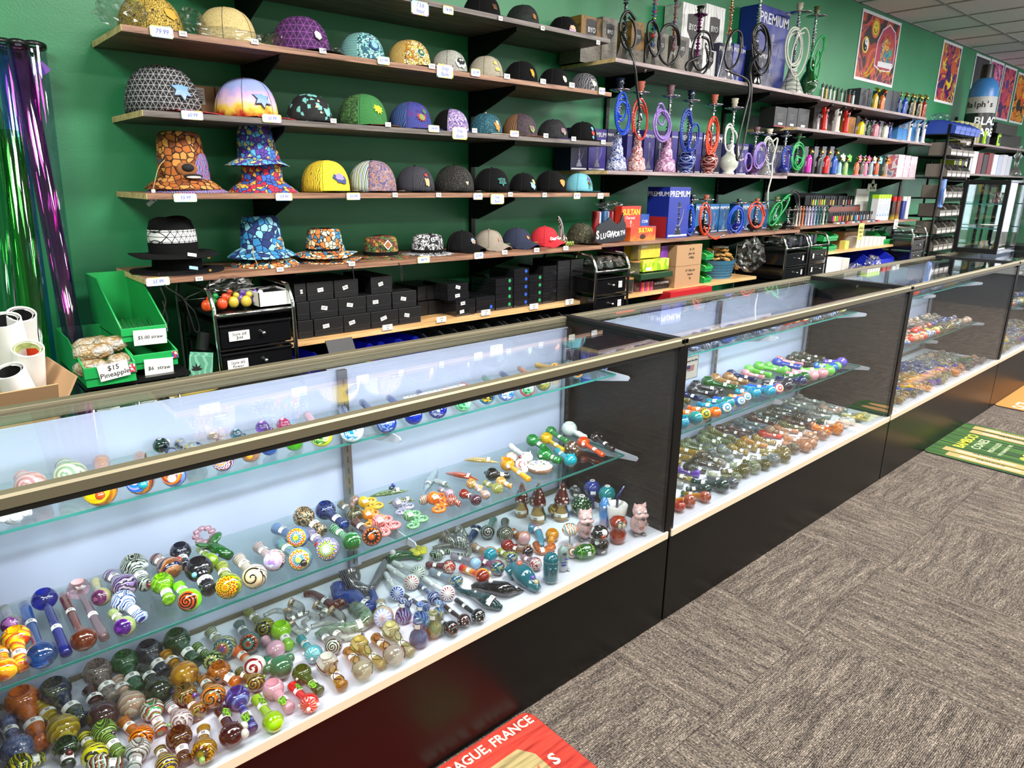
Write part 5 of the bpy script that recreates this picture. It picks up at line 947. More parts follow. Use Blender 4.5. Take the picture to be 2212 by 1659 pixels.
# ================================================================ caps and hats
def star(n, r1, r2, rot=PI/2): return [((r1 if k % 2 == 0 else r2)*math.cos(rot+k*PI/n), (r1 if k % 2 == 0 else r2)*math.sin(rot+k*PI/n)) for k in range(2*n)]
def ngon(n, r, rot=PI/2, sx=1., sy=1.): return [(sx*r*math.cos(rot+2*k*PI/n), sy*r*math.sin(rot+2*k*PI/n)) for k in range(n)]
def blob(r, seed, n=14, sx=.7): q = random.Random(seed); return [(sx*r*(1+q.uniform(-.28, .28))*math.cos(2*PI*k/n), r*(1+q.uniform(-.28, .28))*math.sin(2*PI*k/n)) for k in range(n)]
def cap(key, px, wpx, crown, brim, label, patch=None, rz=-68, H=.115, curve=0., yc=.17, front=None, sticker_=None, pxh=0):
    t, xl, y0, z, th = SHELF[key]; c = onY(px, 0, y0+yc)
    c = onY(px, 300 if not pxh else pxh, y0+yc); R = wpx*depth(Vector((c.x, c.y, z)))/FPX/2/1.02; H = H*R/.088
    rz = math.degrees(math.atan2(-c.y, -c.x))+(52 if not curve else 58)
    o = thing('cap', label, 'cap', (c.x, c.y, z), math.radians(rz), 'caps on the wall shelves'); n, m = 28, 10; vs = []; fs = []
    def P0(a, s):
        r = math.cos(s)**(2/2.5) if s < PI/2-1e-4 else 0; zz = H*math.sin(s)**(2/2.3); f = max(0, math.cos(a))
        return Vector((R*1.06*r*math.cos(a)*(1+.03*f*math.sin(s)), R*r*math.sin(a), zz*(1+.05*f*math.cos(s))+.003))
    for i in range(m):
        for k in range(n): vs.append(P0(2*PI*k/n, PI/2*i/m))
    vs.append(P0(0, PI/2))
    for i in range(m-1):
        for k in range(n): fs.append((i*n+k, i*n+(k+1) % n, (i+1)*n+(k+1) % n, (i+1)*n+k))
    for k in range(n): fs.append(((m-1)*n+k, (m-1)*n+(k+1) % n, m*n))
    fs.append(tuple(reversed(range(n))))
    g = G().add(vs, fs); g.build('crown', crown, o, sm=1)
    if front:
        f = []; 
        for i in range(m-1):
            for k in list(range(n-5, n))+list(range(0, 5)): f.append((i*n+k, i*n+(k+1) % n, (i+1)*n+(k+1) % n, (i+1)*n+k))
        C = Vector((0, 0, H*.3)); G().add([C+(v-C)*1.008 for v in vs], f).build('front_panel', front, o, sm=1)
    g = G()
    for a in (PI/3, 2*PI/3, PI, -PI/3, -2*PI/3, 0): g.tube([P0(a, PI/2*i/8)*1.004 for i in range(8)], .0009, 4)
    sm = mat('seam_thread', '1a1a1c', rough=.9); g.build('seam', sm if not isinstance(brim, str) else sm, o)
    G().ball((0, 0, H+.004), (.006, .006, .004), 10, 5).build('top_button', brim, o, sm=1)
    nu, nv = 16, 4; v2 = []; f2 = []; L = R*.78
    for lay in (0, 1):
        for i in range(nu+1):
            a = math.radians(-72+144*i/nu); p = Vector((R*1.03*math.cos(a), R*.97*math.sin(a), 0)); q = Vector((R*.7+L*1.1*math.cos(a)**.6+R*.1*math.cos(a), R*1.0*math.sin(a), 0))
            for j in range(nv+1):
                u = j/nv; w = p*(1-u)+q*u; zz = .004+(curve*(1-(w.y/R)**2)*.035 if curve else .002*u)+(0 if lay else .0028)-(curve*.018*u)
                v2.append((w.x, w.y, max(zz, .0008+(.0028 if not lay else 0))))
    b = (nu+1)*(nv+1)
    for i in range(nu):
        for j in range(nv):
            a = i*(nv+1)+j; f2.append((a, a+nv+1, a+nv+2, a+1)); f2.append((b+a, b+a+1, b+a+nv+2, b+a+nv+1))
    for i in range(nu): a = i*(nv+1)+nv; f2.append((a, a+nv+1, b+a+nv+1, b+a))
    G().add(v2, f2).build('brim', brim, o, sm=1, sharp=50)
    if sticker_: G().lathe([(0, .0), (.014, .0), (.014, .0012), (0, .0012)], 14, T(R*1.32, R*.35, .0085+curve*.024), close=False).build('brim_sticker', mat('stk_'+sticker_, sticker_, rough=.35, metal=.3), o)
    for q in (patch or []):
        poly, col, hh, aa = q[:4]; aa = -12+(aa-28)*.5; poly = [(x*1.25, y*1.25) for x, y in poly]; mm = q[4] if len(q) > 4 else mat('patch_'+col, col, rough=.6); a = math.radians(aa); s = math.asin(min(.97, hh)); p = P0(a, s*.92)
        nrm = Vector((math.cos(a), math.sin(a), .28+.5*hh)).normalized(); zl = q[5] if len(q) > 5 else .0012
        up = Vector((0, 0, 1)); xx = up.cross(nrm).normalized(); yy = nrm.cross(xx)
        M = Matrix(((xx.x, yy.x, nrm.x, p.x), (xx.y, yy.y, nrm.y, p.y), (xx.z, yy.z, nrm.z, p.z), (0, 0, 0, 1)))
        g = G()
        k0 = len(poly); g.prism(poly, zl, T(0, 0, .0005)); bend = lambda v: (v[0], v[1], v[2]-(v[0]**2+v[1]**2)/(2*R)*.9+.0012)
        g2 = G(); 
        cx_, cy_ = sum(x for x, y in poly)/k0, sum(y for x, y in poly)/k0
        lo = [bend((x, y, 0)) for x, y in poly]; hi = [bend((x, y, zl+.0006)) for x, y in poly]; ce_ = bend((cx_, cy_, zl+.0008))
        g2.add(lo+hi+[ce_], [(k, (k+1) % k0, k0+(k+1) % k0, k0+k) for k in range(k0)]+[(k0+k, k0+(k+1) % k0, 2*k0) for k in range(k0)], M)
        g2.build('emblem', mm, o)
    return o
FAB = lambda c, **k: pm('speck', c, 160, .9, **k)
blk = FAB('070708 0e0e10', spec=.2); blkb = FAB('060607 0b0b0c', spec=.2)
WS = lambda s: [(star(6, s, s*.56), '1a1a1e', .42, 8, None or mat('patch_ink', '15151a', rough=.6), .0012), (star(6, s*.86, s*.48), 'c8d4f0', .42, 8, pm('gradz', 'c8a0b8 a8a4d0 6c9ccc', 5, .4), .0030)]
cap('s1', 322, 128, pm('net', '15120c b8983c c8a848', 130, .8), blkb, 'gold and black lattice-patterned cap, first on the brown top cap shelf', [(ngon(6, .019), 'c8a040', .5, 30)], rz=-62, yc=.2, pxh=30)
cap('s1', 487, 122, pm('speck', 'a8935c c4ae76 d2c08c', 220, .85), FAB('b8a26a c8b27c'), 'tan patterned cap wrapped in clear plastic', rz=-70, yc=.2, pxh=50)
cap('s1', 648, 120, pm('tri', '7a3f86 3a1648', 40, .85), blkb, 'deep purple geometric cap with white hexagon badge', [(ngon(6, .019, PI/2, .85), '1c1018', .42, 20), (ngon(6, .015, PI/2, .85), 'd8c8e0', .42, 20, None or mat('patch_w', 'd8d0e0', rough=.6), .0025)], pxh=70)
cap('s1', 780, 96, pm('zig', '16324c 78c8c0 1c2c40 a8dcd0', 90, .8), FAB('182c48 24406a'), 'teal and navy ray-patterned cap with round blue emblem', [(ngon(16, .018), '1c4a78', .5, 18), (ngon(16, .012), '80b0c8', .5, 18, mat('patch_tq', '80b0c8', rough=.6), .0025)], front=pm('net', '183850 88d0c8 2c6878 b0e0d8', 120, .8), pxh=90)
cap('s1', 882, 93, pm('swirl', '20140c d8a838 8a5018 f0dc90', 60, .8), blkb, 'yellow and brown radial-patterned cap with eye-in-triangle emblem', [(ngon(16, .016), 'c8d8c0', .48, 18), (ngon(16, .013), '1c5a50', .48, 18, mat('patch_teal', '1c5a50', rough=.6), .0025), (ngon(3, .009), 'd8d0a0', .48, 18, mat('patch_tri', 'd8d0a0', rough=.6), .004)], front=pm('net', '40260c f0d070 e8dcb0 c88820', 100, .8), pxh=110)
cap('s1', 969, 79, pm('speck', '808078 a0a098 b4b4ac', 200, .9), blkb, 'light grey cap with black-and-white masked animal face', [(blob(.02, 3, sx=1.1), 'e8e8e4', .4, 32), (blob(.014, 5, sx=1.3), '1c1c1c', .45, 32, mat('patch_dk', '1c1c1c', rough=.6), .0025), (ngon(10, .004), 'f0f0ec', .5, 22, mat('patch_eye', 'f0f0ec', rough=.6), .004), (ngon(10, .004), 'f0f0ec', .5, 42, mat('patch_eye', 'f0f0ec', rough=.6), .004)], pxh=115)
cap('s1', 1049, 76, pm('speck', '8a8474 a49c8a aca492', 240, .9), blkb, 'beige heather cap with three yellow hexagons', [(ngon(6, .008, 0), 'd8c860', .62, 18), (ngon(6, .008, 0), 'd8c860', .36, 24), (ngon(6, .008, 0), 'd8c860', .36, 38)], pxh=120)
cap('s1', 1125, 74, blk, blkb, 'plain black cap with a small gold bear emblem', [(blob(.018, 8, sx=.55), 'c8982c', .45, 32)], pxh=140)
cap('s1', 1196, 66, blk, blkb, 'black cap with a glossy cream oval badge', [(ngon(16, .016, 0, .6), 'e0d8c0', .42, 42)], pxh=150)
cap('s1', 1261, 64, pm('swirl', '141416 4a4a50 1c1c20 a0a0a8', 35, .7), blkb, 'black and white marbled cap with cream oval badge at the shelf end', [(ngon(16, .016, 0, .6), 'e8dcc0', .42, 35)], pxh=160)
cap('s2', 362, 148, pm('tri', '9a9a9c 18181a', 55, .85), pm('speck', '801c28 c03038', 80, .7), 'black cap with white triangle mesh and pale star badge', WS(.034), rz=-72, yc=.2, H=.118)
cap('s2', 538, 128, pm('gradn', '1c1014 1c1014 b82c18 e0c040 dcbcc4 b89ccc 8a98cc', 6.5, .8), pm('speck', '801c28 c03038', 80, .7), 'sunset red-yellow-lilac cap with pale star badge', WS(.031), rz=-76, yc=.2, H=.118)
cap('s2', 672, 94, pm('cells', '0c0e10 0c0e10 101418 141c1c 70b8b0', 60, .8), blkb, 'black cap scattered with silver triangles and aqua figure', [(ngon(3, .009), 'b8a890', .5, -12), (ngon(3, .006), 'c8c0a8', .3, 6), (ngon(3, .006), 'c8b8a0', .7, 4), (blob(.018, 12, sx=.7), '78b8b0', .35, 45)])
cap('s2', 785, 104, pm('net', '182c18 4a7838 3a6030', 70, .85), FAB('4a2c1c 6a4028'), 'green patterned cap with bright lime sun face', [(star(9, .021, .013), 'b8c828', .5, 30)], front=FAB('2c6a34 387a40'))
cap('s2', 887, 90, pm('swirl', '1c2c5c 30509a 201c40 486898', 25, .8), FAB('20306c 2c4080'), 'blue and violet galaxy cap with glowing red-green creature', [(star(12, .020, .013), 'b83040', .42, 12), (blob(.013, 22), '7a8a40', .4, 12, mat('patch_frog', '7a8a40', rough=.6), .0025), (blob(.011, 23), '486a50', .62, 38)], front=pm('speck', '3a1c70 284088 582878', 30, .8))
cap('s2', 974, 76, blk, FAB('2c2c70 383890'), 'black cap with lilac skull-patterned front', None, front=pm('blotch', '6a5a90 c0a8d8 4a3c6c e0d0e8', 40, .8))
cap('s2', 1049, 71, pm('dots', '184858 4a9098', 130, .8), FAB('d0c0a8 b8a890'), 'teal ring-patterned cap with orange fox print', [(blob(.022, 31, sx=.6), 'd88030', .4, 35), (blob(.010, 32, sx=.6), 'e8c8a0', .5, 38, mat('patch_fx', 'e8c8a0', rough=.6), .0025)])
cap('s2', 1122, 76, pm('bands', '6a4830 a07048 3c2a24', 30, .8), FAB('6a3c24 845030'), 'brown wing-patterned cap with dark starry front and monster emblem', [(blob(.017, 41, sx=.7), '7a9048', .35, 35), (blob(.009, 42), '8a4a80', .35, 35, mat('patch_mn', '8a4a80', rough=.6), .0025)], front=pm('speck', '2a2028 3c3038 4a3a40', 90, .8))
cap('s2', 1193, 66, pm('net', '0c0c0e 1c1c20 242428', 90, .8), FAB('2c2468 342c78'), 'black cap with purple underbrim and mauve-green monster emblem', [(blob(.018, 51, sx=.65), '8a6a78', .4, 40), (blob(.009, 52), '70a048', .3, 40, mat('patch_gr', '70a048', rough=.6), .0025)])
cap('s2', 1257, 64, blk, blkb, 'plain black cap with blue bear in a red shirt emblem', [(blob(.009, 61), '68a8d8', .62, 38), (blob(.011, 62), 'c03030', .38, 38), (blob(.007, 63), '68a8d8', .18, 38)])
cap('s3', 697, 100, pm('swirl', 'e0c02c e0c02c 1c1810 e0c02c', 40, .85), blkb, 'bright yellow cap with blue and violet tribal mask emblem', [(blob(.022, 71, sx=1.1), '2c3c78', .42, 22), (blob(.013, 72, sx=1.2), '9080a8', .42, 22, mat('patch_vm', '9080a8', rough=.6), .0025)], front=FAB('e4c428 ecd03c'), sticker_='c8b070')
cap('s3', 800, 100, pm('bands', '20347c e0d860 4888c0 e8ecec', 20, .85), blkb, 'blue yellow and white wave-patterned cap with figure artwork front', None, front=pm('blotch', '50507c a87858 5c6894 c89880', 60, .85), sticker_='c8a890')
cap('s3', 894, 82, pm('swirl', '2c2c34 3c3c46 222228', 45, .85), blkb, 'charcoal swirl-patterned cap with small seated skeleton emblem', [(blob(.018, 81, sx=.55), 'c8a070', .38, 22), (ngon(10, .007), '9a2c28', .62, 22)])
cap('s3', 980, 84, pm('dots', '111112 5a5648', 190, .85), blkb, 'black cap with gold dotted geometry and small cream triangle', [(ngon(3, .009, -PI/2), 'd8d0a8', .3, 26)], sticker_='c8c0a8')
cap('s3', 1062, 76, blk, blkb, 'black cap with turquoise outlined star emblem', [(star(6, .021, .012), '2c9c94', .42, 22), (star(6, .016, .009), '123834', .42, 22, mat('patch_st', '123834', rough=.6), .0025)])
cap('s3', 1131, 60, blk, blkb, 'black cap with pale blue and green mushroom emblem', [(blob(.018, 91, sx=.7), '88b8d0', .35, 38), (blob(.010, 92), 'c8c080', .5, 50)])
cap('s3', 1192, 68, blk, blkb, 'black cap with orange fox head and fine web lines', [(blob(.016, 95, sx=.9), 'd88838', .42, 42), (blob(.008, 96), 'e8d8c0', .3, 42, mat('patch_ff', 'e8d8c0', rough=.6), .0025)])
cap('s3', 1254, 60, FAB('68b0c0 78bccc'), FAB('1c4858 245868'), 'pale turquoise cap with jester-hatted emblem at the shelf end', [(blob(.010, 98), '6a4a28', .42, 42), (star(3, .012, .006), '78509a', .66, 42), (blob(.006, 99), '487a38', .2, 42)])
cap('s4', 996, 66, blk, blkb, 'soft black curved-brim cap with jester sunflower emblem', [(star(8, .014, .009), '90a8d8', .5, 32), (blob(.009, 101), 'c87830', .45, 32, mat('patch_su', 'c87830', rough=.6), .0025)], curve=1, H=.115, rz=-52)
cap('s4', 1056, 64, FAB('8a8074 988e80'), FAB('8a8074 988e80'), 'stone grey curved-brim cap with tiny cigarette character emblem', [(blob(.009, 102, sx=.5), '9a6a58', .5, 25)], curve=1, H=.115, rz=-48, sticker_='8ab840')
cap('s4', 1119, 64, FAB('1c2238 242c46'), FAB('1c2238 242c46'), 'navy curved-brim cap with tiny orange emblem', [(blob(.008, 103, sx=.8), 'd88030', .5, 35)], curve=1, H=.115, rz=-48, sticker_='8ab840')
o = cap('s4', 1181, 62, FAB('c0202c cc2c38'), FAB('c0202c cc2c38'), 'bright red curved-brim cap with white script lettering', None, curve=1, H=.115, rz=-48, sticker_='98a838')
text('Coast Gang', .026, mat('white_thread', 'f0f0f0', rough=.8), o, Matrix(((0, 0, 1, .0795), (1, 0, 0, -.006), (0, 1, 0, .045), (0, 0, 0, 1))) @ RX(-.28), shear=.3, bold=.02, ext=.002)
cap('s4', 1262, 60, pm('blotch', '2a2c1c 4a4830 1c1c14 6a6448', 30, .85), blkb, 'dark camouflage cap behind the black cut-out sign', None, H=.125)
cap('s0', 1040, 82, blk, blkb, 'black cap with a framed picture emblem on the top dark board', [(ngon(4, .015, PI/4, .9), '5a3a28', .4, 35)], pxh=10)
cap('s0', 1128, 74, pm('net', '0c0c0e 1c2420 182018', 60, .8), blkb, 'black and dark green panelled cap with small orange emblem on the top dark board', [(blob(.013, 111, sx=.6), 'a06838', .4, 35)], pxh=35)
cap('s0', 1216, 64, blk, blkb, 'black cap with pink and blue mountain front on the top dark board', [(blob(.016, 113, sx=1.2), 'c8a0d0', .22, 30), (blob(.010, 114, sx=1.4), 'e8b890', .35, 30)], pxh=55)
def softhat(px, y, z, R, H, m, label, brimw=.055, drop=.03, wave=0., band=None, top=.88, rz=0, crush=0., name='bucket_hat', up0=0.0, seed=1):
    c = onY(px, 400, y); o = thing(name, label, 'hat', (c.x, c.y, z), rz, 'soft hats on the wall shelves'); q = random.Random(seed); n = 36
    pr = [(R+brimw, 0), (R+brimw*.5, drop*.55), (R, drop), (R*.97, drop+H*.35), (R*.93, drop+H*.7), (R*top*.97, drop+H*.93), (R*top*.8, drop+H), (R*.3, drop+H*(1-.05-crush)), (0, drop+H*(1-.06-crush))]
    vs = []; fs = []; ph = [q.uniform(0, 6) for _ in range(3)]
    for i, (r, zz) in enumerate(pr[:-1]):
        for k in range(n):
            a = 2*PI*k/n; w = (1 if i < 2 else 0)*wave*(math.sin(2*a+ph[0])+.6*math.sin(3*a+ph[1])); b = 1+(.02*math.sin(5*a+ph[2]) if i > 2 else 0)
            vs.append((r*b*math.cos(a), r*b*math.sin(a), max(.001, zz+up0+(w if i == 0 else w*.5)+(crush*.4*H*math.sin(2*a) if i > 5 else 0))))
    vs.append((0, 0, pr[-1][1]+up0)); m_ = len(pr)-1
    for i in range(m_-1):
        for k in range(n): fs.append((i*n+k, i*n+(k+1) % n, (i+1)*n+(k+1) % n, (i+1)*n+k))
    for k in range(n): fs.append(((m_-1)*n+k, (m_-1)*n+(k+1) % n, m_*n))
    nb = 2*n; bf = [f for f in fs if max(f) < 3*n]; cf = [f for f in fs if max(f) >= 3*n]
    b = G().add(vs, bf).build('brim', m[1] if isinstance(m, tuple) else m, o, sm=1); s = b.modifiers.new('thick', 'SOLIDIFY'); s.thickness = .002
    G().add(vs, cf).build('crown', m[0] if isinstance(m, tuple) else m, o, sm=1)
    if band: G().lathe([(R*1.012, drop+up0+.004), (R*1.012, drop+up0+band[1])], n, close=False).build('hat_band', band[0], o, sm=1)
    if band and len(band) > 2: G().lathe([(R*1.006, drop+up0+band[1]+.004), (R*.975, drop+up0+band[3])], n, close=False).build('patterned_band', band[2], o, sm=1)
    return o
z3, z4 = 1.355, 1.069
bear = pm('net', '2c1408 a85c20 c88840 7a3c14', 44, .85); kal = pm('net', '1c2478 58a8d0 5c3c90 c8c070', 58, .85); kal2 = pm('net', '28184c c0283c 3868c0 e0b040', 54, .85)
softhat(405, 2.80, z3, .082, .115, pm('swirl', '2c3080 c03070 40a0b0', 40, .8), 'rainbow-edged bucket hat under the brown bear hat', brimw=.062, drop=.03, seed=3)
o = softhat(397, 2.80, z3+.012, .083, .16, bear, 'brown bear-face bucket hat with black nose and white teeth', brimw=.052, drop=.04, seed=4)
for nm, c, r, col in [('bear_nose', (-.004, -.084, .075), (.022, .012, .014), '0e0e10'), ('bear_mouth', (.006, -.099, .045), (.034, .012, .009), '16100c'), ('bear_teeth', (.006, -.106, .042), (.026, .008, .005), 'e8e0d0'), ('bear_muzzle', (-.004, -.074, .070), (.038, .012, .028), '8a5428')]:
    G().ball(c, r, 14, 8).build(nm, mat('felt_'+col, col, rough=.8), o, sm=1)
tg = G().box(-.0065, -.001, -.04, .0065, .001, 0, T(-.127, -.075, .0) @ RY(-.05)).box(-.0065, -.001, -.03, .0065, .001, 0, T(-.128, -.075, -.036) @ RY(.9)).build('hanging_tag', mat('tag_grey', 'b8b8b4', rough=.5), o)
G().tube(bez([(-.07, -.05, .1), (-.1, -.07, .07), (-.127, -.075, 0)], 6), .0016, 5).build('cord', mat('tan_cord', 'a89060', rough=.8), o)
G().box(-.008, -.004, -.009, .008, .002, .009, T(-.082, -.035, .095)).build('brand_tab', INK, o)
softhat(568, 2.80, z3, .078, .12, kal2, 'red and violet patterned bucket hat, lower of its stack', brimw=.058, drop=.045, seed=5)
softhat(560, 2.80, z3+.10, .073, .125, kal, 'blue and purple patterned bucket hat, upper of its stack', brimw=.05, drop=.03, seed=6, wave=.006)
tri = pm('tri', '141416 dcdcdc', 55, .8)
o = softhat(362, 2.80, z4, .088, .075, blk, 'lower black wide-brim hat of the stack at the shelf corner', brimw=.075, drop=.012, wave=.007, seed=7, name='brimmed_hat')
G().tube(bez([(-.10, -.12, .01), (-.115, -.175, -.03), (-.105, -.18, -.08), (-.118, -.18, -.125), (-.13, -.18, -.15), (-.118, -.18, -.165), (-.106, -.18, -.15), (-.115, -.18, -.08)], 6), .0024, 6).build('chin_cord', INK, o)
G().tube(bez([(-.09, -.15, .0), (-.10, -.19, -.03), (-.05, -.19, -.075), (-.035, -.19, -.13), (-.02, -.19, -.20), (-.005, -.19, -.19), (-.015, -.19, -.13), (-.04, -.19, -.08), (.03, -.19, -.05), (.08, -.15, -.002)], 6), .0024, 6).build('chin_cord', INK, o)
G().box(-.006, -.004, -.003, .006, .004, .003, T(-.041, -.19, -.078)).build('cord_lock', BLACKP, o)
o = softhat(358, 2.80, z4+.058, .084, .125, blk, 'upper black wide-brim hat with white lattice band', brimw=.07, drop=.012, wave=.010, band=(blkb, .035, tri, .085), top=.86, crush=.12, seed=8, name='brimmed_hat')
for zz, c in ((.012, 'e8e8e4'), (-.035, '78a8d0')): G().box(-.015, -.002, -.006, .015, .002, .006, T(.02, -.142, zz+.0) @ RY(.2) @ RX(-.4)).build('paper_tag', mat('tag_'+c, c, rough=.5), o)
for zz in (-.003, -.05): G().lathe([(0, 0), (.005, 0), (.005, .002), (.002, .002)], 10, T(.085, -.118, zz) @ RX(PI/2)).build('eyelet', GOLD, o)
fest = pm('net', '141014 d87838 e8dcb0 3880a8', 55, .85); icy = pm('net', '101c48 2c80b8 88c8dc 1c3068', 42, .85)
softhat(560, 2.80, z4, .082, .08, fest, 'orange diamond-patterned bucket hat under the blue one', brimw=.055, drop=.035, seed=9)
o = softhat(553, 2.80, z4+.035, .082, .125, icy, 'ice blue zigzag-patterned bucket hat with hanging cord', brimw=.052, drop=.035, wave=.006, seed=10)
G().tube(bez([(-.07, -.09, .05), (-.075, -.10, .02), (-.07, -.112, -.01), (-.066, -.115, -.03)], 6), .002, 5).build('cord', mat('tan_cord', 'a89060', rough=.8), o)
softhat(698, 2.80, z4, .080, .06, fest, 'lower cream and orange patterned wide-brim hat of the pair', brimw=.065, drop=.014, wave=.008, seed=11, name='brimmed_hat')
o = softhat(692, 2.80, z4+.022, .078, .095, fest, 'upper cream and orange patterned wide-brim hat with black band', brimw=.062, drop=.02, wave=.012, band=(blkb, .014), seed=12, name='brimmed_hat')
G().tube(bez([(.02, -.14, -.02), (.03, -.18, -.03), (.035, -.183, -.08), (.05, -.183, -.12)], 6), .002, 5).build('chin_cord', INK, o)
o = softhat(817, 2.80, z4, .080, .085, pm('net', '1c1410 7a3c24 4a6a38 a87838', 60, .85), 'brown and green patterned flat hat with white diamond badge', brimw=.05, drop=.008, wave=.004, band=(blkb, .02), seed=13, crush=.1, name='brimmed_hat')
G().box(-.016, -.016, 0, .016, .016, .003, T(-.014, -.083, .06) @ FRONT @ RZ(PI/4)).build('badge_border', WHITE, o); G().box(-.012, -.012, 0, .012, .012, .004, T(-.014, -.0835, .06) @ FRONT @ RZ(PI/4)).build('badge', mat('badge_brown', '9a5c28', rough=.6), o)
G().tube(bez([(-.03, -.13, .002), (-.02, -.18, -.01), (-.015, -.183, -.06), (-.01, -.183, -.09), (-.005, -.183, -.06), (-.01, -.182, -.02)], 6), .002, 5).build('chin_cord', INK, o)
softhat(920, 2.80, z4, .078, .085, pm('blotch', '16161a c8c8cc 2a2a30 e4e4e6', 28, .85), 'black and white tie-dye flat-topped hat', brimw=.05, drop=.006, wave=.003, band=(blkb, .018), seed=14, crush=.06, name='brimmed_hat')
def bag(px, py, y, z, rx, ry, rz_, label, seed=1, m=None, cat='plastic bag', name='plastic_bag', x=None):
    q = random.Random(seed); g = G().ball((0, 0, rz_), (rx, ry, rz_), 30, 18); vs = []
    mn = __import__('mathutils').noise
    for v in g.v:
        p = Vector(v); k = 1+.5*mn.noise(p*30+Vector((seed, 0, 0)))+.3*mn.noise(p*85); vs.append((p.x*k, p.y*k, max(.0008, p.z*(1+.2*mn.noise(p*50+Vector((0, seed, 0)))))))
    g.v = vs; o = g.build(name, m or FILM); c = onY(px, py, y); o.location = (x if x is not None else c.x, y, z); return tag(o, label, cat)
bag(265, 60, 2.70, 1.87, .07, .06, .05, 'crumpled clear plastic bag left of the gold cap', 1); bag(410, 60, 2.78, 1.87, .045, .06, .055, 'crumpled clear plastic between the gold and tan caps', 2)
bag(500, 80, 2.66, 1.87, .11, .03, .022, 'crumpled clear plastic in front of the tan cap', 3); bag(590, 80, 2.76, 1.87, .03, .06, .035, 'small crumpled plastic right of the tan cap', 4); bag(722, 100, 2.72, 1.87, .03, .05, .02, 'small crumpled plastic right of the purple cap', 5)
for i, (pa, pb, lb) in enumerate([(400, 463, 'brown carton with a white address label behind the star caps'), (466, 520, 'brown carton half hidden by the sunset cap')]):
    a = onY(pa, 200, 2.94); b2 = onY(pb, 200, 2.94); o = thing('carton', lb, 'box', (a.x, 2.94, 1.62)); w = b2.x-a.x
    G().box(0, 0, 0, w, .075, .128).build('box_body', CARD, o, bev=.001); l = G().box(w*.1, -.0008, .06, w*.65, 0, .12).build('paper_label', WHITE, o)
    for k in range(5): G().box(w*.16, -.0012, .108-k*.008, w*(.6-.08*(k % 2)), -.0008, .110-k*.008).build('label_print', INK, l)
    G().box(w*.3, -.0012, .063, w*.55, -.0008, .072).build('bar_code', INK, l)
# ================================================================ hookahs
def prof(style, R, h):
    P_ = {'bell': [(0, 0), (1, 0), (1.02, .08), (.93, .2), (.86, .36), (.6, .40), (.62, .44), (.58, .62), (.40, .72), (.44, .76), (.36, .98), (.42, 1)],
          'ball': [(0, 0), (.62, 0), (.66, .05), (.5, .1), (.92, .26), (1, .42), (.9, .56), (.45, .7), (.34, .86), (.42, .98), (.3, 1)],
          'cone': [(0, 0), (1, .0), (1.02, .07), (.8, .3), (.52, .58), (.36, .8), (.34, .94), (.42, 1)],
          'vase': [(0, 0), (.7, 0), (.75, .04), (.55, .12), (.9, .28), (1, .42), (.7, .6), (.4, .72), (.45, .86), (.3, 1)]}[style]
    return [(r*R, z*h) for r, z in P_]
def hose(o, m, pts, r=.0065, rib=True, n=10, name='hose'):
    B = bez(pts, n); out = []; L = 0
    for a, b2 in zip(B, B[1:]):
        k = max(1, int((b2-a).length/.0045)) if rib else 2
        out += [a.lerp(b2, i/k) for i in range(k)]
    out.append(B[-1]); R_ = [r*(1.0 if (i % 2 or not rib) else .8) for i in range(len(out))]
    return G().tube(out, R_, 7).build(name, m, o, sm=not rib)
def coil(cx, cz, rx, rz_, turns, y, ph=0., tilt=0., amp=.012, seed=0):
    q = random.Random(seed); out = []; N = int(turns*8)
    for i in range(N+1):
        a = ph+2*PI*i/8; k = 1+.16*math.sin(a*.37+seed); x = rx*k*math.cos(a); z = rz_*k*math.sin(a)
        out.append((cx+x*math.cos(tilt)-z*math.sin(tilt), y-amp*math.sin(a*1.13+seed)-.004*i/8, cz+x*math.sin(tilt)+z*math.cos(tilt)))
    return out
SILV = mat('plated_stem', 'c8c8cc', rough=.14, metal=1.)
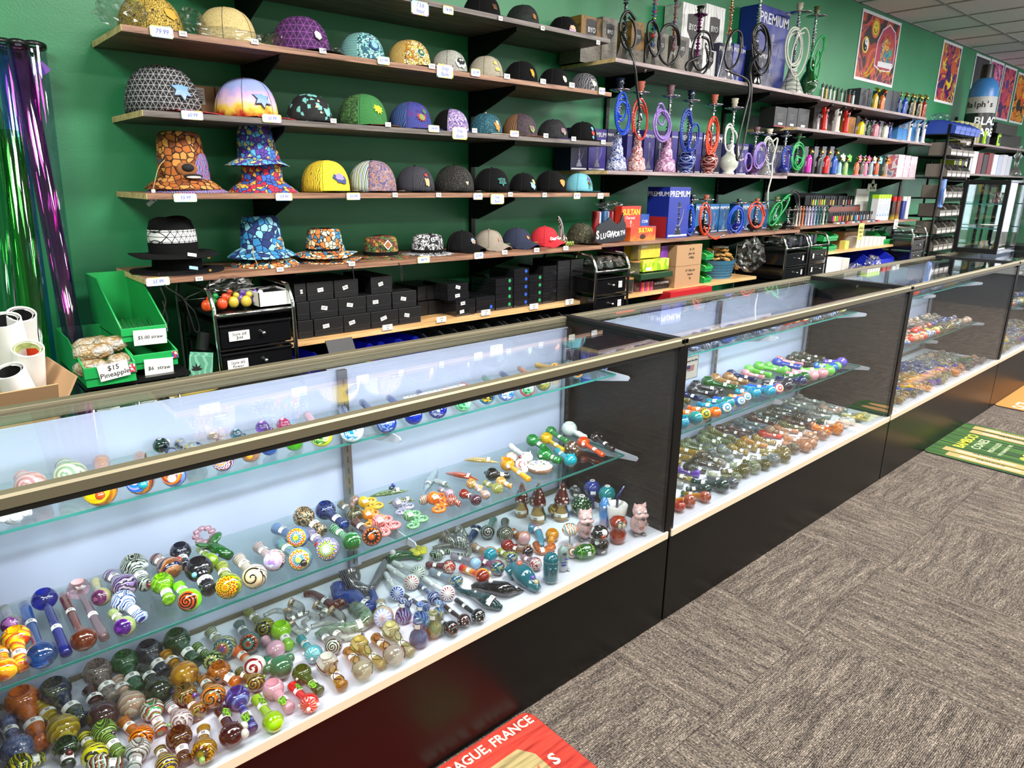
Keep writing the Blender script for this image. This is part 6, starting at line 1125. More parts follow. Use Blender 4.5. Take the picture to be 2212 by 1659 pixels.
def hookah(key, px, halfpx, basepx, tipz, style, bh, bm, stem, bowl, label, hm=None, coils=(), tails=(), y=2.73, tray=None, n=0, ribs=True, hr=.0062, cat='hookah', bowlon=True, stemr=1., zz=None):
    z = SHELF[key][0].location.z if zz is None else zz; c = onY(px, basepx, y); c.z = z; k = depth(c)/FPX; R = halfpx*k; top = onY(px, tipz, y).z-z; h = bh*top
    o = thing('hookah', label, cat, (c.x, y, z), 0, 'hookahs on the wall shelves'); G().lathe(prof(style, R, h), 26, close=False).build('glass_base', bm, o, sm=1)
    sr = R*.24*stemr if R < .03 else .0085*stemr; q = random.Random(int(px)); zt = top*(.86 if bowlon else 1.0); pr = [(sr*1.9, h*.97), (sr*2.1, h*1.02), (sr*1.2, h*1.06)]; zc = h*1.06
    while zc < zt-.012:
        st = q.choice([.012, .02, .016]); s = q.choice([1.9, 1.5, 2.1, 1.1]); pr += [(sr*.75, zc+st*.1), (sr*s, zc+st*.45), (sr*s*.92, zc+st*.6), (sr*.8, zc+st)]; zc += st*1.15
    pr += [(sr*.8, zt), (0, zt)]; G().lathe(pr, 12, close=False).build('stem', stem, o, sm=1)
    tr = max(.030, R*1.0) if top > .3 else R*1.05
    G().lathe([(sr, zt-.004), (tr*.6, zt-.002), (tr, zt+.006), (tr*1.03, zt+.010), (tr*.6, zt+.004), (sr, zt+.003)], 22, close=False).build('tray', tray or stem, o, sm=1)
    if bowlon:
        b = top*.14 if top < .6 else .075; w = max(.012, min(.024, b*.55))
        G().lathe([(0, zt), (w*.55, zt+.002), (w*.5, zt+b*.2), (w*.85, zt+b*.34), (w*.62, zt+b*.46), (w*1.0, zt+b*.62), (w*.8, zt+b*.72), (w*1.05, zt+b*.98), (w*.85, zt+b), (w*.7, zt+b*.85), (0, zt+b*.82)], 16, close=False).build('bowl', bowl, o, sm=1)
    G().tube([(0, 0, h*1.01), (-sr*3.4, -sr*2, h*1.10)], [sr*.9, sr*.6], 8).build('hose_port', stem, o, sm=1)
    for i, (dx, dz, rx, rz_, tn, tl) in enumerate(coils):
        hose(o, hm, [(a+c.x/c.y*b2, b2, d_) for a, b2, d_ in coil(dx*k, dz*k, rx*k*1.25, rz_*k, tn, -R*.8-.008-.012*i, ph=i*1.3+.5, tilt=tl, seed=i+int(px))], hr, ribs)
    for tlp in tails:
        pts = [Vector((a*k*1.25+c.x/c.y*(-R*.9-d), -R*.9-d, b2*k)) for a, b2, d in tlp]; hh = hose(o, hm, pts, hr, ribs)
        e, e2 = pts[-1], pts[-2]; dd = (e-e2).normalized(); G().tube([e, e+dd*.03, e+dd*.05], [hr*.9, hr*1.2, hr*.6], 8).build('mouthpiece', SILV, o, sm=1)
    return o
clay = mat('clay_bowl', '9a4a34', rough=.6); clayd = mat('plum_clay', '5a3440', rough=.5); navyb = mat('navy_glaze', '10182c', rough=.2); ivory = mat('ivory_glaze', 'b8b09c', rough=.35); olv = mat('olive_glaze', '5a6038', rough=.35); blkg = mat('black_glaze', '101012', rough=.2)
HB = {c: mat('hose_'+c, c, rough=.35, trans=.15) for c in ('1c4cc8', 'c8301c', '9878c8', 'e8e6e0', 'd8401c', '20a050', '161616', '1a3aa0', 'c8ccc0', '58a890')}
def printed(c1, c2): return pm('blotch', '%s %s %s' % (c1, c2, c1), 55, .25)
def meshb(c1, c2): return pm('tri', '%s %s' % (c2, c1), 32, .12)
hookah('B2', 1331, 22, 363, 167, 'bell', .41, printed('b8bcd0', '2c3c80'), SILV, navyb, 'hookah with blue-printed white bell base and bright blue coiled hose', HB['1c4cc8'], [(12, 108, 17, 32, 3, .15), (8, 128, 11, 24, 1.5, 0)])
hookah('B2', 1374, 20, 366, 174, 'bell', .41, printed('c8b0ac', '8a3038'), SILV, clay, 'hookah with red-printed bell base and brick red hose', HB['c8301c'], [(4, 100, 18, 38, 1.6, .1)])
hookah('B2', 1437, 22, 366, 182, 'bell', .41, printed('c0a0b8', '7a3c70'), SILV, clayd, 'hookah with mauve-printed bell base and lilac hose hanging to its left', HB['9878c8'], [(-20, 92, 20, 28, 3, .5), (-28, 112, 10, 18, 1.1, .3)])
hookah('B2', 1481, 20, 369, 193, 'ball', .40, meshb('101c60', '8898c0'), SILV, navyb, 'hookah with round cobalt lattice base and royal blue hose', HB['1a3aa0'], [(-8, 84, 14, 36, 2.5, 0), (18, 70, 12, 26, 1.8, -.3)])
hookah('B2', 1530, 19, 371, 202, 'ball', .40, meshb('5a1414', 'c8a098'), SILV, clay, 'hookah with round ruby lattice base and orange-red hose', HB['d8401c'], [(4, 76, 15, 32, 3, 0), (-8, 60, 8, 24, 1, .2)])
hookah('B2', 1573, 20, 372, 210, 'ball', .40, mat('milk_glass', 'c8ccc0', rough=.12), SILV, ivory, 'hookah with round milky white base and white hose', HB['e8e6e0'], [(-8, 70, 14, 28, 1.5, .2)], [[(0, 90, 0), (14, 80, .02), (24, 50, .02), (32, 30, .02), (44, 32, .02)]])
hookah('B2', 1625, 16, 372, 273, 'ball', .34, mat('violet_glass', '3c0c4c', rough=.08, coat=1.), SILV, clayd, 'short hookah with small violet ball base and lilac hose', HB['9878c8'], [(24, 40, 16, 24, 2.5, -.5), (-20, 24, 10, 16, 1.5, .4)], y=2.70)
hookah('B2', 1653, 15, 373, 277, 'cone', .34, glass('speck', 'c8ccc8 e0e4e0', .5, 60), SILV, ivory, 'short hookah with clear base and clear hose hanging below the shelf', HB['c8ccc0'], [(6, 50, 14, 26, 1.5, .6)], [[(2, 60, 0), (28, 74, .03), (20, 30, .06), (22, 0, .08), (16, -30, .08), (18, -52, .08)]], y=2.70)
hookah('B2', 1689, 12, 373, 280, 'ball', .34, mat('blue_glass', '10206c', rough=.08, coat=1.), SILV, navyb, 'short hookah with small blue base and dark blue hose', HB['1a3aa0'], [(16, 34, 16, 22, 2, .5)], y=2.70)
hookah('B2b', 1716, 13, 375, 285, 'ball', .34, mat('green_glass', '0c4c24', rough=.08, coat=1.), mat('green_plated', '5a9868', rough=.2, metal=.8), olv, 'short hookah with small green base and green hose coil', HB['20a050'], [(6, 34, 20, 24, 3, -.3), (14, 22, 14, 12, 1.4, 0)], y=2.70)
cam_m = lambda c1, c2, c3, c4: pm('blotch', '%s %s %s %s' % (c1, c2, c3, c4), 22, .25)
clr = glass('solid', 'f2f2f0', .92)
T1_ = [(1346, 18, 124, -66, 'cone', .30, clr, cam_m('0c0c10', '1c1c24', '8890a0', '101014'), blkg, 'tall black marbled hookah with clear base, leftmost on the high shelf', '161616'),
 (1407, 15, 136, -50, 'cone', .28, clr, cam_m('c83018', '1c50a0', '2c8038', 'e0b020'), navyb, 'tall hookah with red, blue and green camouflage stem', '161616'),
 (1451, 15, 145, -40, 'cone', .28, clr, cam_m('26262c', '8a4828', '38508c', 'b0a898'), clay, 'tall hookah with multicoloured dark marbled stem and tray', '161616'),
 (1503, 15, 151, 10, 'cone', .26, clr, pm('cells', '4c1848 802c70 301030 a04890', 90, .15, metal=.7), blkg, 'tall hookah with glittering purple stem and tray', '161616'),
 (1567, 19, 168, -60, 'cone', .48, clr, mat('rose_gold', 'd0a078', rough=.2, metal=1.), blkg, 'tall hookah with rose gold beaded stem and clear flared base', '161616'),
 (1625, 19, 178, -45, 'cone', .42, mat('smoked_black', '0c0c0e', rough=.08, coat=1.), SILV, blkg, 'tall hookah with chrome stem and black base', '161616'),
 (1707, 27, 196, -6, 'cone', .32, meshb('b0b4ac', '50544c'), SILV, ivory, 'tall hookah with frosted white lattice base and white hose', 'c8ccc0'),
 (1743, 20, 202, 0, 'vase', .42, mat('emerald_glass', '0a4018', rough=.06, coat=1.), SILV, olv, 'tall hookah with emerald green base and green hose', '20a050')]
CO = [[(14, 62, 20, 34, 1.2, .3)], [(2, 60, 14, 30, 1.2, .4)], [(-14, 54, 26, 34, 1.6, -.5)], [(18, 50, 26, 36, 1.3, -.3)], [(20, 62, 24, 44, 1.2, -.4)], [(22, 76, 26, 44, 2.6, .4), (12, 90, 18, 26, 1.4, .9)], [(-4, 84, 25, 34, 3.2, .1), (20, 78, 22, 42, 1.3, -.4)], [(24, 84, 16, 44, 1.6, -.5), (30, 60, 10, 30, 1.2, 0)]]
for i, (px, hw, pb, pt, st, bh, bm, sm, bw, lb, hc) in enumerate(T1_):
    tails = []
    if i == 0: tails = [[(-8, 60, .0), (10, 30, .06), (30, -8, .10), (42, -60, .10), (52, -96, .10)]]
    if i == 5: tails = [[(10, 60, .02), (-10, 30, .08), (0, -14, .11), (0, -60, .11), (-10, -130, .11), (-22, -150, .11), (-26, -120, .11), (-14, -60, .11), (-6, -20, .11), (-18, 4, .10), (-70, 14, .08)]]
    if i == 1: tails = [[(0, 60, 0), (-18, 34, .03), (-16, 4, .05)]]
    if i == 3: tails = [[(10, 40, .02), (-26, 20, .04), (-20, 2, .05), (20, 4, .05), (36, 30, .03), (28, 52, .02)]]
    hookah('B1', px, hw, pb, pt, st, bh, bm, sm, bw, lb, HB[hc], CO[i], tails, y=2.76, n=i, hr=.0075 if hc == '161616' else .0065, ribs=hc != '161616', tray=mat('steel_tray', 'b0b0b4', rough=.2, metal=1.) if i > 5 else None, bowlon=pt > -40)
for px, pb, pt, bc, hc, bw, lb, co in [(1489, 509, 421, '10205c', '1c4cc8', navyb, 'short blue hookah beside the large premium box', [(-2, 36, 10, 28, 2.5, .1)]), (1519, 507, 421, '101012', 'd8401c', clay, 'short black-based hookah with orange-red hose drooping off the shelf', [(2, 34, 14, 30, 2, .2)]),
    (1590, 502, 430, '10186c', '1c4cc8', navyb, 'short indigo hookah with blue hose, in the middle of the short row', [(-4, 28, 22, 26, 2.4, .5)]), (1629, 499, 429, '1c1014', 'd8401c', clay, 'short hookah with wide orange-red hose loops', [(2, 34, 26, 24, 2.2, -.4)]),
    (1671, 498, 425, '0a5020', '20a050', olv, 'short green hookah with green hose raised to the right', [(0, 36, 12, 26, 1.5, -.8), (24, 48, 8, 36, 1.2, -.9)]), (1699, 497, 448, '0c0c10', '161616', blkg, 'short black ribbed hookah at the end of the short row', [(14, 50, 26, 30, 1.4, .4)])]:
    tails = [[(0, 20, .0), (14, 4, .04), (36, -6, .06), (50, -2, .07)]] if 'drooping' in lb else []
    hookah('B3', px, 17 if bc != '10205c' else 13, pb, pt, 'ball', .38, mat('base_'+bc, bc, rough=.08, coat=1.), SILV, bw, lb, HB[hc], co, tails, y=2.71, hr=.0058)
# ================================================================ boxes
def fbox(name, label, cat, px0, pyb, px1, pyt, y, d, m, z=None, group=None, yb=None, side=None, top=None, bev=.0008, fl=None):
    a = onY(px0, pyb, y); b2 = onY(px1, pyb, y); z0 = a.z if z is None else z; h = onY(px0, pyt, y).z-z0; w = b2.x-a.x
    o = thing(name, label, cat, (a.x, y, z0), 0, group); G().box(0, 0, 0, w, d, h).build('box_body', m, o, bev=bev)
    return o, w, h, d
def zof(k): return SHELF[k][0].location.z
PUR = mat('premium_purple', '3c3484', rough=.35); BLU = mat('premium_blue', '1c2c8c', rough=.35); NAV = mat('premium_navy', '14143c', rough=.4); TEALB = mat('premium_teal', '1c5c94', rough=.4)
PW = mat('print_white', 'e4e4e8', rough=.6)
def minihook(o, cx, zb, H, m, y=-.0006, nrm='y'):
    g = G(); 
    for a, b2, c, d in [(-.16, 0, .16, .05), (-.13, .05, .13, .14), (-.07, .14, .07, .26), (-.02, .26, .02, .8), (-.05, .45, .05, .5), (-.04, .62, .04, .66), (-.12, .8, .12, .82), (-.05, .84, .05, .98)]: g.box(cx+a*H, y, zb+b2*H, cx+c*H, 0, zb+d*H)
    g.tube([(cx+.05*H, y/2, zb+.22*H), (cx+.22*H, y/2, zb+.5*H), (cx+.26*H, y/2, zb+.75*H)], H*.012, 4); g.build('printed_hookah', m, o)
def premium(label, px0, pyb, px1, pyt, y, d, m, key, txt=.3, hook=True, col=None, sidetxt=False, group='premium hookah cartons'):
    o, w, h, d = fbox('hookah_carton', label, 'box', px0, pyb, px1, pyt, y, d, m, z=zof(key), group=group)
    s = w*.235; text('PREMIUM', s, PW, o, T(w/2, -.0006, h*.86) @ FRONT, bold=.01, sx=1.0)
    if hook: minihook(o, w/2, h*.1, h*.62, mat('printed_silver', '8c8ca0', rough=.5))
    G().box(w*.05, -.0006, h*.03, w*.95, 0, h*.065).build('printed_strip', PW, o)
    if sidetxt:
        text('PREMIUM', d*.235, PW, o, T(-.0006, d/2, h*.86) @ RZ(-PI/2) @ FRONT, bold=.01)
    return o, w, h
g2 = 'row of premium cartons behind the hookahs'
for i, (a, b2, m, lb) in enumerate([(1232, 1268, NAV, 'dark navy premium carton tucked behind the turquoise cap'), (1270, 1307, PUR, 'purple premium carton, first one visible right of the caps'), (1309, 1330, NAV, 'navy carton side behind the blue-hosed hookah'), (1352, 1362, PUR, 'purple premium carton between the blue and red hookahs'), (1388, 1411, PUR, 'purple premium carton between the red and lilac hookahs'), (1413, 1432, NAV, 'dark premium carton behind the lilac hose'),
        (1446, 1460, PUR, 'purple premium carton right of the mauve bell base'), (1462, 1498, NAV, 'dark carton behind the cobalt ball base'), (1500, 1512, PUR, 'purple carton strip right of the cobalt ball base'), (1514, 1555, NAV, 'dark carton behind the ruby ball base'), (1590, 1612, PUR, 'purple carton behind the white hose'), (1625, 1650, PUR, 'purple premium carton behind the violet ball base'), (1654, 1690, NAV, 'dark premium carton behind the blue hose'), (1692, 1712, PUR, 'purple carton behind the green short hookah')]):
    premium(lb, a, 365, b2, 275+(i > 9)*22 + i*1.2, 2.86, .13, m, 'B2', group=g2, hook=(b2-a) > 18)
premium('tall dark blue premium carton behind the white-hosed tall hookah', 1634, 100, 1700, 4, 2.87, .15, BLU, 'B1')[0]
for a, b2, pt, lb, m in [(1549, 1578, 90, 'navy premium carton behind the rose gold hookah', NAV), (1580, 1606, 92, 'blue premium carton right of the rose gold hookah', BLU), (1632, 1657, 104, 'navy premium carton behind the chrome-stemmed hookah', NAV)]:
    premium(lb, a, 160, b2, pt, 2.80, .12, m, 'B1')
BYOM = pm('speck', '4a4640 7a7468 5c564c', 60, .5); MARB = pm('swirl', 'd8d8d8 e8e8e8 b8b8b8 e4e4e4', 9, .4); GOLDY = pm('speck', '2c2010 8a6428 3c2c14', 14, .5)
def byo(label, px0, px1, pyt, y, d, key, m, lowm=None, s=1., yb=150, dk=False):
    o, w, h, d = fbox('printed_carton', label, 'box', px0, yb, px1, pyt, y, d, m, z=zof(key), group='marbled and dark cartons on the high shelf')
    if lowm: G().box(-.0004, -.0005, 0, w+.0004, d+.0004, h*.45).build('lower_print', lowm, o)
    G().prism([(0, -.5), (-.42, -.1), (-.42, .45), (0, .5), (.42, .45), (.42, -.1)], .0006, T(w/2, -.0002, h*.7) @ FRONT @ SC(w*.62, w*.72, 1)).build('shield_print', mat('shield_dark', '1c1a18', rough=.5), o)
    text('BYO', w*.22, PW, o, T(w/2, -.0012, h*.7+w*.02) @ FRONT, sx=.85); return o
byo('brown and black patterned carton at the left end of the high shelf', 1253, 1297, 30, 2.84, .16, 'B1', GOLDY, BYOM, yb=130); byo('dark floral carton beside the leftmost tall hookah', 1299, 1331, 34, 2.83, .16, 'B1', BYOM, yb=130)
byo('gold and black carton partly behind the camouflage hookah', 1360, 1388, 42, 2.88, .14, 'B1', GOLDY, BYOM); byo('grey floral carton behind the multicoloured hookah', 1408, 1440, 66, 2.84, .12, 'B1', BYOM); byo('grey floral carton left of the purple hookah', 1455, 1485, 74, 2.84, .12, 'B1', BYOM)
o = byo('large white marble carton with black shield, left of two', 1466, 1512, 0, 2.88, .14, 'B1', MARB, mat('carton_black', '141414', rough=.5)); byo('large white marble carton with black shield, right of two', 1515, 1556, 3, 2.88, .14, 'B1', MARB, mat('carton_black', '141414', rough=.5))
byo('small white marble carton behind the purple hookah base', 1516, 1546, 104, 2.82, .06, 'B1', MARB)
zB3 = zof('B3')
for i, (px, c) in enumerate([(1288, '8a1c20'), (1306, '2c5c90'), (1322, 'b8202c'), (1338, 'a81c24'), (1350, '2c5c90')]):
    p = onY(px, 480, 2.80+.02*(i % 2)); o = thing('striped_tube', ['dark red tall tube under crumpled plastic', 'blue-striped tall tube second from the caps', 'bright red tall tube in the middle of the bundle', 'red tall tube behind the charcoal box', 'blue-sided tall tube at the right of the bundle'][i], 'tube', (p.x, p.y, zB3), 0, 'bundle of red and blue tubes')
    G().lathe([(0, 0), (.026, 0), (.027, .005), (.027, .165), (.024, .17), (0, .17)], 18, close=False).build('tube_body', mat('tube_'+c, c, rough=.3), o, sm=1, sharp=40)
    G().box(-.003, -.0285, .005, .006, -.026, .165).build('white_stripe', PW, o); G().box(.010, -.027, .005, .015, -.022, .165).build('blue_stripe', mat('tube_blue', '3c70a8', rough=.3), o)
bag(1320, 440, 2.80, zB3+.172, .085, .05, .028, 'crumpled clear plastic lying over the red and blue tubes', 21)
REDB = mat('charcoal_red', 'd84028', rough=.4); ORB = pm('gradn', 'e8a030 d84020 c83020', 6, .4)
o, w, h, d = fbox('charcoal_box', 'upright red charcoal box with yellow lettering, in front of the tubes', 'box', 1341, 497, 1382, 446, 2.70, .05, ORB, z=zB3)
text('SULTAN', w*.27, mat('yellow_print', 'f0e030', rough=.5), o, T(w/2, -.0006, h*.82) @ FRONT, bold=.015, sx=.9); text('Charcoal', w*.13, PW, o, T(w*.45, -.0006, h*.66) @ FRONT); minihook(o, w*.5, h*.12, h*.48, mat('printed_cream', 'd8c8b8', rough=.5))
G().ball((w*.78, -.0003, h*.2), (w*.14, .001, h*.1), 10, 6).build('printed_coal', INK, o)
o, w, h, d = fbox('charcoal_box', 'flat orange-red charcoal box in front, right of the black cut-out sign', 'box', 1361, 523, 1415, 492, 2.64, .08, ORB, z=zB3)
text('SULTAN', w*.15, mat('yellow_print', 'f0e030', rough=.5), o, T(w*.58, -.0006, h*.75) @ FRONT, bold=.015); G().ball((w*.48, -.0003, h*.3), (w*.12, .001, h*.2), 10, 6).build('printed_coal', mat('coal_brown', '3a1410', rough=.6), o)
o, w, h, d = fbox('coconut_charcoal_box', 'small blue box behind the two charcoal boxes', 'box', 1383, 492, 1401, 463, 2.74, .07, mat('coir_blue', '1c4c9c', rough=.4), z=zB3); text('COIR', w*.3, PW, o, T(w/2, -.0006, h*.7) @ FRONT); text('CUBES', w*.2, PW, o, T(w/2, -.0006, h*.4) @ FRONT)
for i in range(3):
    z = zB3+i*.026; a = onY(1397, 500, 2.68); o = G().box(0, 0, 0, .075, .11, .0255).build('small_blue_box', mat('flat_blue', '24509c', rough=.4)); o.location = (a.x+.012*i, 2.68+.004*i, z+.0004); tag(o, ['bottom', 'middle', 'top'][i]+' flat blue box of the short stack left of the large carton', 'box', 'flat blue boxes'); text('PREMIUM', .013, PW, o, T(.037, -.0006, .013) @ FRONT)
o, w, h = premium('large royal blue premium hookah carton on the lower shelf', 1440, 514, 1484, 404, 2.66, .17, BLU, 'B3', sidetxt=True)
o.children[0].name = 'box_body'
G().box(-.0008, .01, .002, .0, .15, h*.42).build('red_panel', mat('panel_red', 'a82428', rough=.4), o)
minihook(o, w*.5, h*.06, h*.66, mat('printed_black_hookah', '15151c', rough=.4), y=-.0014)
for a, b2, lb in [(1500, 1530, 'blue premium box behind the orange-hosed short hookah'), (1531, 1550, 'teal blue premium box right of the orange hose'), (1552, 1572, 'blue premium box left of the indigo hookah'), (1600, 1625, 'blue premium box between the indigo and orange-hosed hookahs'), (1630, 1656, 'blue premium box at the right of the short row')]:
    premium(lb, a, 490, b2, 441, 2.82, .12, TEALB, 'B3', group='blue premium boxes behind the short hookahs')
o = thing('slug_sign', 'black cut-out sign with big white cartoon lettering beside the camouflage cap', 'sign', (onY(1319, 505, 2.63).x, 2.635, zB3+.002))
k = depth(Vector((3.05, 2.63, 1.1)))/FPX; bl = [(-40, -10), (-38, 16), (-30, 24), (-12, 30), (-4, 38), (4, 30), (14, 22), (24, 26), (30, 46), (34, 30), (40, 20), (41, -6), (36, -14), (0, -16), (-30, -17)]
G().prism([(x*k*1.25, (y2+17)*k) for x, y2 in bl], .006, FRONT).build('sign_board', BLACKP, o)
for i, ch in enumerate('SLUGWORTH'):
    text(ch, (.062, .042, .042, .048, .052, .040, .038, .036, .036)[i], PW, o, T((-38+[3, 13, 21, 31, 42, 53, 60, 67, 74][i])*k*1.2, -.0068, (17+[0, -3, -2, 1, 0, 0, 1, 2, 3][i])*k) @ FRONT @ RZ([.1, .05, 0, 0, -.05, 0, .05, 0, .1][i]), bold=.03, sx=.85)
p = onY(1212, 520, 2.72); o = thing('glass_water_pipe', 'small clear glass water pipe with black and white twisted neck beside the red cap', 'water pipe', (p.x, 2.72, z4)); gm = glass('solid', 'c8d0cc', .85)
G().lathe([(0, 0), (.028, 0), (.03, .01), (.022, .04), (.010, .06), (.009, .07), (.013, .075)], 18, T(.02, 0, 0), close=False).build('base', gm, o, sm=1); G().lathe([(.004, .02), (.0045, .10), (.007, .11)], 10, T(-.015, 0, 0), close=False).build('downstem', gm, o, sm=1)
G().tube(bez([(.015, .01, .05), (.012, .01, .10), (.0, .01, .13), (-.012, .01, .15), (-.01, .01, .155)], 8), [.010]*32+[.011], 10).build('twisted_neck', glass('bands', '1c1c1e c8c8c8', 0, 40), o, sm=1)
for i in range(3): G().tube(bez([(-.005+.02*i, -.04, .006), (.004+.02*i, -.045, .024), (.014+.02*i, -.04, .008)], 6), .007, 8).build('green_coil', glass('bands', '5a7838 a8c068', .1, 90), o, sm=1)
def poster(label, pts, x0, x1, z0, z1, art): 
    o = thing('poster', label, 'poster', (x0, 3.026, z0)); w, h = x1-x0, z1-z0
    G().box(0, 0, 0, w, .0012, h).build('paper', PW, o); b = .025; a = G().box(b, -.0005, b, w-b, 0, h-b).build('artwork', art, o); return o, w, h
o, w, h = poster('large blacklight poster of a psychedelic van under a smiling sun', 0, 6.77, 7.64, 2.34, 2.915, pm('blotch', '2c1820 a83020 c85838 5c2448 d86838 301828', 3.2, .4))
def disc(o, x, z, r, m, nm, y=-.0008, sx=1., k=24): return G().prism(ngon(k, r, 0, sx), .0006, T(x, y+.0003, z) @ FRONT).build(nm, m, o)
YE = mat('poster_yellow', 'e0c820', rough=.5); WH = PW
for r, m in ((.088, mat('poster_orange', 'c84820', rough=.5)), (.075, YE), (.07, mat('poster_red', 'a82c1c', rough=.5)), (.062, YE)): disc(o, w*.36, h*.80, r, m, 'sun_print', -.0006-.0003*(.1-r)*50)
for s in (-1, 1): disc(o, w*.36+s*.015, h*.83, .007, INK, 'sun_eye', -.0032, .6)
G().tube(bez([(w*.36-.035, -.003, h*.78), (w*.36-.015, -.003, h*.73), (w*.36+.015, -.003, h*.73), (w*.36+.035, -.003, h*.78)], 6), .003, 4).build('sun_mouth', INK, o)
disc(o, w*.17, h*.52, .068, YE, 'symbol_rim', -.0009); disc(o, w*.17, h*.52, .055, WH, 'symbol_print', -.0015)
hp = [(.055*math.cos(PI/2+PI*k/12), .055*math.sin(PI/2+PI*k/12)) for k in range(13)]; G().prism(hp, .0006, T(w*.17, -.0018, h*.52) @ FRONT).build('symbol_print', INK, o)
disc(o, w*.17, h*.52+.0275, .0275, WH, 'symbol_print', -.0024); disc(o, w*.17, h*.52-.0275, .0275, INK, 'symbol_print', -.0024); disc(o, w*.17, h*.52+.0275, .007, INK, 'symbol_print', -.0030); disc(o, w*.17, h*.52-.0275, .007, WH, 'symbol_print', -.0030)
van = [(.45, .28), (.46, .62), (.55, .80), (.70, .90), (.86, .82), (.92, .60), (.92, .34), (.84, .24), (.6, .22)]
def vp(pts, m, nm, y): G().prism([(x*w, z*h) for x, z in pts], .0006, T(0, y, 0) @ FRONT).build(nm, m, o)
vp([((x-.68)*1.06+.68, (z-.55)*1.06+.55) for x, z in van], WH, 'van_outline', -.0008); vp(van, mat('van_red', 'b02c50', rough=.5), 'van_print', -.0014)
vp([(.50, .60), (.58, .74), (.70, .80), (.84, .74), (.88, .58)], pm('blotch', '802030 c04830 5a1c50', 8, .4), 'van_window', -.0019); vp([(.56, .34), (.56, .62), (.68, .70), (.86, .62), (.86, .34)], pm('blotch', '3870a0 48a080 c83828 e0c040 3858a0', 9, .4), 'van_print', -.0024); vp([(.52, .26), (.52, .34), (.90, .36), (.88, .27)], WH, 'van_bumper', -.003)
for cx_ in (.62, .82): G().tube(bez([((cx_-.06)*w, -.002, .24*h), (cx_*w, -.002, .18*h), ((cx_+.06)*w, -.002, .24*h)], 6), .005, 4).build('van_wheel', YE, o)
G().tube(bez([(.40*w, -.002, .36*h), (.36*w, -.002, .26*h), (.28*w, -.002, .14*h), (.22*w, -.002, .10*h), (.30*w, -.002, .08*h), (.38*w, -.002, .16*h), (.44*w, -.002, .22*h)], 6), .006, 4).build('figure_outline', YE, o)
for i, (xa, xb, za, zb, cols, lb) in enumerate([(8.80, 9.40, 2.31, 2.925, '30185c a02c50 c85828 d8c830 401c60', 'purple and orange blacklight poster beside the black-light bottle'), (9.89, 10.44, 2.30, 2.92, '181820 24242c 101014', 'dark poster behind the neck of the giant bottle'), (10.47, 11.0, 2.28, 2.925, '401c60 d83c88 e070a0 1c1830 e8a0c0', 'magenta mushroom blacklight poster'),
        (11.04, 11.58, 2.27, 2.92, '301858 c83060 e06830 4c3090', 'violet and red blacklight poster, next to last'), (11.66, 12.3, 2.27, 2.90, 'e05018 f0b020 181010 e88020', 'orange and yellow blacklight poster, last on the wall')]):
    q, w, h = poster(lb, 0, xa, xb, za, zb, pm('blotch', cols, 7+i*.3, .4, seed=i))
    for j in range(5):
        cc = cols.split(); x_, z_ = w*(.25+.5*rnd.random()), h*(.2+.6*rnd.random()); G().prism(blob(.05+.04*rnd.random(), j*7+i, 18, 1.), .0006, T(x_, -.0008-.0004*j, z_) @ FRONT).build('printed_shape', mat('pc_'+cc[(j+2) % len(cc)], cc[(j+2) % len(cc)], rough=.5), q)
p = onY(2107, 285, 2.74); o = thing('giant_bottle', 'giant black bottle with blue shoulder and silver label near the ceiling', 'bottle', (onY(2109, 285, 2.76).x, 2.76, 1.8812)); R = .145
G().lathe([(0, 0), (R, 0), (R, .33)], 32, close=False).build('bottle_body', mat('bottle_black', '0e0e10', rough=.3), o, sm=1, sharp=50)
G().lathe([(R*1.002, .33), (R*1.002, .50)], 32, close=False).build('silver_label', mat('label_silver', 'a8a8a8', rough=.4), o, sm=1)
G().lathe([(R, .50), (R*.97, .58), (R*.8, .66), (R*.45, .70)], 32, close=False).build('blue_shoulder', mat('shoulder_blue', '3878b8', rough=.35), o, sm=1)
G().lathe([(R*.45, .70), (R*.45, .72), (R*.42, .84), (0, .845)], 24, close=False).build('bottle_cap', BLACKP, o, sm=1, sharp=40)
def wrap(s, size, m, zc, a0, da):
    for i, ch in enumerate(s):
        a = a0+i*da; text(ch, size, m, o, T(R*1.012*math.cos(a), R*1.012*math.sin(a), zc) @ RZ(a+PI/2) @ FRONT, bold=.02)
ac = math.atan2(-2.7, -8.6); wrap("Ralph's", .085, INK, .415, ac-1.0, .28); wrap('BLACK', .12, PW, .24, ac-.1, .42); wrap('LABEL', .12, PW, .12, ac-.1, .42)
# ================================================================ black boxes on the low pine shelf
z4 = SHELF['B4'][0].location.z
BB = mat('black_box_card', '121214', rough=.45); BBF = mat('black_box_film', '1a1a1d', rough=.12, coat=.6)
def crate(px0, px1, zb, h, y, d, m, label, stk=None, dot=None, group='black boxes stacked on the low pine shelf'):
    a = onY(px0, 650, y); b2 = onY(px1, 650, y); w = b2.x-a.x-.002; o = thing('black_box', label, 'box', (a.x, y, zb), rnd.uniform(-.006, .006), group)
    G().box(0, 0, 0, w, d, h*.35).build('box_bottom', m, o, bev=.001); G().box(-.0008, -.0008, h*.36, w+.0008, d+.0008, h-.0008).build('box_lid', m, o, bev=.001)
    if stk: q = G().box(-w*.11, -.0016, -.008, w*.11, -.0008, .008, T(w*stk, 0, h*.55) @ RY(rnd.uniform(-.3, .3))).build('sticker', WHITE, o); text(rnd.choice(['TRNC', 'BLK5', 'SMK8', 'FUN2']), .009, INK, q, T(w*stk, -.0018, h*.55) @ FRONT)
    if dot: G().prism(ngon(12, .009), .001, T(w*.8, -.0008, h*.62) @ FRONT).build('dot_sticker', mat('dot_'+dot, dot, rough=.4), o)
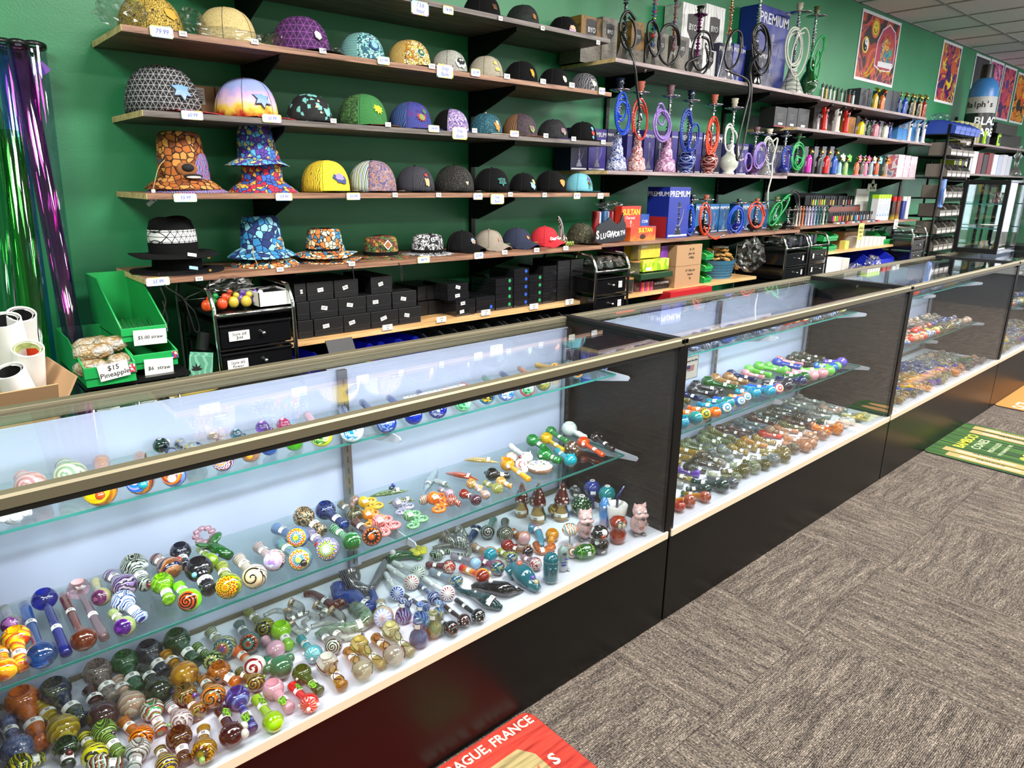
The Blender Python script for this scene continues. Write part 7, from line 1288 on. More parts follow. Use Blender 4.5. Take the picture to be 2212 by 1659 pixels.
H1 = .075; hh = [z4, z4+H1+.0005, z4+2*H1+.001]
for i, (a, b2, lv, y, s) in enumerate([(640, 673, 0, 2.66, None), (675, 739, 0, 2.66, .4), (740, 799, 0, 2.66, .3), (800, 860, 0, 2.66, .45), (861, 909, 0, 2.66, .35), (640, 668, 1, 2.67, None), (669, 730, 1, 2.67, .5), (731, 791, 1, 2.67, .4), (792, 846, 1, 2.67, .35), (848, 900, 1, 2.67, .45), (638, 663, 2, 2.68, .6), (665, 722, 2, 2.68, .5), (724, 776, 2, 2.68, .45), (803, 849, 2, 2.68, .45)]):
    crate(a, b2, hh[lv], H1, y, .25, BB, 'large black box, %s from left in the %s layer, left block' % (ORD[i if lv == 0 else i-5 if lv == 1 else i-10], ['bottom', 'second', 'top'][lv]), s)
for i, (a, b2, lv) in enumerate([(903, 925, 0), (926, 957, 0), (903, 922, 1), (923, 955, 1)]): crate(a, b2, hh[lv]-.002*0, .070, 2.78, .2, BB, 'set-back plain black box, %s from left in the %s layer' % (ORD[i % 2], ['bottom', 'upper'][i//2]))
h2 = .040
for i, (a, b2, lv, s) in enumerate([(985, 1027, 0, .3), (985, 1027, 1, .35), (968, 1013, 2, .45), (967, 1012, 3, .5)]): crate(a, b2, z4+lv*(h2+.0006), h2, 2.66+.0*lv, .2, BBF, 'shrink-wrapped flat black box with white sticker, %s layer from bottom' % ORD[lv], s)
cols = [(1029, 1069, 2, 'B'), (1071, 1108, 4, 'G'), (1110, 1142, 5, 'C'), (1143, 1171, 4, 'G'), (1172, 1201, 5, '')]
for ci, (a, b2, n, t_) in enumerate(cols):
    for lv in range(n):
        dk = {'B': '2858c8' if lv == 0 else None, 'G': '289858', 'C': '2858c8', '': None}[t_]
        crate(a, b2, z4+lv*(h2+.0006), h2, 2.67, .2, BBF, 'shrink-wrapped black box%s, %s column, %s layer from bottom' % (' with %s dot' % {'2858c8': 'blue', '289858': 'green'}[dk] if dk else '', ORD[ci], ORD[lv]), dot=dk)
for ci, (a, b2) in enumerate([(1203, 1229), (1231, 1257)]):
    for lv in range(4): crate(a, b2, z4+lv*.056, .0555, 2.68, .2, BB, 'small plain black box, %s of the two right columns, %s layer from bottom' % (['left', 'right'][ci], ORD[lv]))
o = thing('open_black_box', 'open black box with raised lid in front of the low pine shelf', 'box', (onY(738, 740, 2.52).x, 2.50, .6)); G().box(-.06, 0, 0, .06, .12, .10).build('box_body', BB, o, bev=.001); G().box(-.06, 0, 0, .06, .006, .09, T(0, .0, .10) @ RX(-.5)).build('lid', BB, o)
# ================================================================ drawer carts
def cart(label, pxl, pxr, y, d, zt, contents, labs, zlow=.0, nd=6, pxk=.5):
    a = onY(pxl, 680, y); b2 = onY(pxr, 680, y); w = b2.x-a.x
    o = thing('drawer_cart', label, 'drawer cart', (a.x, y, 0)); r = .008
    for yy in (0, d):
        G().tube([(0, yy, 0)]+bez([(0, yy, zt-.03), (.012, yy, zt+.055), (.05, yy, zt+.08)], 5)+[(w*.2, yy, zt+.082)], r, 8).build('side_tube', CHROME, o, sm=1) if yy == 99 else None
    for xx in (0, w):
        G().tube([(xx, 0, 0), (xx, 0, zt-.01)]+bez([(xx, 0, zt+.02), (xx, .03, zt+.072), (xx, .08, zt+.085), (xx, d-.08, zt+.085), (xx, d-.03, zt+.072), (xx, d, zt+.02)], 5)+[(xx, d, 0)], r, 10).build('side_frame', CHROME, o, sm=1)
    G().tube([(0, 0, zt), (w, 0, zt)], .006, 8).build('front_rail', CHROME, o, sm=1); G().tube([(0, d, zt), (w, d, zt)], .006, 8).build('rear_rail', CHROME, o, sm=1)
    G().box(.006, .004, zt-.012, w-.006, d-.004, zt-.004).build('top_tray', BLACKP, o)
    SM = mat('smoky_drawer', '0d0d0f', rough=.18, coat=.4); pitch = .105
    for i in range(nd):
        zb = zt-.02-pitch*(i+1)
        if zb < .05: break
        q = G().box(.014, .004, zb, w-.014, d-.01, zb+.085).box(.010, -.002, zb+.078, w-.010, d-.01, zb+.088).build('drawer', SM, o, bev=.003)
        G().tube([(0, .002, zb-.006), (w, .002, zb-.006)], .004, 6).build('cross_rail', BLACKM, o)
        G().ball((w*pxk, -.012, zb+.045), .008, 12, 8).build('knob', CHROME, q, sm=1); G().tube([(w*pxk, .003, zb+.045), (w*pxk, -.01, zb+.045)], .004, 8).build('knob_stem', CHROME, q, sm=1)
        if i < len(labs) and labs[i]:
            tx, xo, bw = labs[i]; c_ = G().box(-bw/2, -.0012, -.018, bw/2, 0, .018, T(w*xo, -.0022, zb+.045)).build('drawer_label', WHITE, q)
            for j, l in enumerate(tx.split('|')): text(l, .016 if bw > .05 else .008, INK, c_, T(w*xo, -.0036, zb+.051-j*.014) @ FRONT, shear=.15)
    return o, w, a
o1, w1, a1 = cart('chrome-framed black drawer cart with tray of orange and purple toys', 463, 634, 2.5, .42, .937, None, [('Style #8|$44', .27, .075), ('Style #5|flower', .22, .075), ('Style #5|Blue', .2, .07)], pxk=.57)
cart('chrome-framed black drawer cart with clear bagged glass, right of the black boxes', 1283, 1352, 2.5, .42, .943, None, [('EAC 130', .75, .03), ('EAC 115', .75, .03), ('EAC 200', .75, .035)], pxk=.5)
cart('left chrome drawer cart of the pair beside the blue basket', 1681, 1727, 2.5, .40, .96, None, [('5.00', .8, .02), ('5.00', .8, .02), ('5.00', .8, .02)], pxk=.55)
cart('right chrome drawer cart of the pair, full of dark packets', 1732, 1768, 2.5, .40, .965, None, [('5.00', .2, .02), ('8.00', .2, .02), ('', .2, .02)], pxk=.6)
cart('small chrome drawer cart next to the wire bin rack', 1944, 1971, 2.45, .40, .955, None, [], pxk=.5)
zc = .9445
for i, (px, c, y) in enumerate([(447, 'd84c20', 2.56), (460, '1c8040', 2.60), (480, 'd84c28', 2.57), (492, 'd85028', 2.66), (505, 'b8a838', 2.58), (520, '6848a0', 2.62), (533, 'c8b040', 2.57), (548, '7a58b0', 2.60), (558, 'd8d0e0', 2.58)]):
    p = onY(px, 660, y); o = G().ball((0, 0, .022), (.020, .017, .022), 12, 8).ball((.012, 0, .047), (.012, .010, .012), 10, 6).build('wrapped_toy', mat('toy_'+c, c, rough=.3), sm=1); o.location = (p.x, y, zc)
    tag(o, '%s wrapped toy, %s from left on the drawer cart tray' % ({'d84c20': 'orange', '1c8040': 'green', 'd84c28': 'orange', 'd85028': 'orange', 'b8a838': 'olive', '6848a0': 'purple', 'c8b040': 'yellow', '7a58b0': 'violet', 'd8d0e0': 'white and violet'}[c], ORD[i]), 'toy', 'wrapped toys on the first cart')
bag(500, 640, 2.62, zc+.045, .07, .05, .035, 'clear crinkled plastic bag over the orange and purple toys', 31)
o = thing('white_box', 'open white box with black insert on the first drawer cart', 'box', (onY(560, 655, 2.53).x, 2.53, zc)); g = G()
g.box(0, 0, 0, .125, .003, .055).box(0, .15, 0, .125, .153, .055).box(0, 0, 0, .003, .153, .055).box(.122, 0, 0, .125, .153, .055).box(0, 0, 0, .125, .153, .003).build('tray', WHITE, o); G().box(.006, .01, .003, .119, .145, .05).build('black_insert', BLACKP, o); G().tube([(.02, .06, .056), (.1, .09, .058)], .01, 8).build('black_item', BLACKP, o)
bag(1305, 590, 2.60, .9505, .10, .12, .03, 'clear bag of glass pieces heaped on the second drawer cart', 33, m=FILM)
for i in range(8): p = Vector((onY(1296+7*i, 590, 2.56).x, 2.56+.03*(i % 3), .9505)); o = G().lathe([(0, 0), (.014, 0), (.018, .02), (.008, .04), (.007, .05), (.011, .055)], 12, close=False).build('clear_glass_piece', glass('solid', 'dfe3e2', .8), sm=1); o.location = p; tag(o, 'small clear glass piece in the heap on the second drawer cart', 'glass piece', 'clear glass pieces on the second cart')
bag(1620, 560, 2.62, .80, .08, .09, .12, 'large crinkled clear bag between the blue basket and the drawer carts', 34); bag(1690, 540, 2.60, .9675, .07, .10, .04, 'clear bag on the left cart of the pair', 35); bag(1953, 515, 2.58, .9625, .10, .10, .04, 'cloudy plastic bag on top of the small cart by the rack', 36)
for i in range(6):
    px = 1700+11*i; p = onY(px, 545, 2.56+.02*(i % 2)); o = G().box(-.022, 0, 0, .022, .02, .06).box(-.015, 0, .06, .015, .01, .07).build('dark_packet', mat('packet_dark', '2c2e38', rough=.4)); o.location = (p.x, 2.54+.03*(i % 2), .9675 if px < 1728 else .9725); tag(o, 'small dark packet, %s from left on the paired drawer carts' % ORD[i], 'packet', 'dark packets on the paired carts')
# ================================================================ green, blue and clear bins
def binbox(label, x, y, z, w, d, hf, hb, m, name='storage_bin', rz=0., lip=True, group='plastic storage bins', lab=None, cut=.45):
    o = thing(name, label, 'storage bin', (x, y, z), rz, group); t = .0025; g = G()
    g.box(0, 0, 0, w, d, t).box(.0, d-t, 0, w, d, hb)
    for xx in (0, w-t): g.add([(xx, 0, 0), (xx, d, 0), (xx, d, hb), (xx, d*cut, hb), (xx, 0, hf), (xx+t, 0, 0), (xx+t, d, 0), (xx+t, d, hb), (xx+t, d*cut, hb), (xx+t, 0, hf)], [(0, 4, 3, 2, 1), (5, 6, 7, 8, 9), (0, 1, 6, 5), (1, 2, 7, 6), (2, 3, 8, 7), (3, 4, 9, 8), (4, 0, 5, 9)])
    g.build('bin_body', m, o); G().box(0, -.001, 0, w, t, hf).box(-.003, -.006, hf*.45, w+.003, 0, hf).build('front_lip', m, o, bev=.001)
    G().tube([(0, d*cut, hb), (0, 0, hf)], .003, 6).tube([(w, d*cut, hb), (w, 0, hf)], .003, 6).build('rim', m, o, sm=1)
    if lab:
        tx, x0, z0, bw, bh, sz, tl = lab; q = G().box(-bw/2, -.0015, -bh/2, bw/2, 0, bh/2, T(x0, -.009, z0) @ RY(tl)).build('handwritten_card', WHITE, o)
        for j, l in enumerate(tx.split('|')): text(l, sz, INK, q, T(x0, -.0108, z0) @ RY(tl) @ T(0, 0, (.25-.5*j)*bh*.8 if '|' in tx else 0) @ FRONT, shear=.1, bold=.008)
        G().box(x0+bw/2+.002, -.0078, hf*.5, min(w, x0+bw/2+.022), -.0065, hf*.95).build('flag_sticker', pm('cells', 'b03040 3040a0 d8d8e0 b03040', 160, .5), o)
    return o
GB = MB('green_bin_plastic').set(base='1d9a4c', rough=.35); GB = GB.m
BBIN = mat('blue_bin_plastic', '1c2cb8', rough=.35); CBIN = pane_mat('frosted_bin', 'd0d2d4', .12, .3)
x0 = .365
binbox('green bin of bubble-wrapped pineapples with a fifteen dollar card', x0, 2.38, .782, .14, .42, .062, .12, GB, lab=('$15|Pineapple', .078, .045, .085, .05, .022, -.12), cut=.5)
binbox('lower green bin behind, with a six dollar straw card', .515, 2.44, .800, .135, .40, .05, .085, GB, lab=('$6  straw', .072, .0, .088, .062, .018, .05), cut=.5)
binbox('tall upper green bin holding clear straws with a five dollar card', .50, 2.47, .890, .135, .44, .045, .18, GB, lab=('$5.00 straw', .080, .01, .100, .05, .016, .03), cut=.6)
for i, (dx, dy, dz, L) in enumerate([(.03, .03, .02, .10), (.045, .06, .065, .11), (.10, .09, .075, .10), (.06, .14, .07, .12), (.105, .02, .03, .07)]):
    o = G().tube([(-L/2, 0, 0), (-L*.3, 0, 0), (L*.3, 0, 0), (L/2, 0, 0)], [.014, .028, .028, .014], 12).build('wrapped_pineapple', MC.setdefault(('bw',), MB('bubble_wrap').set(base='c8b48c', rough=.12, coat=1., trans=.35).m), sm=1)
    if i == 0:
        b = [m for m in [bpy.data.materials['bubble_wrap']]][0]; nt = b.node_tree; mbx = MB.__new__(MB); mbx.m = b; mbx.t = nt; mbx.b = nt.nodes['Principled BSDF']; mbx.tc = None
        v = mbx.n('ShaderNodeTexVoronoi', {'Vector': mbx.co(), 'Scale': 110.0}, 0); mbx.bump(v, .9, .006); mbx.set(base=mbx.ramp(mbx.n('ShaderNodeTexNoise', {'Vector': mbx.co(), 'Scale': 25.0}, 0), ['d8d0c0', 'b08c50', 'd0ccc4'], 'LINEAR', [.35, .5, .65]))
    o.location = (x0+dx, 2.40+dy, .790+dz+.02); o.rotation_euler = (.1*i, 0, .2*i-.3); tag(o, 'bubble-wrapped pineapple piece, %s in the near green bin' % ['lowest at the front', 'above the front one', 'at the upper right', 'highest at the back', 'small one at the right front'][i], 'wrapped item', 'bubble-wrapped pieces in the near green bin')
for i in range(12):
    o = G().tube([(0, 0, 0), (.02, .16, .02)], .003, 6).build('clear_straw', glass('solid', 'b8d8c0', .7), sm=1); o.location = (.512+.009*i, 2.52, .900+.004*(i % 3)); tag(o, 'clear glass straw lying in the tall upper green bin', 'straw', 'clear straws in the upper green bin')
o = thing('drawer_cart', 'low drawer cart under the green bins with style cards', 'drawer cart', (.375, 2.40, 0))
for xx in (0, .13, .255): G().tube([(xx, 0, 0), (xx, 0, .765)], .006, 8).build('front_post', CHROME, o, sm=1)
G().box(-.01, 0, .768, .30, .42, .780).build('top_tray', BLACKP, o)
for i, (xa, tx) in enumerate([(.045, 'amber|$25'), (.155, 'Style #1|$25'), (.26, 'Rocket|$30')]):
    G().box(xa-.045, .01, .66, xa+.04, .4, .74).build('drawer', mat('smoky_drawer', '0d0d0f'), o, bev=.002); q = G().box(xa-.035, .003, .668, xa+.03, .006, .700).build('handwritten_card', WHITE, o)
    for j, l in enumerate(tx.split('|')): text(l, .014, INK, q, T(xa-.002, .0022, .692-j*.014) @ FRONT, shear=.1)
bag(220, 826, 2.39, .70, .03, .02, .016, 'small clear bag on the low drawers below the pineapple bin', 41); bag(300, 800, 2.37, .70, .04, .02, .018, 'clear bag in the low drawers below the six dollar bin', 42); bag(372, 790, 2.46, .70, .035, .04, .03, 'crumpled clear bag between the green bins and first cart', 43)
o = thing('mint_box', 'mint green marbled box with a black leaf leaning by the first cart', 'box', (onY(405, 790, 2.46).x, 2.46, .745), -.35); G().box(0, 0, 0, .075, .06, .075, RY(.12)).build('box_body', pm('swirl', '5a9880 7ab89c 5a9880', 14, .4), o, bev=.001)
g = G()
for a in (-70, -35, 0, 35, 70): g.prism([(0, 0), (.004, .012), (0, .028-abs(a)*.00012), (-.004, .012)], .0006, T(.028, -.0008, .02) @ FRONT @ RZ(math.radians(a)))
g.build('leaf_print', INK, o)
o = G().lathe([(0, 0), (.022, 0), (.022, .06), (.02, .062), (0, .062)], 18).build('black_jar', BLACKP, sm=1, sharp=40); o.location = (onY(437, 745, 2.52).x, 2.53, .818); o.rotation_euler = (0, .25, 0); tag(o, 'black cylinder tin standing behind the mint green box', 'tin')
o = G().ball((0, 0, .02), (.10, .05, .02), 16, 8).build('yellow_packet', mat('packet_yellow', 'b8a040', rough=.3), sm=1); o.location = (onY(405, 805, 2.44).x, 2.44, .68); tag(o, 'yellowish packet just above the case rail by the mint box', 'packet')
for i, px in enumerate([670, 800, 868, 905]):
    p = onY(px, 745, 2.50); binbox('royal blue bin under the pine shelf, %s of four from left' % ORD[i], p.x, 2.48, .6, .10, .36, .05, .11, BBIN, rz=.1, group='blue bins under the pine shelf')
for i, px in enumerate([955, 1022, 1062, 1090, 1130, 1180, 1222]):
    p = onY(px, 720, 2.50); binbox('frosted clear bin under the pine shelf, %s of seven from left' % ORD[i], p.x, 2.48, .6, .10, .34, .06, .12, CBIN, rz=.1, group='clear bins under the pine shelf')
    if i in (0, 2, 3, 5): o = G().tube(bez([(0, 0, 0), (.02, 0, .04), (.05, .02, .05), (.07, .04, .02)], 5), .02, 8).build('black_pouch', BLACKP, sm=1); o.location = (p.x-.05, 2.52, .62); tag(o, 'black rounded pouch beside the %s frosted bin' % ORD[i], 'pouch', 'black pouches among the clear bins')
o = thing('rasta_box', 'small green yellow and red box in the blue bins', 'box', (onY(784, 738, 2.47).x, 2.47, .6), .3); G().box(0, 0, 0, .055, .12, .09).build('box_body', pm('rings', '1c8038 e0d028 c82c20', 18, .4), o); 
for xa, xb, zt, lb in [(1.14, 2.70, .599, 'under the black boxes'), (3.14, 4.68, .689, 'under the blue basket shelf'), (5.66, 6.92, .654, 'under the white box shelf')]:
    o = thing('low_cupboard', 'dark low cupboard '+lb, 'cupboard', (xa, 2.45, 0)); G().box(0, 0, 0, xb-xa, .57 if zt < .68 else .2, zt).build('body', mat('dark_cupboard', '1a1613', rough=.6), o)
# ================================================================ rolled posters, box and tall tubes at the left
o = thing('carton', 'brown open carton holding rolled posters at the left edge', 'box', (-.10, 1.97, .44), .08); t = .005
for nm, b_ in [('front_wall', (0, 0, 0, .34, t, .40)), ('back_wall', (0, .28, 0, .34, .28+t, .40)), ('side_wall', (0, 0, 0, t, .28, .40)), ('side_wall', (.335, 0, 0, .34, .28, .40)), ('base_sheet', (0, 0, 0, .34, .28, t))]: G().box(*b_).build(nm, CARD, o)
G().box(0, 0, 0, .005, .28, .10, T(.34, 0, .39) @ RY(.5)).build('flap', CARD, o); G().box(0, 0, 0, .34, .004, .09, T(0, 0, .39) @ RX(.4)).build('flap', CARD, o)
G().box(0, 0, -.44, .34, .28, -.001).build('crate_below', mat('dark_cupboard', '1a1613', rough=.6), o)
def roll(px, pyt, y, r, lean, label, inner=INK, L=.62):
    p = onY(px, pyt, y); o = thing('rolled_poster', label, 'rolled poster', (p.x, y, p.z)); M = RY(lean[0]) @ RX(lean[1])
    G().lathe([(r, -L), (r, 0), (r-.0015, .0004), (r-.003, 0), (r-.003, -L)], 28, M, close=False).build('paper_tube', WHITE, o, sm=1, sharp=40)
    G().lathe([(r-.0035, -L), (r-.0035, -.004)], 24, M, close=False).build('printed_inside', inner, o, sm=1); G().tube([M @ Vector(((r-.006-.004*k/40)*math.cos(k*.2), (r-.006-.004*k/40)*math.sin(k*.2), -.004)) for k in range(38)], .0008, 4).build('curled_edge', WHITE, o, sm=1); return o
roll(46, 678, 2.20, .034, (.05, .50), 'rolled white poster standing tallest in the carton, black inside'); roll(60, 752, 2.10, .036, (.04, .48), 'rolled white poster in front with a black and green print inside', pm('cells', '101010 c0d890 d04020 e8e8e8', 30, .5))
roll(6, 690, 2.16, .040, (-.1, .35), 'leaning rolled white poster at the very left edge'); roll(18, 800, 2.04, .035, (-.25, .3), 'short rolled poster leaning left in front of the carton', L=.45)
def tube(pxt, pyt, pxb, pyb, yt, yb, r, col, label, ring=True, tint=None):
    a = onY(pxt, pyt, yt); b2 = onY(pxb, pyb, yb); d = (b2-a).normalized(); L = (b2-a).length+.25; o = thing('acrylic_tube', label, 'tube', a); M = zto(d)
    m = pane_mat('acrylic_'+col, col, .06, .03)
    G().lathe([(r, 0), (r, L)], 28, M, close=False).build('tube_wall', m, o, sm=1)
    if ring: G().lathe([(r*.97, -.008), (r*1.08, -.006), (r*1.08, .006), (r*.97, .008)], 28, M, close=False).build('rim', BLACKP, o, sm=1)
    return o
tube(8, 93, 112, 850, 2.98, 2.74, .028, 'b0c0ff', 'tall blue transparent tube leaning on the wall, leftmost of the long ones'); tube(37, 96, 182, 850, 2.93, 2.64, .030, 'f090e0', 'tall magenta transparent tube leaning in the middle')
o = tube(74, 99, 160, 800, 2.98, 2.80, .033, 'dde2ee', 'tall smoky grey transparent tube, rightmost, with a purple sticker')
q = G().prism(blob(.022, 77, sx=1), .001, T(.004, -.041, -.075) @ FRONT).build('purple_sticker', mat('sticker_purple', '6838a0', rough=.4), o)
tube(20, 288, 66, 650, 2.84, 2.68, .036, '90e890', 'shorter green transparent tube in front of the leaning tubes', ring=False); tube(-18, 240, 20, 650, 2.93, 2.80, .03, 'a0d8b8', 'dark green tube cut by the left edge of the picture', ring=False)
# ================================================================ goods on the second pine shelf
zb = SHELF['B4b'][0].location.z
for i, (px, zz) in enumerate([(1356, 0), (1372, 0), (1368, .098), (1368, .20)]):
    p = onY(px, 620, 2.68+.02*(i == 1)); o = thing('glass_jar', ['front clear jar with wooden lid by the drawer cart', 'rear clear jar with wooden lid by the carton stack', 'clear jar with wooden lid, second level', 'clear jar with wooden lid, topmost'][i], 'jar', (p.x, p.y, zb+zz)); G().lathe([(0, .001), (.032, .001), (.034, .004), (.034, .086)], 20, close=False).build('jar_body', glass('solid', 'd8d4d0', .85), o, sm=1); G().lathe([(0, .086), (.034, .086), (.035, .088), (.035, .096), (0, .097)], 20).build('wooden_lid', mat('lid_wood', 'b88850', rough=.5), o, sm=1, sharp=40)
def plainbox(label, px0, pyb, px1, pyt, y, d, m, name='carton', z=None, cat='box', rz=0., group=None):
    o, w, h, dd = fbox(name, label, cat, px0, pyb, px1, pyt, y, d, m, z=z, group=group); o.rotation_euler = (0, 0, rz); return o, w, h
YP = pm('bands', 'd8c020 e8d840 b8b020', 20, .4); PUP = pm('speck', '5c2080 7a38a0', 30, .4)
o, w, h = plainbox('yellow pouch carton on top, beside the purple one', 1377, 560, 1425, 525, 2.66, .11, pm('speck', 'c8a828 d8c040', 30, .4), z=zb+.205); text('bay', w*.2, WHITE, o, T(w*.3, -.0006, h*.8) @ FRONT)
plainbox('purple carton next to the yellow one on top', 1426, 566, 1441, 532, 2.68, .10, PUP, z=zb+.19); plainbox('dark purple carton behind the drawer cart', 1338, 566, 1362, 534, 2.80, .12, PUP, z=zb+.22)
o, w, h = plainbox('lime and yellow checked carton in the middle of the stack', 1388, 592, 1443, 563, 2.64, .12, pm('cells', 'a8c020 d8d840 80b020 e0e058', 34, .4), z=zb+.125); G().box(w*.12, -.0006, h*.1, w*.32, 0, h*.35).build('bar_code', WHITE, o)
plainbox('flat dark green carton poking out of the stack', 1384, 608, 1452, 594, 2.60, .14, mat('carton_green', '1c3c24', rough=.4), z=zb+.085)
o, w, h = plainbox('orange and magenta striped carton at the stack bottom', 1384, 627, 1410, 611, 2.66, .10, pm('rings', 'c83068 e07828 7a3078', 20, .4), z=zb); o, w, h = plainbox('black and yellow carton lettered in white at the stack bottom', 1411, 627, 1444, 610, 2.66, .10, pm('gradz', 'e0b020 1c1414 1c1414', 20, .4), z=zb); text('GLASS ADDITIVES', w*.12, WHITE, o, T(w*.5, -.0006, h*.8) @ FRONT)
for i, (zz, l, s) in enumerate([(0, 'lower brown carton with handwritten note about glass tips', '$1 Glass Jar|Smoke|Tip'), (.135, 'upper brown carton with handwritten one dollar note', '$1 20|glass tip|rolling')]):
    a = onY(1456, 625, 2.63); w = onY(1509, 625, 2.63).x-a.x; h = .133; o = thing('carton', l, 'box', (a.x, 2.63, zb+zz+.0005)); G().box(0, 0, 0, w, .2, h).build('box_body', CARD, o, bev=.001)
    G().box(w*.45, -.001, .1328, w*.52, .2, .1338).build('tape_seam', mat('tape_brown', '8a6840', rough=.3), o)
    for j, ln in enumerate(s.split('|')): text(ln, .022, INK, o, T(w*.58, -.0008, h*.78-j*.026) @ FRONT, shear=.2)
for i in range(3):
    p = onY(1515, 600, 2.66); binbox('green stacking bin beside the brown cartons, %s from bottom' % ORD[i], p.x, 2.64, zb+.078*i, .085, .18, .035, .065, GB, group='green bins beside the cartons')
    o = G().ball((.04, .05, .02), (.03, .03, .015), 10, 6).build('green_lid', mat('lid_green', '90c830', rough=.4), sm=1); o.location = (p.x, 2.64, zb+.078*i+.006); tag(o, 'small rounded piece inside the %s green stacking bin' % ORD[i], 'small part', 'pieces in the green stacking bins')
p = onY(1548, 600, 2.68); o = thing('basket', 'blue perforated plastic basket full of wooden pieces', 'basket', (p.x+.14, 2.76, zb)); bm = mat('basket_blue', '3c7494', rough=.45)
G().lathe([(.0, .001), (.105, .001), (.105, .004), (.135, .125), (.139, .130), (.133, .128), (.100, .008)], 32, SC(1.1, .75, 1), close=False).build('basket_body', bm, o, sm=1, sharp=50)
g = G()
for rr in range(5):
    for k in range(26):
        a = PI+PI*k/26; r = .109+.005*rr; g.box(-.003, -.001, -.005, .003, .001, .005, T(1.1*r*math.cos(a), .75*r*math.sin(a), .018+rr*.02) @ RZ(a+PI/2))
tag(g.build('perforation', mat('basket_hole', '16384c', rough=.8), o), kind='stuff')
WD = woodm('turned_wood', '9a6c34', 'c0924c', 'd0a868')
for i in range(16):
    a = i*2.4; r = .02+.006*i; zz = .118+.03*(i % 3); q = G().lathe([(0, 0), (.024, 0), (.026, .006), (.024, .012), (0, .012)], 14).build('wooden_disc', WD, sm=1, sharp=40); q.location = (p.x+.14+r*math.cos(a), 2.76+.6*r*math.sin(a), zb+zz+.012); q.rotation_euler = (rnd.uniform(-.4, .4), rnd.uniform(-.4, .4), 0)
    tag(q, 'round wooden piece heaped in the blue basket', 'wooden disc', 'wooden pieces in the blue basket')
for i in range(7): q = G().box(-.03, -.012, 0, .03, .012, .012).build('wooden_block', WD, bev=.003); q.location = (p.x+.27+.012*i, 2.74, zb+.125-.012*i+.0); q.rotation_euler = (0, .5, .3); tag(q, 'flat wooden block tumbling right of the blue basket, %s from left' % ORD[i], 'wooden block', 'wooden blocks beside the basket')
o = thing('clear_tub', 'clear tub with tall sides behind the green stacking bins', 'tub', (onY(1545, 600, 2.86).x, 2.84, zb)); G().lathe([(0, .001), (.05, .001), (.055, .20)], 20, close=False).build('tub_wall', glass('solid', 'd0d4d4', .85), o, sm=1); G().lathe([(.0, .20), (.057, .20), (.057, .21), (0, .212)], 20).build('lid', WHITE, o, sm=1, sharp=40)
o, w, h = plainbox('long red carton below the second pine shelf', 1448, 645, 1536, 632, 2.56, .2, mat('carton_red', 'b01c24', rough=.4), z=.69)
for i, px in enumerate(range(1560, 1640, 10)): q = G().ball((0, 0, .012), .016, 10, 6).build('dark_marble', glass('swirl', '181818 485030', .2, 60), sm=1); q.location = (onY(px, 632, 2.52).x, 2.56, .6905); tag(q, 'dark glass ball in the row under the second pine shelf', 'glass ball', 'dark balls under the pine shelf')
# ================================================================ torches and lighters
def torch(key, px, pyt, w, col, label, kind='can', y=2.70, cap=None, nozzle='d8b050', grp='torches on the wall shelves'):
    z = SHELF[key][0].location.z; p = onY(px, 300, y); H = onY(px, pyt, y).z-z; k = depth(Vector((p.x, y, z)))/FPX; r = w*k/2; m = mat('torch_'+col, col, rough=.25, coat=.5)
    o = thing('torch_lighter', label, 'torch lighter', (p.x, y, z), math.atan2(-p.y, -p.x)+.6, grp)
    if kind == 'can':
        G().lathe([(0, 0), (r, 0), (r, H*.56), (r*.8, H*.66), (r*.45, H*.70), (r*.42, H*.74), (0, H*.74)], 18, close=False).build('tank', m, o, sm=1, sharp=50)
        G().lathe([(r*1.04, 0), (r*1.04, H*.05)], 18, close=False).build('foot_ring', BLACKP, o, sm=1)
        G().tube([(0, 0, H*.72), (.002, 0, H*.86)], r*.42, 8).build('valve', BLACKP, o, sm=1); G().tube([(-r*.6, 0, H*.99), (r*.3, 0, H*.95), (r*1.7, 0, H*.80)], [r*.35, r*.45, r*.38], 10).build('nozzle', mat('noz_'+nozzle, nozzle, rough=.25, metal=1.), o, sm=1)
        G().box(-r*.3, -r*1.02, H*.3, r*.3, -r*.98, H*.5).build('paper_label', WHITE, o)
    elif kind == 'gun':
        G().lathe([(0, 0), (r*1.15, 0), (r*1.15, H*.05), (r*.8, H*.1), (r*.78, H*.72), (r*1.0, H*.80), (r*.95, H*.95), (r*.5, H), (0, H)], 8, close=False).build('handle', m, o, sm=1, sharp=40)
        G().tube([(r*.6, 0, H*.90), (r*2.0, 0, H*.98), (r*2.9, 0, H*1.02)], [r*.4, r*.34, r*.42], 10).build('nozzle', BLACKM, o, sm=1); G().box(r*.6, -r*.25, H*.70, r*1.1, r*.25, H*.82).build('trigger', BLACKP, o)
        G().box(-r*.3, -r*.86, H*.55, r*.2, -r*.8, H*.65).build('paper_label', WHITE, o)
    else:
        G().box(-r, -r*.6, 0, r, r*.6, H*.74).build('tank', m, o, bev=.002); G().box(-r*.9, -r*.55, H*.74, r*.5, r*.55, H*.92).build('valve', BLACKP, o); G().tube([(r*.0, 0, H*.92), (r*.9, 0, H)], r*.35, 8).build('nozzle', STEEL, o, sm=1)
    return o
def dispbox(key, label, px0, px1, pyt, m, y=2.84, d=.12, name='display_carton', base=0., grp='cartons behind the torches'):
    z = SHELF[key][0].location.z; a = onY(px0, 300, y); b2 = onY(px1, 300, y); h = onY(px0, pyt, y).z-z; o = thing(name, label, 'box', (a.x, y, z+base), 0, grp); w = b2.x-a.x
    G().box(0, 0, 0, w, d, h).build('box_body', m, o, bev=.001); return o, w, h
TBK = mat('carton_black', '141414', rough=.5)
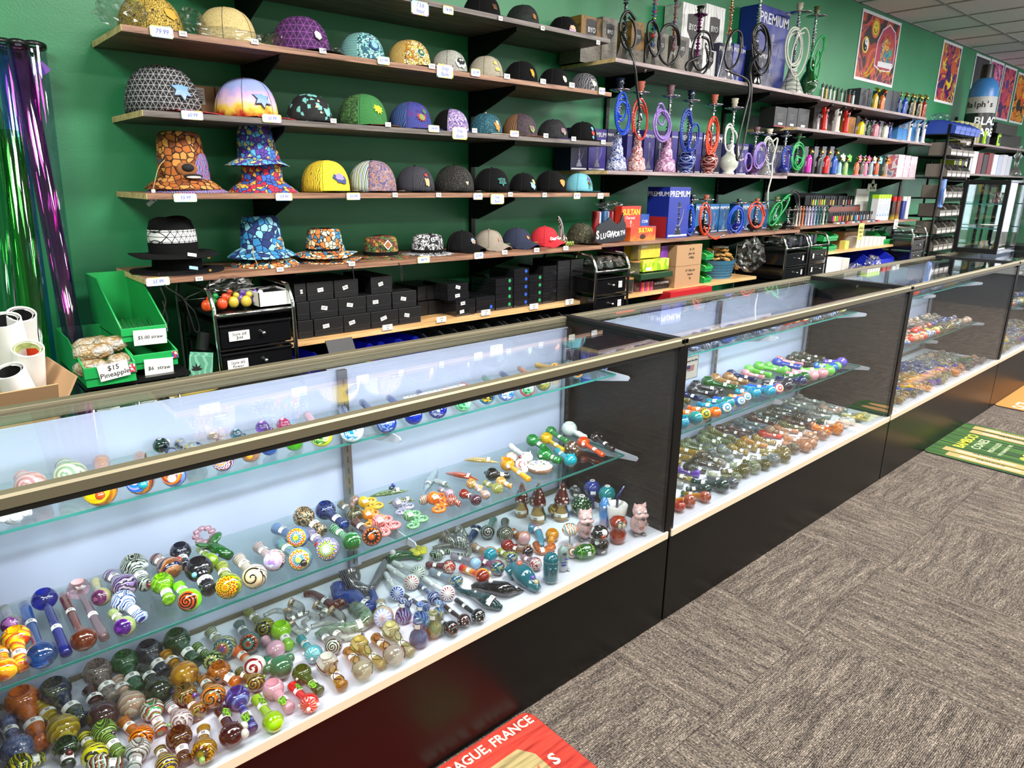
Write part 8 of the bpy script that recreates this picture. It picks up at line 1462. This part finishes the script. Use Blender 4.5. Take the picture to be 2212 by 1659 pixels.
for i, (px, nm, c) in enumerate([(1775, 'red', 'b82018'), (1803, 'white', 'd8d4cc'), (1822, 'red', 'c02018')]): torch('T2', px, [228, 233, 236][i], 15, c, 'large %s gun torch standing on the second torch shelf, %s' % (nm, ['leftmost', 'between the red ones', 'right of the white one'][i]), 'gun', y=2.68)
for i, (a, b2, t_) in enumerate([(1668, 1694, 228), (1695, 1717, 230), (1718, 1742, 232)]):
    o, w, h = dispbox('T2', 'black carton with white print block, %s from left on the second torch shelf' % ORD[i], a, b2, t_, TBK, y=2.72); 
    for j in range(6): G().box(w*.2, -.0008, h*(.66-.05*j), w*(.75-.1*(j % 3)), -.0002, h*(.675-.05*j)).build('print_line', mat('print_grey', '6b6b6b'), o)
    G().box(w*.35, -.0008, h*.12, w*.7, -.0002, h*.22).build('bar_code', WHITE, o); G().box(0, -.0008, 0, w, -.0002, h*.06).build('red_strip', mat('strip_red', '8a1c14'), o)
o, w, h = dispbox('T2', 'long grey and red display carton behind the gun torches', 1752, 1822, 226, pm('speck', '4a4444 5c5450', 20, .4), y=2.86)
for i in range(4): torch('T2', 1762+17*i, 240+2*i, 9, 'b8b4b8', 'silver-grey packed torch behind the gun torches, %s from left' % ORD[i], 'gun', y=2.80)
dispbox('T2', 'orange-brown carton right of the gun torches', 1826, 1843, 250, mat('carton_amber', '9a6420', rough=.5), y=2.74); dispbox('T2', 'grey carton behind the yellow torch', 1845, 1862, 249, pm('speck', '50504e 8a8884', 30, .5), y=2.84)
for i, (px, t_, c, nm) in enumerate([(1856, 251, 'd8c010', 'yellow'), (1872, 255, '1c4428', 'dark green'), (1888, 256, 'c87888', 'pink'), (1909, 260, 'c8ccbc', 'pale white'), (1920, 262, '1c2c80', 'navy blue')]): torch('T2', px, t_, [15, 9, 14, 14, 7][i], c, nm+' bottle-shaped torch on the second torch shelf', 'can', y=2.68, nozzle='403040')
for i, px in enumerate([1865, 1881, 1897, 1904, 1915]): dispbox('T2', 'silver-fronted torch pack behind the bottle torches, %s from left' % ORD[i], px, px+9, 258+i, pm('speck', '6c6c70 a8a8ac', 30, .3), y=2.80)
for i, (a, b2, t_) in enumerate([(1937, 1958, 258), (1960, 1975, 254), (1976, 1992, 254)]): o, w, h = dispbox('T2', 'light blue torch carton, %s from left at the shelf end' % ORD[i], a, b2, t_, pm('gradz', 'e8ecf0 5898d0 4888c8', 6, .4), y=2.78); text('BLAZER', w*.25, WHITE, o, T(w*.5, -.001, h*.75) @ FRONT)
for i, px in enumerate([1962, 1980, 1993]): torch('T2', px, [262, 262, 264][i], 9, ['d8d8dc', 'c8ccd0', 'e0e0e4'][i], 'white torch with %s tank at the end of the second torch shelf' % ['a red', 'a silver', 'a dark red'][i], 'gun', y=2.67)
for i in range(9): torch('T1', 1763+8.4*i, 175+2.4*i, 6, ['c8c4bc', 'd8b060', 'c0c0c0', 'd0ccc8', '30302c', 'b0b0b0', '38302c', 'a82820', 'd0d0d0'][i], 'slim packed torch with red base, %s from left on the highest torch shelf' % ORD[i], 'box', y=2.72+.04*(i % 2))
for i, (a, b2, t_) in enumerate([(1845, 1862, 186), (1863, 1869, 188), (1900, 1914, 190), (1915, 1929, 192)]): o, w, h = dispbox('T1', 'blue-grey torch carton, %s from left on the highest torch shelf' % ORD[i], a, b2, t_, pm('gradz', '606468 283848 30343c', 6, .4), y=2.74)
torch('T1', 1878, 186, 12, 'c8a028', 'tall chrome torch with yellow head on the highest torch shelf', 'can', y=2.68, nozzle='d8c020'); torch('T1', 1893, 189, 12, 'c86830', 'tall chrome torch with orange head on the highest torch shelf', 'can', y=2.68, nozzle='d86020')
for i, (px, c, nm) in enumerate([(1931, '24408c', 'navy'), (1942, '1c40a8', 'royal blue'), (1955, '14100c', 'black'), (1963, 'a89060', 'pale gold'), (1971, '12100e', 'glossy black'), (1977, 'b09040', 'brass'), (1984, '8a1c18', 'dark red')]): torch('T1', px, [194, 196, 198, 200, 200, 202, 201][i], 11 if i in (1, 2, 4, 6) else 6, c, nm+' bottle torch near the right end of the highest torch shelf', 'can', y=2.70)
for i, (px, c, nm) in enumerate([(1753, 'c020a0', 'magenta'), (1775, '111113', 'black'), (1792, 'c81c20', 'red'), (1809, '1c50b0', 'blue')]):
    torch('B2b', px, 320+i, 13, c, nm+' bottle-shaped torch with brass nozzle on the shelf beside the green hose', 'can', y=2.68); dispbox('B2b', 'dark blister pack behind the %s torch' % nm, px-12, px-3, 316, pm('speck', '2c2c30 58585c', 20, .3), y=2.78)
for i, (px, c, bc) in enumerate([(1821, '88b0c8', 'e0e4e8'), (1835, '98b870', '70c048'), (1859, 'd86840', 'e87090'), (1870, '504840', '9898a0'), (1878, 'c87890', 'e84890'), (1890, '8898a0', 'e0e0e8'), (1903, 'c85838', '70b8d8'), (1922, '8a7868', 'e88828')]):
    o = torch('B2b', px, 340, 10, c, 'novelty torch with %s base in a hanging bag, %s from left' % (['blue', 'green', 'red', 'grey', 'pink', 'light blue', 'sky blue', 'orange'][i], ORD[i]), 'can', y=2.68); r = .026; G().lathe([(0, .0005), (r, .0005), (r, .01), (0, .012)], 16).build('round_base', mat('torch_'+bc, bc, rough=.3), o, sm=1)
    MI = (T(*o.location) @ RZ(o.rotation_euler.z)).inverted() @ T(onY(px, 330, 2.75).x-.03, 2.75, zof('B2b')+.115); q = G().box(0, 0, 0, .09, .003, .05, MI).box(.035, 0, .05, .055, .003, .062, MI).build('header_card', mat('card_'+bc, bc, rough=.4), o)
for i, (a, b2) in enumerate([(1948, 1962), (1963, 1975), (1976, 1990)]): o, w, h = dispbox('B2b', 'silver and red tall carton, %s from left beside the wire rack' % ORD[i], a, b2, 334+2*i, pm('swirl', 'c8c8d0 8888a0 e0e0e4 c07080', 12, .3), y=2.68)
for i, px in enumerate([1712, 1722, 1733]): pass
zL = SHELF['B3b'][0].location.z
def lighters(px0, px1, y, z, cols, label, H=.075, tray='1c1c1e', n=None):
    a = onY(px0, 450, y); b2 = onY(px1, 450, y); n = n or len(cols); w = b2.x-a.x; t = thing('lighter_tray', 'display tray under the '+label, 'display tray', (a.x, y-.015, z)); G().box(-.005, 0, 0, w+.005, .07, .012).box(-.005, .065, 0, w+.005, .07, H*1.2).build('tray_body', mat('tray_'+tray, tray, rough=.4), t)
    for i in range(n):
        o = G().box(-.006, -.005, 0, .006, .005, H*.62).build('lighter', mat('lighter_'+cols[i % len(cols)], cols[i % len(cols)], rough=.3), bev=.002); o.location = (a.x+w*(i+.5)/n, y+.012, z+.0125); G().box(-.0055, -.004, H*.62, .0055, .004, H).build('lighter_head', BLACKP, o, bev=.001)
        tag(o, '%s in the %s' % (ORD[i]+' lighter from left', label), 'lighter', 'lighters in the '+label)
lighters(1804, 1823, 2.72, zL, ['e838a0', 'e8e040', '48d848', 'e86820', 'e83870'], 'neon lighter row'); lighters(1825, 1848, 2.72, zL, ['c87828', '3c1c10', 'd8a030', '5c2c14', 'e0c060'], 'amber-picture lighter row'); lighters(1851, 1868, 2.72, zL, ['3088b8', 'c8c8cc', 'b83028', '4898c0'], 'blue and red lighter row'); lighters(1870, 1894, 2.72, zL, ['a8a8ac', '6a5c58', 'c0c0c4', '58504c', 'b0a8a4', '70686c'], 'grey lighter row')
lighters(1750, 1784, 2.84, zL+.135, ['30302c', 'd8c830', 'c8c8a0', '28a040', 'e07020', 'e8e050', 'c0e030'], 'upper lighter display'); lighters(1792, 1815, 2.84, zL+.13, ['c89030', 'd8b848', '38302c', '604830'], 'gold and black upper row'); lighters(1820, 1853, 2.84, zL+.13, ['c0a898', '888480', 'a03028', 'b8b4b0', '50484c', 'd0ccc8'], 'pale upper row')
for i, (px, w_, c, zt, nm) in enumerate([(1767, 46, '1c1820', .135, 'black stand under the upper lighter display'), (1822, 70, '6a2c10', .13, 'brown stand under the pale upper lighters')]):
    a = onY(px-w_/2, 450, 2.82); b2 = onY(px+w_/2, 450, 2.82); o = thing('display_stand', nm, 'display stand', (a.x, 2.815, zL)); G().box(0, 0, 0, b2.x-a.x, .10, zt-.0005).build('stand_body', mat('stand_'+c, c, rough=.4), o)
    G().box(0, 0, 0, b2.x-a.x, .003, .12, T(0, .10, zt) @ RX(-.35)).build('header_board', mat('header_black', '18181a', rough=.4), o)
TCOL = ['3c2c28', 'c0b8b0', 'a88878', 'c8602c', '8888a0', 'b8b8c0', 'a898d0', '7a90a8', '1c6070', '205858', 'b0b8a8', '1c4c3c']
for i, c in enumerate(TCOL): torch('B3b', 1736+6.6*i, 444+.3*i, 5, c, 'slim upright torch, %s from left in the row left of the lighters' % ORD[i], 'gun', y=2.68)
o, w, h = dispbox('B3b', 'light grey butane display carton with printed text', 1867, 1896, 408, mat('carton_pale', 'b8b8b0', rough=.5), y=2.84, d=.02)
for j in range(8): G().box(w*.12, -.0008, h*(.8-.05*j), w*(.85-.07*(j % 3)), -.0002, h*(.812-.05*j)).build('print_line', mat('print_grey', '6b6b6b'), o)
for i in range(5):
    a = onY(1897+5.6*i, 440, 2.70); o = thing('butane_box', 'white and lime butane box, %s from left in the pale display' % ORD[i], 'box', (a.x, 2.70, zL), 0, 'butane boxes'); w = .046; G().box(0, 0, 0, w, .06, .20).build('box_body', mat('butane_white', 'd8dce0', rough=.4), o, bev=.001); G().box(-.0006, -.0006, .2, w+.0006, .0606, .235).build('lime_top', mat('butane_lime', 'a8d820', rough=.4), o); minihook(o, w/2, .04, .11, mat('printed_bluegrey', '6888b0', rough=.5), y=-.001)
q = thing('display_sign', 'grey tab sign lettered butane above the pale display', 'sign', (onY(1885, 400, 2.83).x, 2.835, zL+.262)); G().box(-.09, 0, 0, .11, .003, .07).build('sign_card', mat('sign_grey', 'a8b098', rough=.5), q); G().prism(ngon(14, .035, 0), .003, T(.02, .003, .075) @ FRONT).build('sign_top', mat('sign_grey', 'a8b098'), q); text('BUTANE', .03, INK, q, T(.02, -.0008, .03) @ FRONT, bold=.02)
for i, (px, c, c2, nm) in enumerate([(1930, 'c01c1c', '2c1410', 'red-capped dark butane can'), (1940, 'a81c18', '6a3018', 'red-capped brown butane can'), (1952, 'e8e8e8', '2c3c8c', 'white-capped blue-striped butane can'), (1960, 'e0e0e0', 'c0c0d0', 'white butane can')]):
    p = onY(px, 440, 2.72); o = thing('butane_can', nm+' near the end of the lighter shelf', 'can', (p.x, 2.72, zL)); r = .024; G().lathe([(0, 0), (r, 0), (r, .17), (r*.7, .185)], 16, close=False).build('can_body', pm('gradz', 'e8c820 e8c820 %s %s' % (c2, c2), 3, .3) if i < 2 else mat('can_'+c2, 'dcdce0' if i == 3 else c2, rough=.3), o, sm=1, sharp=40); G().lathe([(r*.95, .175), (r*.95, .215), (0, .218)], 16, close=False).build('can_cap', mat('cap_'+c, c, rough=.3), o, sm=1, sharp=40)
for i in range(9):
    a = onY(1808+11*i, 478, 2.635); o = G().box(0, 0, 0, .055, .03, .012).build('small_packet', mat('pk_'+['c8b8b0', '8090a8', 'a83038'][i % 3], ['c8b8b0', '8090a8', 'a83038'][i % 3], rough=.4)); o.location = (a.x, 2.635, zL+.0005); tag(o, 'flat small packet in front of the lighters, %s from left' % ORD[i], 'packet', 'flat packets in front of the lighters')
zp = SHELF['B4c'][0].location.z
for i in range(2): binbox('green bin beside the drawer cart pair, %s' % ['lower', 'upper'][i], onY(1778, 520, 2.66).x, 2.66, zp+.085*i, .26, .2, .04, .07, GB, group='green bins on the third pine shelf')
binbox('small green bin at the right end of the third pine shelf', onY(1912, 505, 2.66).x, 2.66, zp, .2, .2, .05, .12, GB, group='green bins on the third pine shelf')
plainbox('brown carton behind the small yellow box', 1820, 540, 1846, 503, 2.76, .14, CARD, z=zp, name='carton'); plainbox('small yellow box beside the green bins', 1824, 540, 1832, 521, 2.66, .05, mat('yellow_card', 'd8c860', rough=.5), z=zp); plainbox('white carton with flaps above the small white boxes', 1852, 540, 1890, 496, 2.84, .14, WHITE, z=zp)
for i in range(7): a = onY(1849+9*i, 520, 2.68); o, w, h = plainbox('small upright white box, %s from left in the row on the third pine shelf' % ORD[i], 1849+9*i, 530, 1857+9*i, 512, 2.66, .1, mat('white_boxes', 'c8c4bc', rough=.6), z=zp, name='white_box', group='white boxes on the third pine shelf'); 
q = thing('sign_card', 'yellow lettered card hanging just below the lighter shelf', 'sign', (onY(1862, 505, 2.60).x, 2.612, .955)); G().box(-.055, 0, 0, .055, .002, .14).build('card_sheet', mat('card_yellow', 'd8d070', rough=.6), q); text('EAGLE', .034, INK, q, T(0, -.0008, .10) @ FRONT, bold=.01, sx=.9); text('TORCH', .03, INK, q, T(0, -.0008, .065) @ FRONT, sx=.9); text('5.99', .022, INK, q, T(0, -.0008, .03) @ FRONT)
plainbox('white open carton below the third pine shelf', 1775, 590, 1815, 562, 2.56, .2, WHITE, z=.655); plainbox('second white carton below the third pine shelf', 1817, 585, 1832, 560, 2.56, .2, mat('white_boxes', 'c8c4bc'), z=.655)
binbox('large dark blue bin below the third pine shelf', onY(1880, 555, 2.6).x, 2.58, .655, .5, .3, .10, .18, BBIN, group='blue bins below the third pine shelf'); bag(1885, 570, 2.50, .655, .10, .05, .08, 'clear bag of tan discs in front of the dark blue bin', 51); bag(1848, 575, 2.50, .655, .09, .05, .06, 'brownish clear bag left of the tan discs', 52)
for i, px in enumerate([1842, 1868, 1885]): q = G().lathe([(0, 0), (.04, 0), (.04, .01), (0, .01)], 18, RX(1.2)).build('tan_disc', WD, sm=1, sharp=40); q.location = (onY(px, 570, 2.5).x, 2.50, .70); tag(q, 'round tan disc leaning in the bags, %s from left' % ORD[i], 'disc')
# ================================================================ wire rack with clear-fronted bins
RX0, RY0 = 7.80, 2.50
t = thing('wire_rack', 'black wire shelving rack filled with tilted clear-fronted bins', 'rack', (RX0, RY0, 0)); RW, RD = .74, .36
for xx in (0, RW):
    for yy in (0, RD): G().tube([(xx, yy, 0), (xx, yy, 1.99)], .012, 8).build('post', BLACKM, t, sm=1)
G().tube([(0, 0, 1.475), (-.2, -.10, 1.475)], .003, 6).build('peg_hook', BLACKM, t)
TZ = [1.90, 1.70, 1.50, 1.30, 1.12, .95, .78, .60]
for z in TZ:
    s = G().tube([(0, 0, z), (RW, 0, z)], .005, 6).tube([(0, 0, z-.03), (RW, 0, z-.03)], .004, 6).tube([(0, RD, z), (RW, RD, z)], .005, 6).tube([(0, 0, z), (0, RD, z)], .005, 6).tube([(RW, 0, z), (RW, RD, z)], .005, 6).build('wire_shelf', BLACKM, t, sm=1)
    g = G()
    for k in range(24): x = RW*k/24; g.tube([(x, 0, z), (x+RW/48, 0, z-.03)], .002, 4).tube([(x+RW/48, 0, z-.03), (x+RW/24, 0, z)], .002, 4).tube([(x, 0, z), (x, RD, z)], .0015, 4)
    tag(g.build('wire_truss', BLACKM, s), kind='stuff')
GREYB = mat('grey_bin_plastic', '6c655c', rough=.45); CLF = pane_mat('bin_window', 'e8e8e8', .10, .08)
def tiltbin(x, y, z, w, label, mb_, cnt, name='clear_front_bin'):
    o = thing(name, label, 'storage bin', (x, y, z), 0, 'tilted clear-fronted bins in the wire rack'); d, h = .20, .125
    pr = [(0, 0), (d, 0), (d, h), (.06, h), (.0, h*.45)]
    g = G().prism(pr, .004, Matrix(((0, 0, 1, 0), (1, 0, 0, 0), (0, 1, 0, 0), (0, 0, 0, 1)))).prism(pr, .004, T(w-.004, 0, 0) @ Matrix(((0, 0, 1, 0), (1, 0, 0, 0), (0, 1, 0, 0), (0, 0, 0, 1)))).box(0, 0, 0, w, d, .004).box(0, d-.004, 0, w, d, h)
    g.build('bin_body', mb_, o); G().box(0, 0, 0, w, .003, h*.5).build('front_lip', mb_, o); G().add([(0, 0, h*.5), (w, 0, h*.5), (w, .06, h), (0, .06, h), (0, .002, h*.5), (w, .002, h*.5), (w, .062, h), (0, .062, h)], [(0, 1, 2, 3), (7, 6, 5, 4), (0, 4, 5, 1), (2, 6, 7, 3)]).build('clear_window', CLF, o)
    G().box(.01, -.002, .012, w-.01, 0, .035).build('label_strip', mat('strip_pale', 'b8b4ac', rough=.4), o)
    if cnt: G().ball((w/2, .09, .055), (w*.4, .07, .05), 12, 8).build('contents', cnt, o, sm=1)
PLB = mat('clear_contents', 'b8b2a4', rough=.3)
for ti, z in enumerate(TZ[1:], 1):
    n = [0, 4, 5, 5, 4, 5, 5, 5][ti]
    for k in range(n): tiltbin(RX0+.02+k*(RW-.04)/n, RY0-.04, z+.004, (RW-.04)/n-.006, 'grey clear-fronted bin, tier %s from top of the wire rack, %s from left' % (ORD[ti-1], ORD[k]), GREYB, PLB if (k+ti) % 2 else None)
for k in range(5): binbox('royal blue bin on top of the wire rack, %s from left' % ORD[k], RX0+.0+k*.15, RY0-.05, 1.904, .135, .26, .07, .13, mat('blue_bin_rack', '2c48a0', rough=.35), group='blue bins on top of the wire rack')
bag(2035, 225, 2.62, 2.02, .10, .07, .04, 'cloudy plastic bags heaped over the blue rack bins', 61)
for i in range(3): o = thing('hanging_pack', 'blue and silver blister pack hanging at the rack side, %s' % ['left', 'middle', 'right'][i], 'blister pack', (7.60+.065*i, 2.40+.03*i, 1.222)); G().box(0, 0, 0, .07, .004, .26).build('backing_card', mat('pack_blue', '4870b8', rough=.4), o); G().ball((.035, -.008, .10), (.022, .012, .08), 10, 8).build('blister', mat('pack_silver', 'b0b4c0', rough=.2, metal=.6), o, sm=1)
zq1, zq2 = 1.8805, 1.5585
for i in range(13):
    x = 8.62+.055*i; o = thing('hanging_packet', 'upright clear packet with yellow-green print, %s from left on the upper right shelf' % ORD[i], 'packet', (x, 2.66, zq1), 0, 'upright packets on the upper right shelf'); G().box(0, 0, 0, .035, .10, .20, RZ(.2)).build('packet_body', [mat('packet_lime', 'b8b860', rough=.3), mat('packet_cream', 'c8c4b0', rough=.3), mat('packet_clear', '9a968c', rough=.2)][i % 3], o, bev=.002)
o = fbox('lidded_box', 'black translucent lidded box on top at the far right', 'box', 2150, 290, 2196, 262, 2.60, .2, mat('lid_black', '181818', rough=.2), z=zq1+.13); o = fbox('lidded_box', 'lower black box under the lidded one at the far right', 'box', 2152, 310, 2205, 285, 2.64, .2, mat('lid_black', '181818'), z=zq1)
for i, px in enumerate([2138, 2166]): o = thing('lime_clamp', 'bright lime green clamp-like item, %s on the upper right shelf' % ['left', 'right'][i], 'clamp', (onY(px, 300, 2.60).x, 2.63, zq1)); G().box(-.05, 0, 0, .05, .04, .14).build('body', mat('lime_plastic', 'a0e020', rough=.3), o, bev=.008); G().box(-.03, -.004, .03, .03, .0, .1).build('dark_window', BLACKP, o)
for i, (c, nm) in enumerate([('c8d040', 'yellow-green carton with black window'), ('d8e040', 'second yellow-green carton with black window'), ('d8d4e0', 'white and lilac carton'), ('c8c8cc', 'pale grey carton'), ('6a1c20', 'dark red bottle pack'), ('101010', 'black bottle pack'), ('7a1c20', 'maroon bottle pack'), ('d8d8e0', 'white narrow carton'), ('b8c0d8', 'pale blue narrow carton'), ('d0d0d8', 'silver-white carton'), ('c8ccd8', 'thin grey-blue carton')]):
    x = 8.63+.19*i; o = thing('carton', nm+', on the lower right shelf', 'box', (x, 2.66, zq2), 0, 'cartons on the lower right shelf'); G().box(0, 0, 0, .165, .14, .24-.01*(i % 3)).build('box_body', mat('qc_'+c, c, rough=.35), o, bev=.001)
    if i < 2: G().box(.02, -.001, .03, .145, -.0002, .20).build('dark_window', BLACKP, o)
o = thing('ceramic_pipe_stand', 'clear glass bong standing on the lower right shelf', 'water pipe', (10.85, 2.64, zq2)); G().lathe([(0, 0), (.07, 0), (.075, .02), (.05, .07), (.022, .10), (.025, .2), (.05, .24), (.022, .28), (.025, .36)], 18, close=False).build('body', glass('solid', 'd8dcdc', .8), o, sm=1)
# ================================================================ glass counter cabinet on the third case
def cabinet(x, y0, y1, z0, z1, d, label):
    o = thing('glass_cabinet', label, 'glass cabinet', (x, y0, z0)); W_, H = y1-y0, z1-z0; f = .028
    for nm, b_ in [('door_frame', (0, 0, 0, .02, f, H)), ('door_frame', (0, W_-f, 0, .02, W_, H)), ('door_frame', (0, f, 0, .02, W_-f, f*1.2)), ('door_frame', (0, f, H-f*1.1, .02, W_-f, H)), ('base_plate', (0.02, 0, 0, d, W_, .03)), ('roof_plate', (.02, 0, H-.02, d, W_, H)), ('corner_post', (d-.02, 0, .03, d, .02, H-.02)), ('corner_post', (d-.02, W_-.02, .03, d, W_, H-.02))]: G().box(*b_).build(nm, mat('cabinet_black', '0e0e10', rough=.25), o, bev=.003)
    for b_ in [(.008, f, f*1.2, .012, W_-f, H-f*1.1), (.02, .002, .03, d-.02, .006, H-.02), (.02, W_-.006, .03, d-.02, W_-.002, H-.02), (d-.008, .02, .03, d-.004, W_-.02, H-.02)]: G().box(*b_).build('glass_pane', PANE, o)
    for k in (1, 2): s = G().box(.03, .01, H*k/3+.0, d-.02, W_-.01, H*k/3+.006).build('glass_shelf', GS, o); G().box(.028, .01, H*k/3-.0002, .03, W_-.01, H*k/3+.0062).build('polished_edge', GEDGE, s)
    return o
ZC = .9672
cabinet(5.66, 1.385, 1.66, ZC, 1.46, .42, 'black-framed glass cabinet standing on the end of the third display case'); cabinet(6.20, 1.30, 1.60, ZC, 1.46, .42, 'second silver-lit glass cabinet at the right edge of the picture')
for i in range(5): q = G().lathe([(0, 0), (.018, 0), (.02, .03), (.008, .045), (.008, .07), (.012, .075)], 14, close=False).build('clear_bottle', glass('solid', ['d8dcdc', 'c89090', 'd0d8d0', 'e0e0e0', 'c8d0d8'][i], .6), sm=1); q.location = (5.74+.06*i, 1.44+.04*(i % 3), ZC+(1.46-ZC)*2/3+.0066); tag(q, 'small %s bottle, %s on the top shelf of the black-framed cabinet' % (['clear', 'rose', 'pale green', 'clear tall', 'bluish'][i], ORD[i]), 'bottle', 'bottles in the glass cabinet')
q = G().box(0, 0, 0, .16, .18, .02).build('film_packet', FILM); q.location = (5.72, 1.42, ZC+(1.46-ZC)/3+.0066); tag(q, 'flat clear packet with a white card on the middle cabinet shelf', 'packet'); G().box(.03, .03, .0205, .12, .12, .022).build('paper_card', WHITE, q)
for i in range(10): q = G().lathe([(0, 0), (.012, 0), (.014, .015), (.006, .03), (.006, .05)], 12, close=False).build('clear_bowl_piece', glass('swirl', ['c8a040 e0d0a0', '4a6890 c0c8d0', 'b0b8b0 e0e0e0'][i % 3], .5, 60), sm=1); q.location = (5.73+.035*(i % 5), 1.43+.08*(i//5), ZC+.0305); tag(q, 'small glass bowl piece on the cabinet floor', 'glass bowl', 'glass bowl pieces in the cabinet')
# ================================================================ floor mats
def mat_rug(label, x0, x1, y0, y1, m, edge='141414', rz=0):
    o = thing('floor_mat', label, 'floor mat', (x0, y0, 0), rz); w, h = x1-x0, y1-y0; r = .03; pl = []
    for cx_, cy_, a0 in ((w-r, h-r, 0), (r, h-r, PI/2), (r, r, PI), (w-r, r, 1.5*PI)): pl += [(cx_+r*math.cos(a0+PI/2*k/5), cy_+r*math.sin(a0+PI/2*k/5)) for k in range(6)]
    G().prism(pl, .005, T(0, 0, .0005)).build('rubber_base', mat('rubber_'+edge, edge, rough=.7), o); G().prism([(x+(w/2-x)*.004, y+(h/2-y)*.006) for x, y in pl], .0008, T(0, 0, .0055)).build('printed_top', m, o); return o, w, h
def woodprint(nm, c): b = MB(nm); v = b.mapv(b.co(), sc=(2.2, 26, 1)); n = b.n('ShaderNodeTexNoise', {'Vector': v, 'Scale': 3.0, 'Detail': 5.0, 'Distortion': .5}, 0); b.set(base=b.ramp(n, c, 'LINEAR', [.3, .5, .7]), rough=.8, spec=.2); return b.m
o, w, h = mat_rug('red wood-print floor mat with cream lettering at the bottom of the picture', .22, 1.085, .52, 1.143, woodprint('mat_red', ['701812', '9c2c20', 'ac382c']))
ZM = .0066
CRM = mat('mat_cream', 'b0a898', rough=.8)
text('PRAGUE, FRANCE', .042, CRM, o, T(.85, .59, ZM), bold=.02, sx=.9, align='RIGHT')
G().prism([(0, 0), (.165, .0), (.165, .09), (.14, .13), (0, .13)], .0006, T(.61, .405, ZM)).build('tan_label', woodprint('mat_tan', ['6a5c3c', '8a7c54', '988a60']), o); G().prism([(0, 0), (.12, 0), (.12, .07), (0, .12)], .0006, T(.67, .26, ZM)).build('tan_label', woodprint('mat_tan2', ['6a5c3c', '8a7c54', '988a60']), o)
text('1/4', .05, mat('mat_rust', 'a84828', rough=.8), o, T(.72, .445, ZM+.0008), shear=.3); text('S', .05, CRM, o, T(.80, .45, ZM+.0004), bold=.03); text('&', .06, mat('mat_blue', '3c4c90', rough=.8), o, T(.74, .30, ZM+.0008))
b = MB('mat_bamboo'); v = b.mapv(b.co(), sc=(30, 1.2, 1)); n = b.n('ShaderNodeTexNoise', {'Vector': v, 'Scale': 1.5, 'Detail': 5.0}, 0); b.set(base=b.ramp(n, ['10240e', '1e3f16', '365a20', '5c7230'], 'LINEAR', [.36, .48, .60, .74]), rough=.8, spec=.2)
o, w, h = mat_rug('green bamboo-print floor mat with yellow lettering beside the third case', 4.07, 4.80, .54, 1.15, b.m)
YL = mat('mat_yellow', 'a8a41c', rough=.8); TAN = mat('mat_tan_stick', 'a47a46', rough=.8); OLV = mat('mat_olive', '4a4818', rough=.8)
MR = RZ(-PI/2)
text('BAMBOO', .075, YL, o, T(.36, .50, ZM), bold=.02, sx=.95); text('CONES', .065, mat('mat_pale', '94a07c', rough=.8), o, T(.36, .43, ZM), bold=.014); text('PRE-ROLLED', .036, mat('mat_pale', '94a07c'), o, T(.36, .36, ZM), bold=.01); text('WITH BAMBOO TIPS', .026, mat('mat_pale', '94a07c'), o, T(.36, .31, ZM), bold=.01)
for k, (x, y) in enumerate([(.03, .45), (.11, .49), (.54, .48), (.63, .49)]):
    G().prism([(0, .06), (.065, .06), (.065, -.34), (.05, -.42), (.012, -.42), (0, -.34)], .0005, T(x, y, ZM)).build('printed_cone', TAN, o); G().prism([(.018, .0), (.047, .0), (.042, -.28), (.023, -.28)], .0005, T(x, y, ZM+.0006)).build('cone_highlight', mat('mat_sand', 'b09880', rough=.8), o); text('bamboo', .04, OLV, o, T(x+.056, y-.14, ZM+.0012) @ MR, bold=.01)
for k in range(7): G().prism(ngon(14, .028, 0), .0005, T(.29+.06*(k % 3), .20-.06*(k//3), ZM)).build('bubble_print', YL, o); 
o, w, h = mat_rug('orange floor mat with cream letters beside the farthest case', 5.36, 6.2, .55, 1.15, mat('mat_orange', 'a4661c', rough=.8)); text('OCB', .10, CRM, o, T(.12, h-.13, ZM) @ RZ(0), bold=.02, sx=.9); G().box(.16, .08, ZM, .8, .42, ZM+.0006).build('printed_panel', woodprint('mat_brown', ['2c2014', '5a4630', '8a7450']), o)
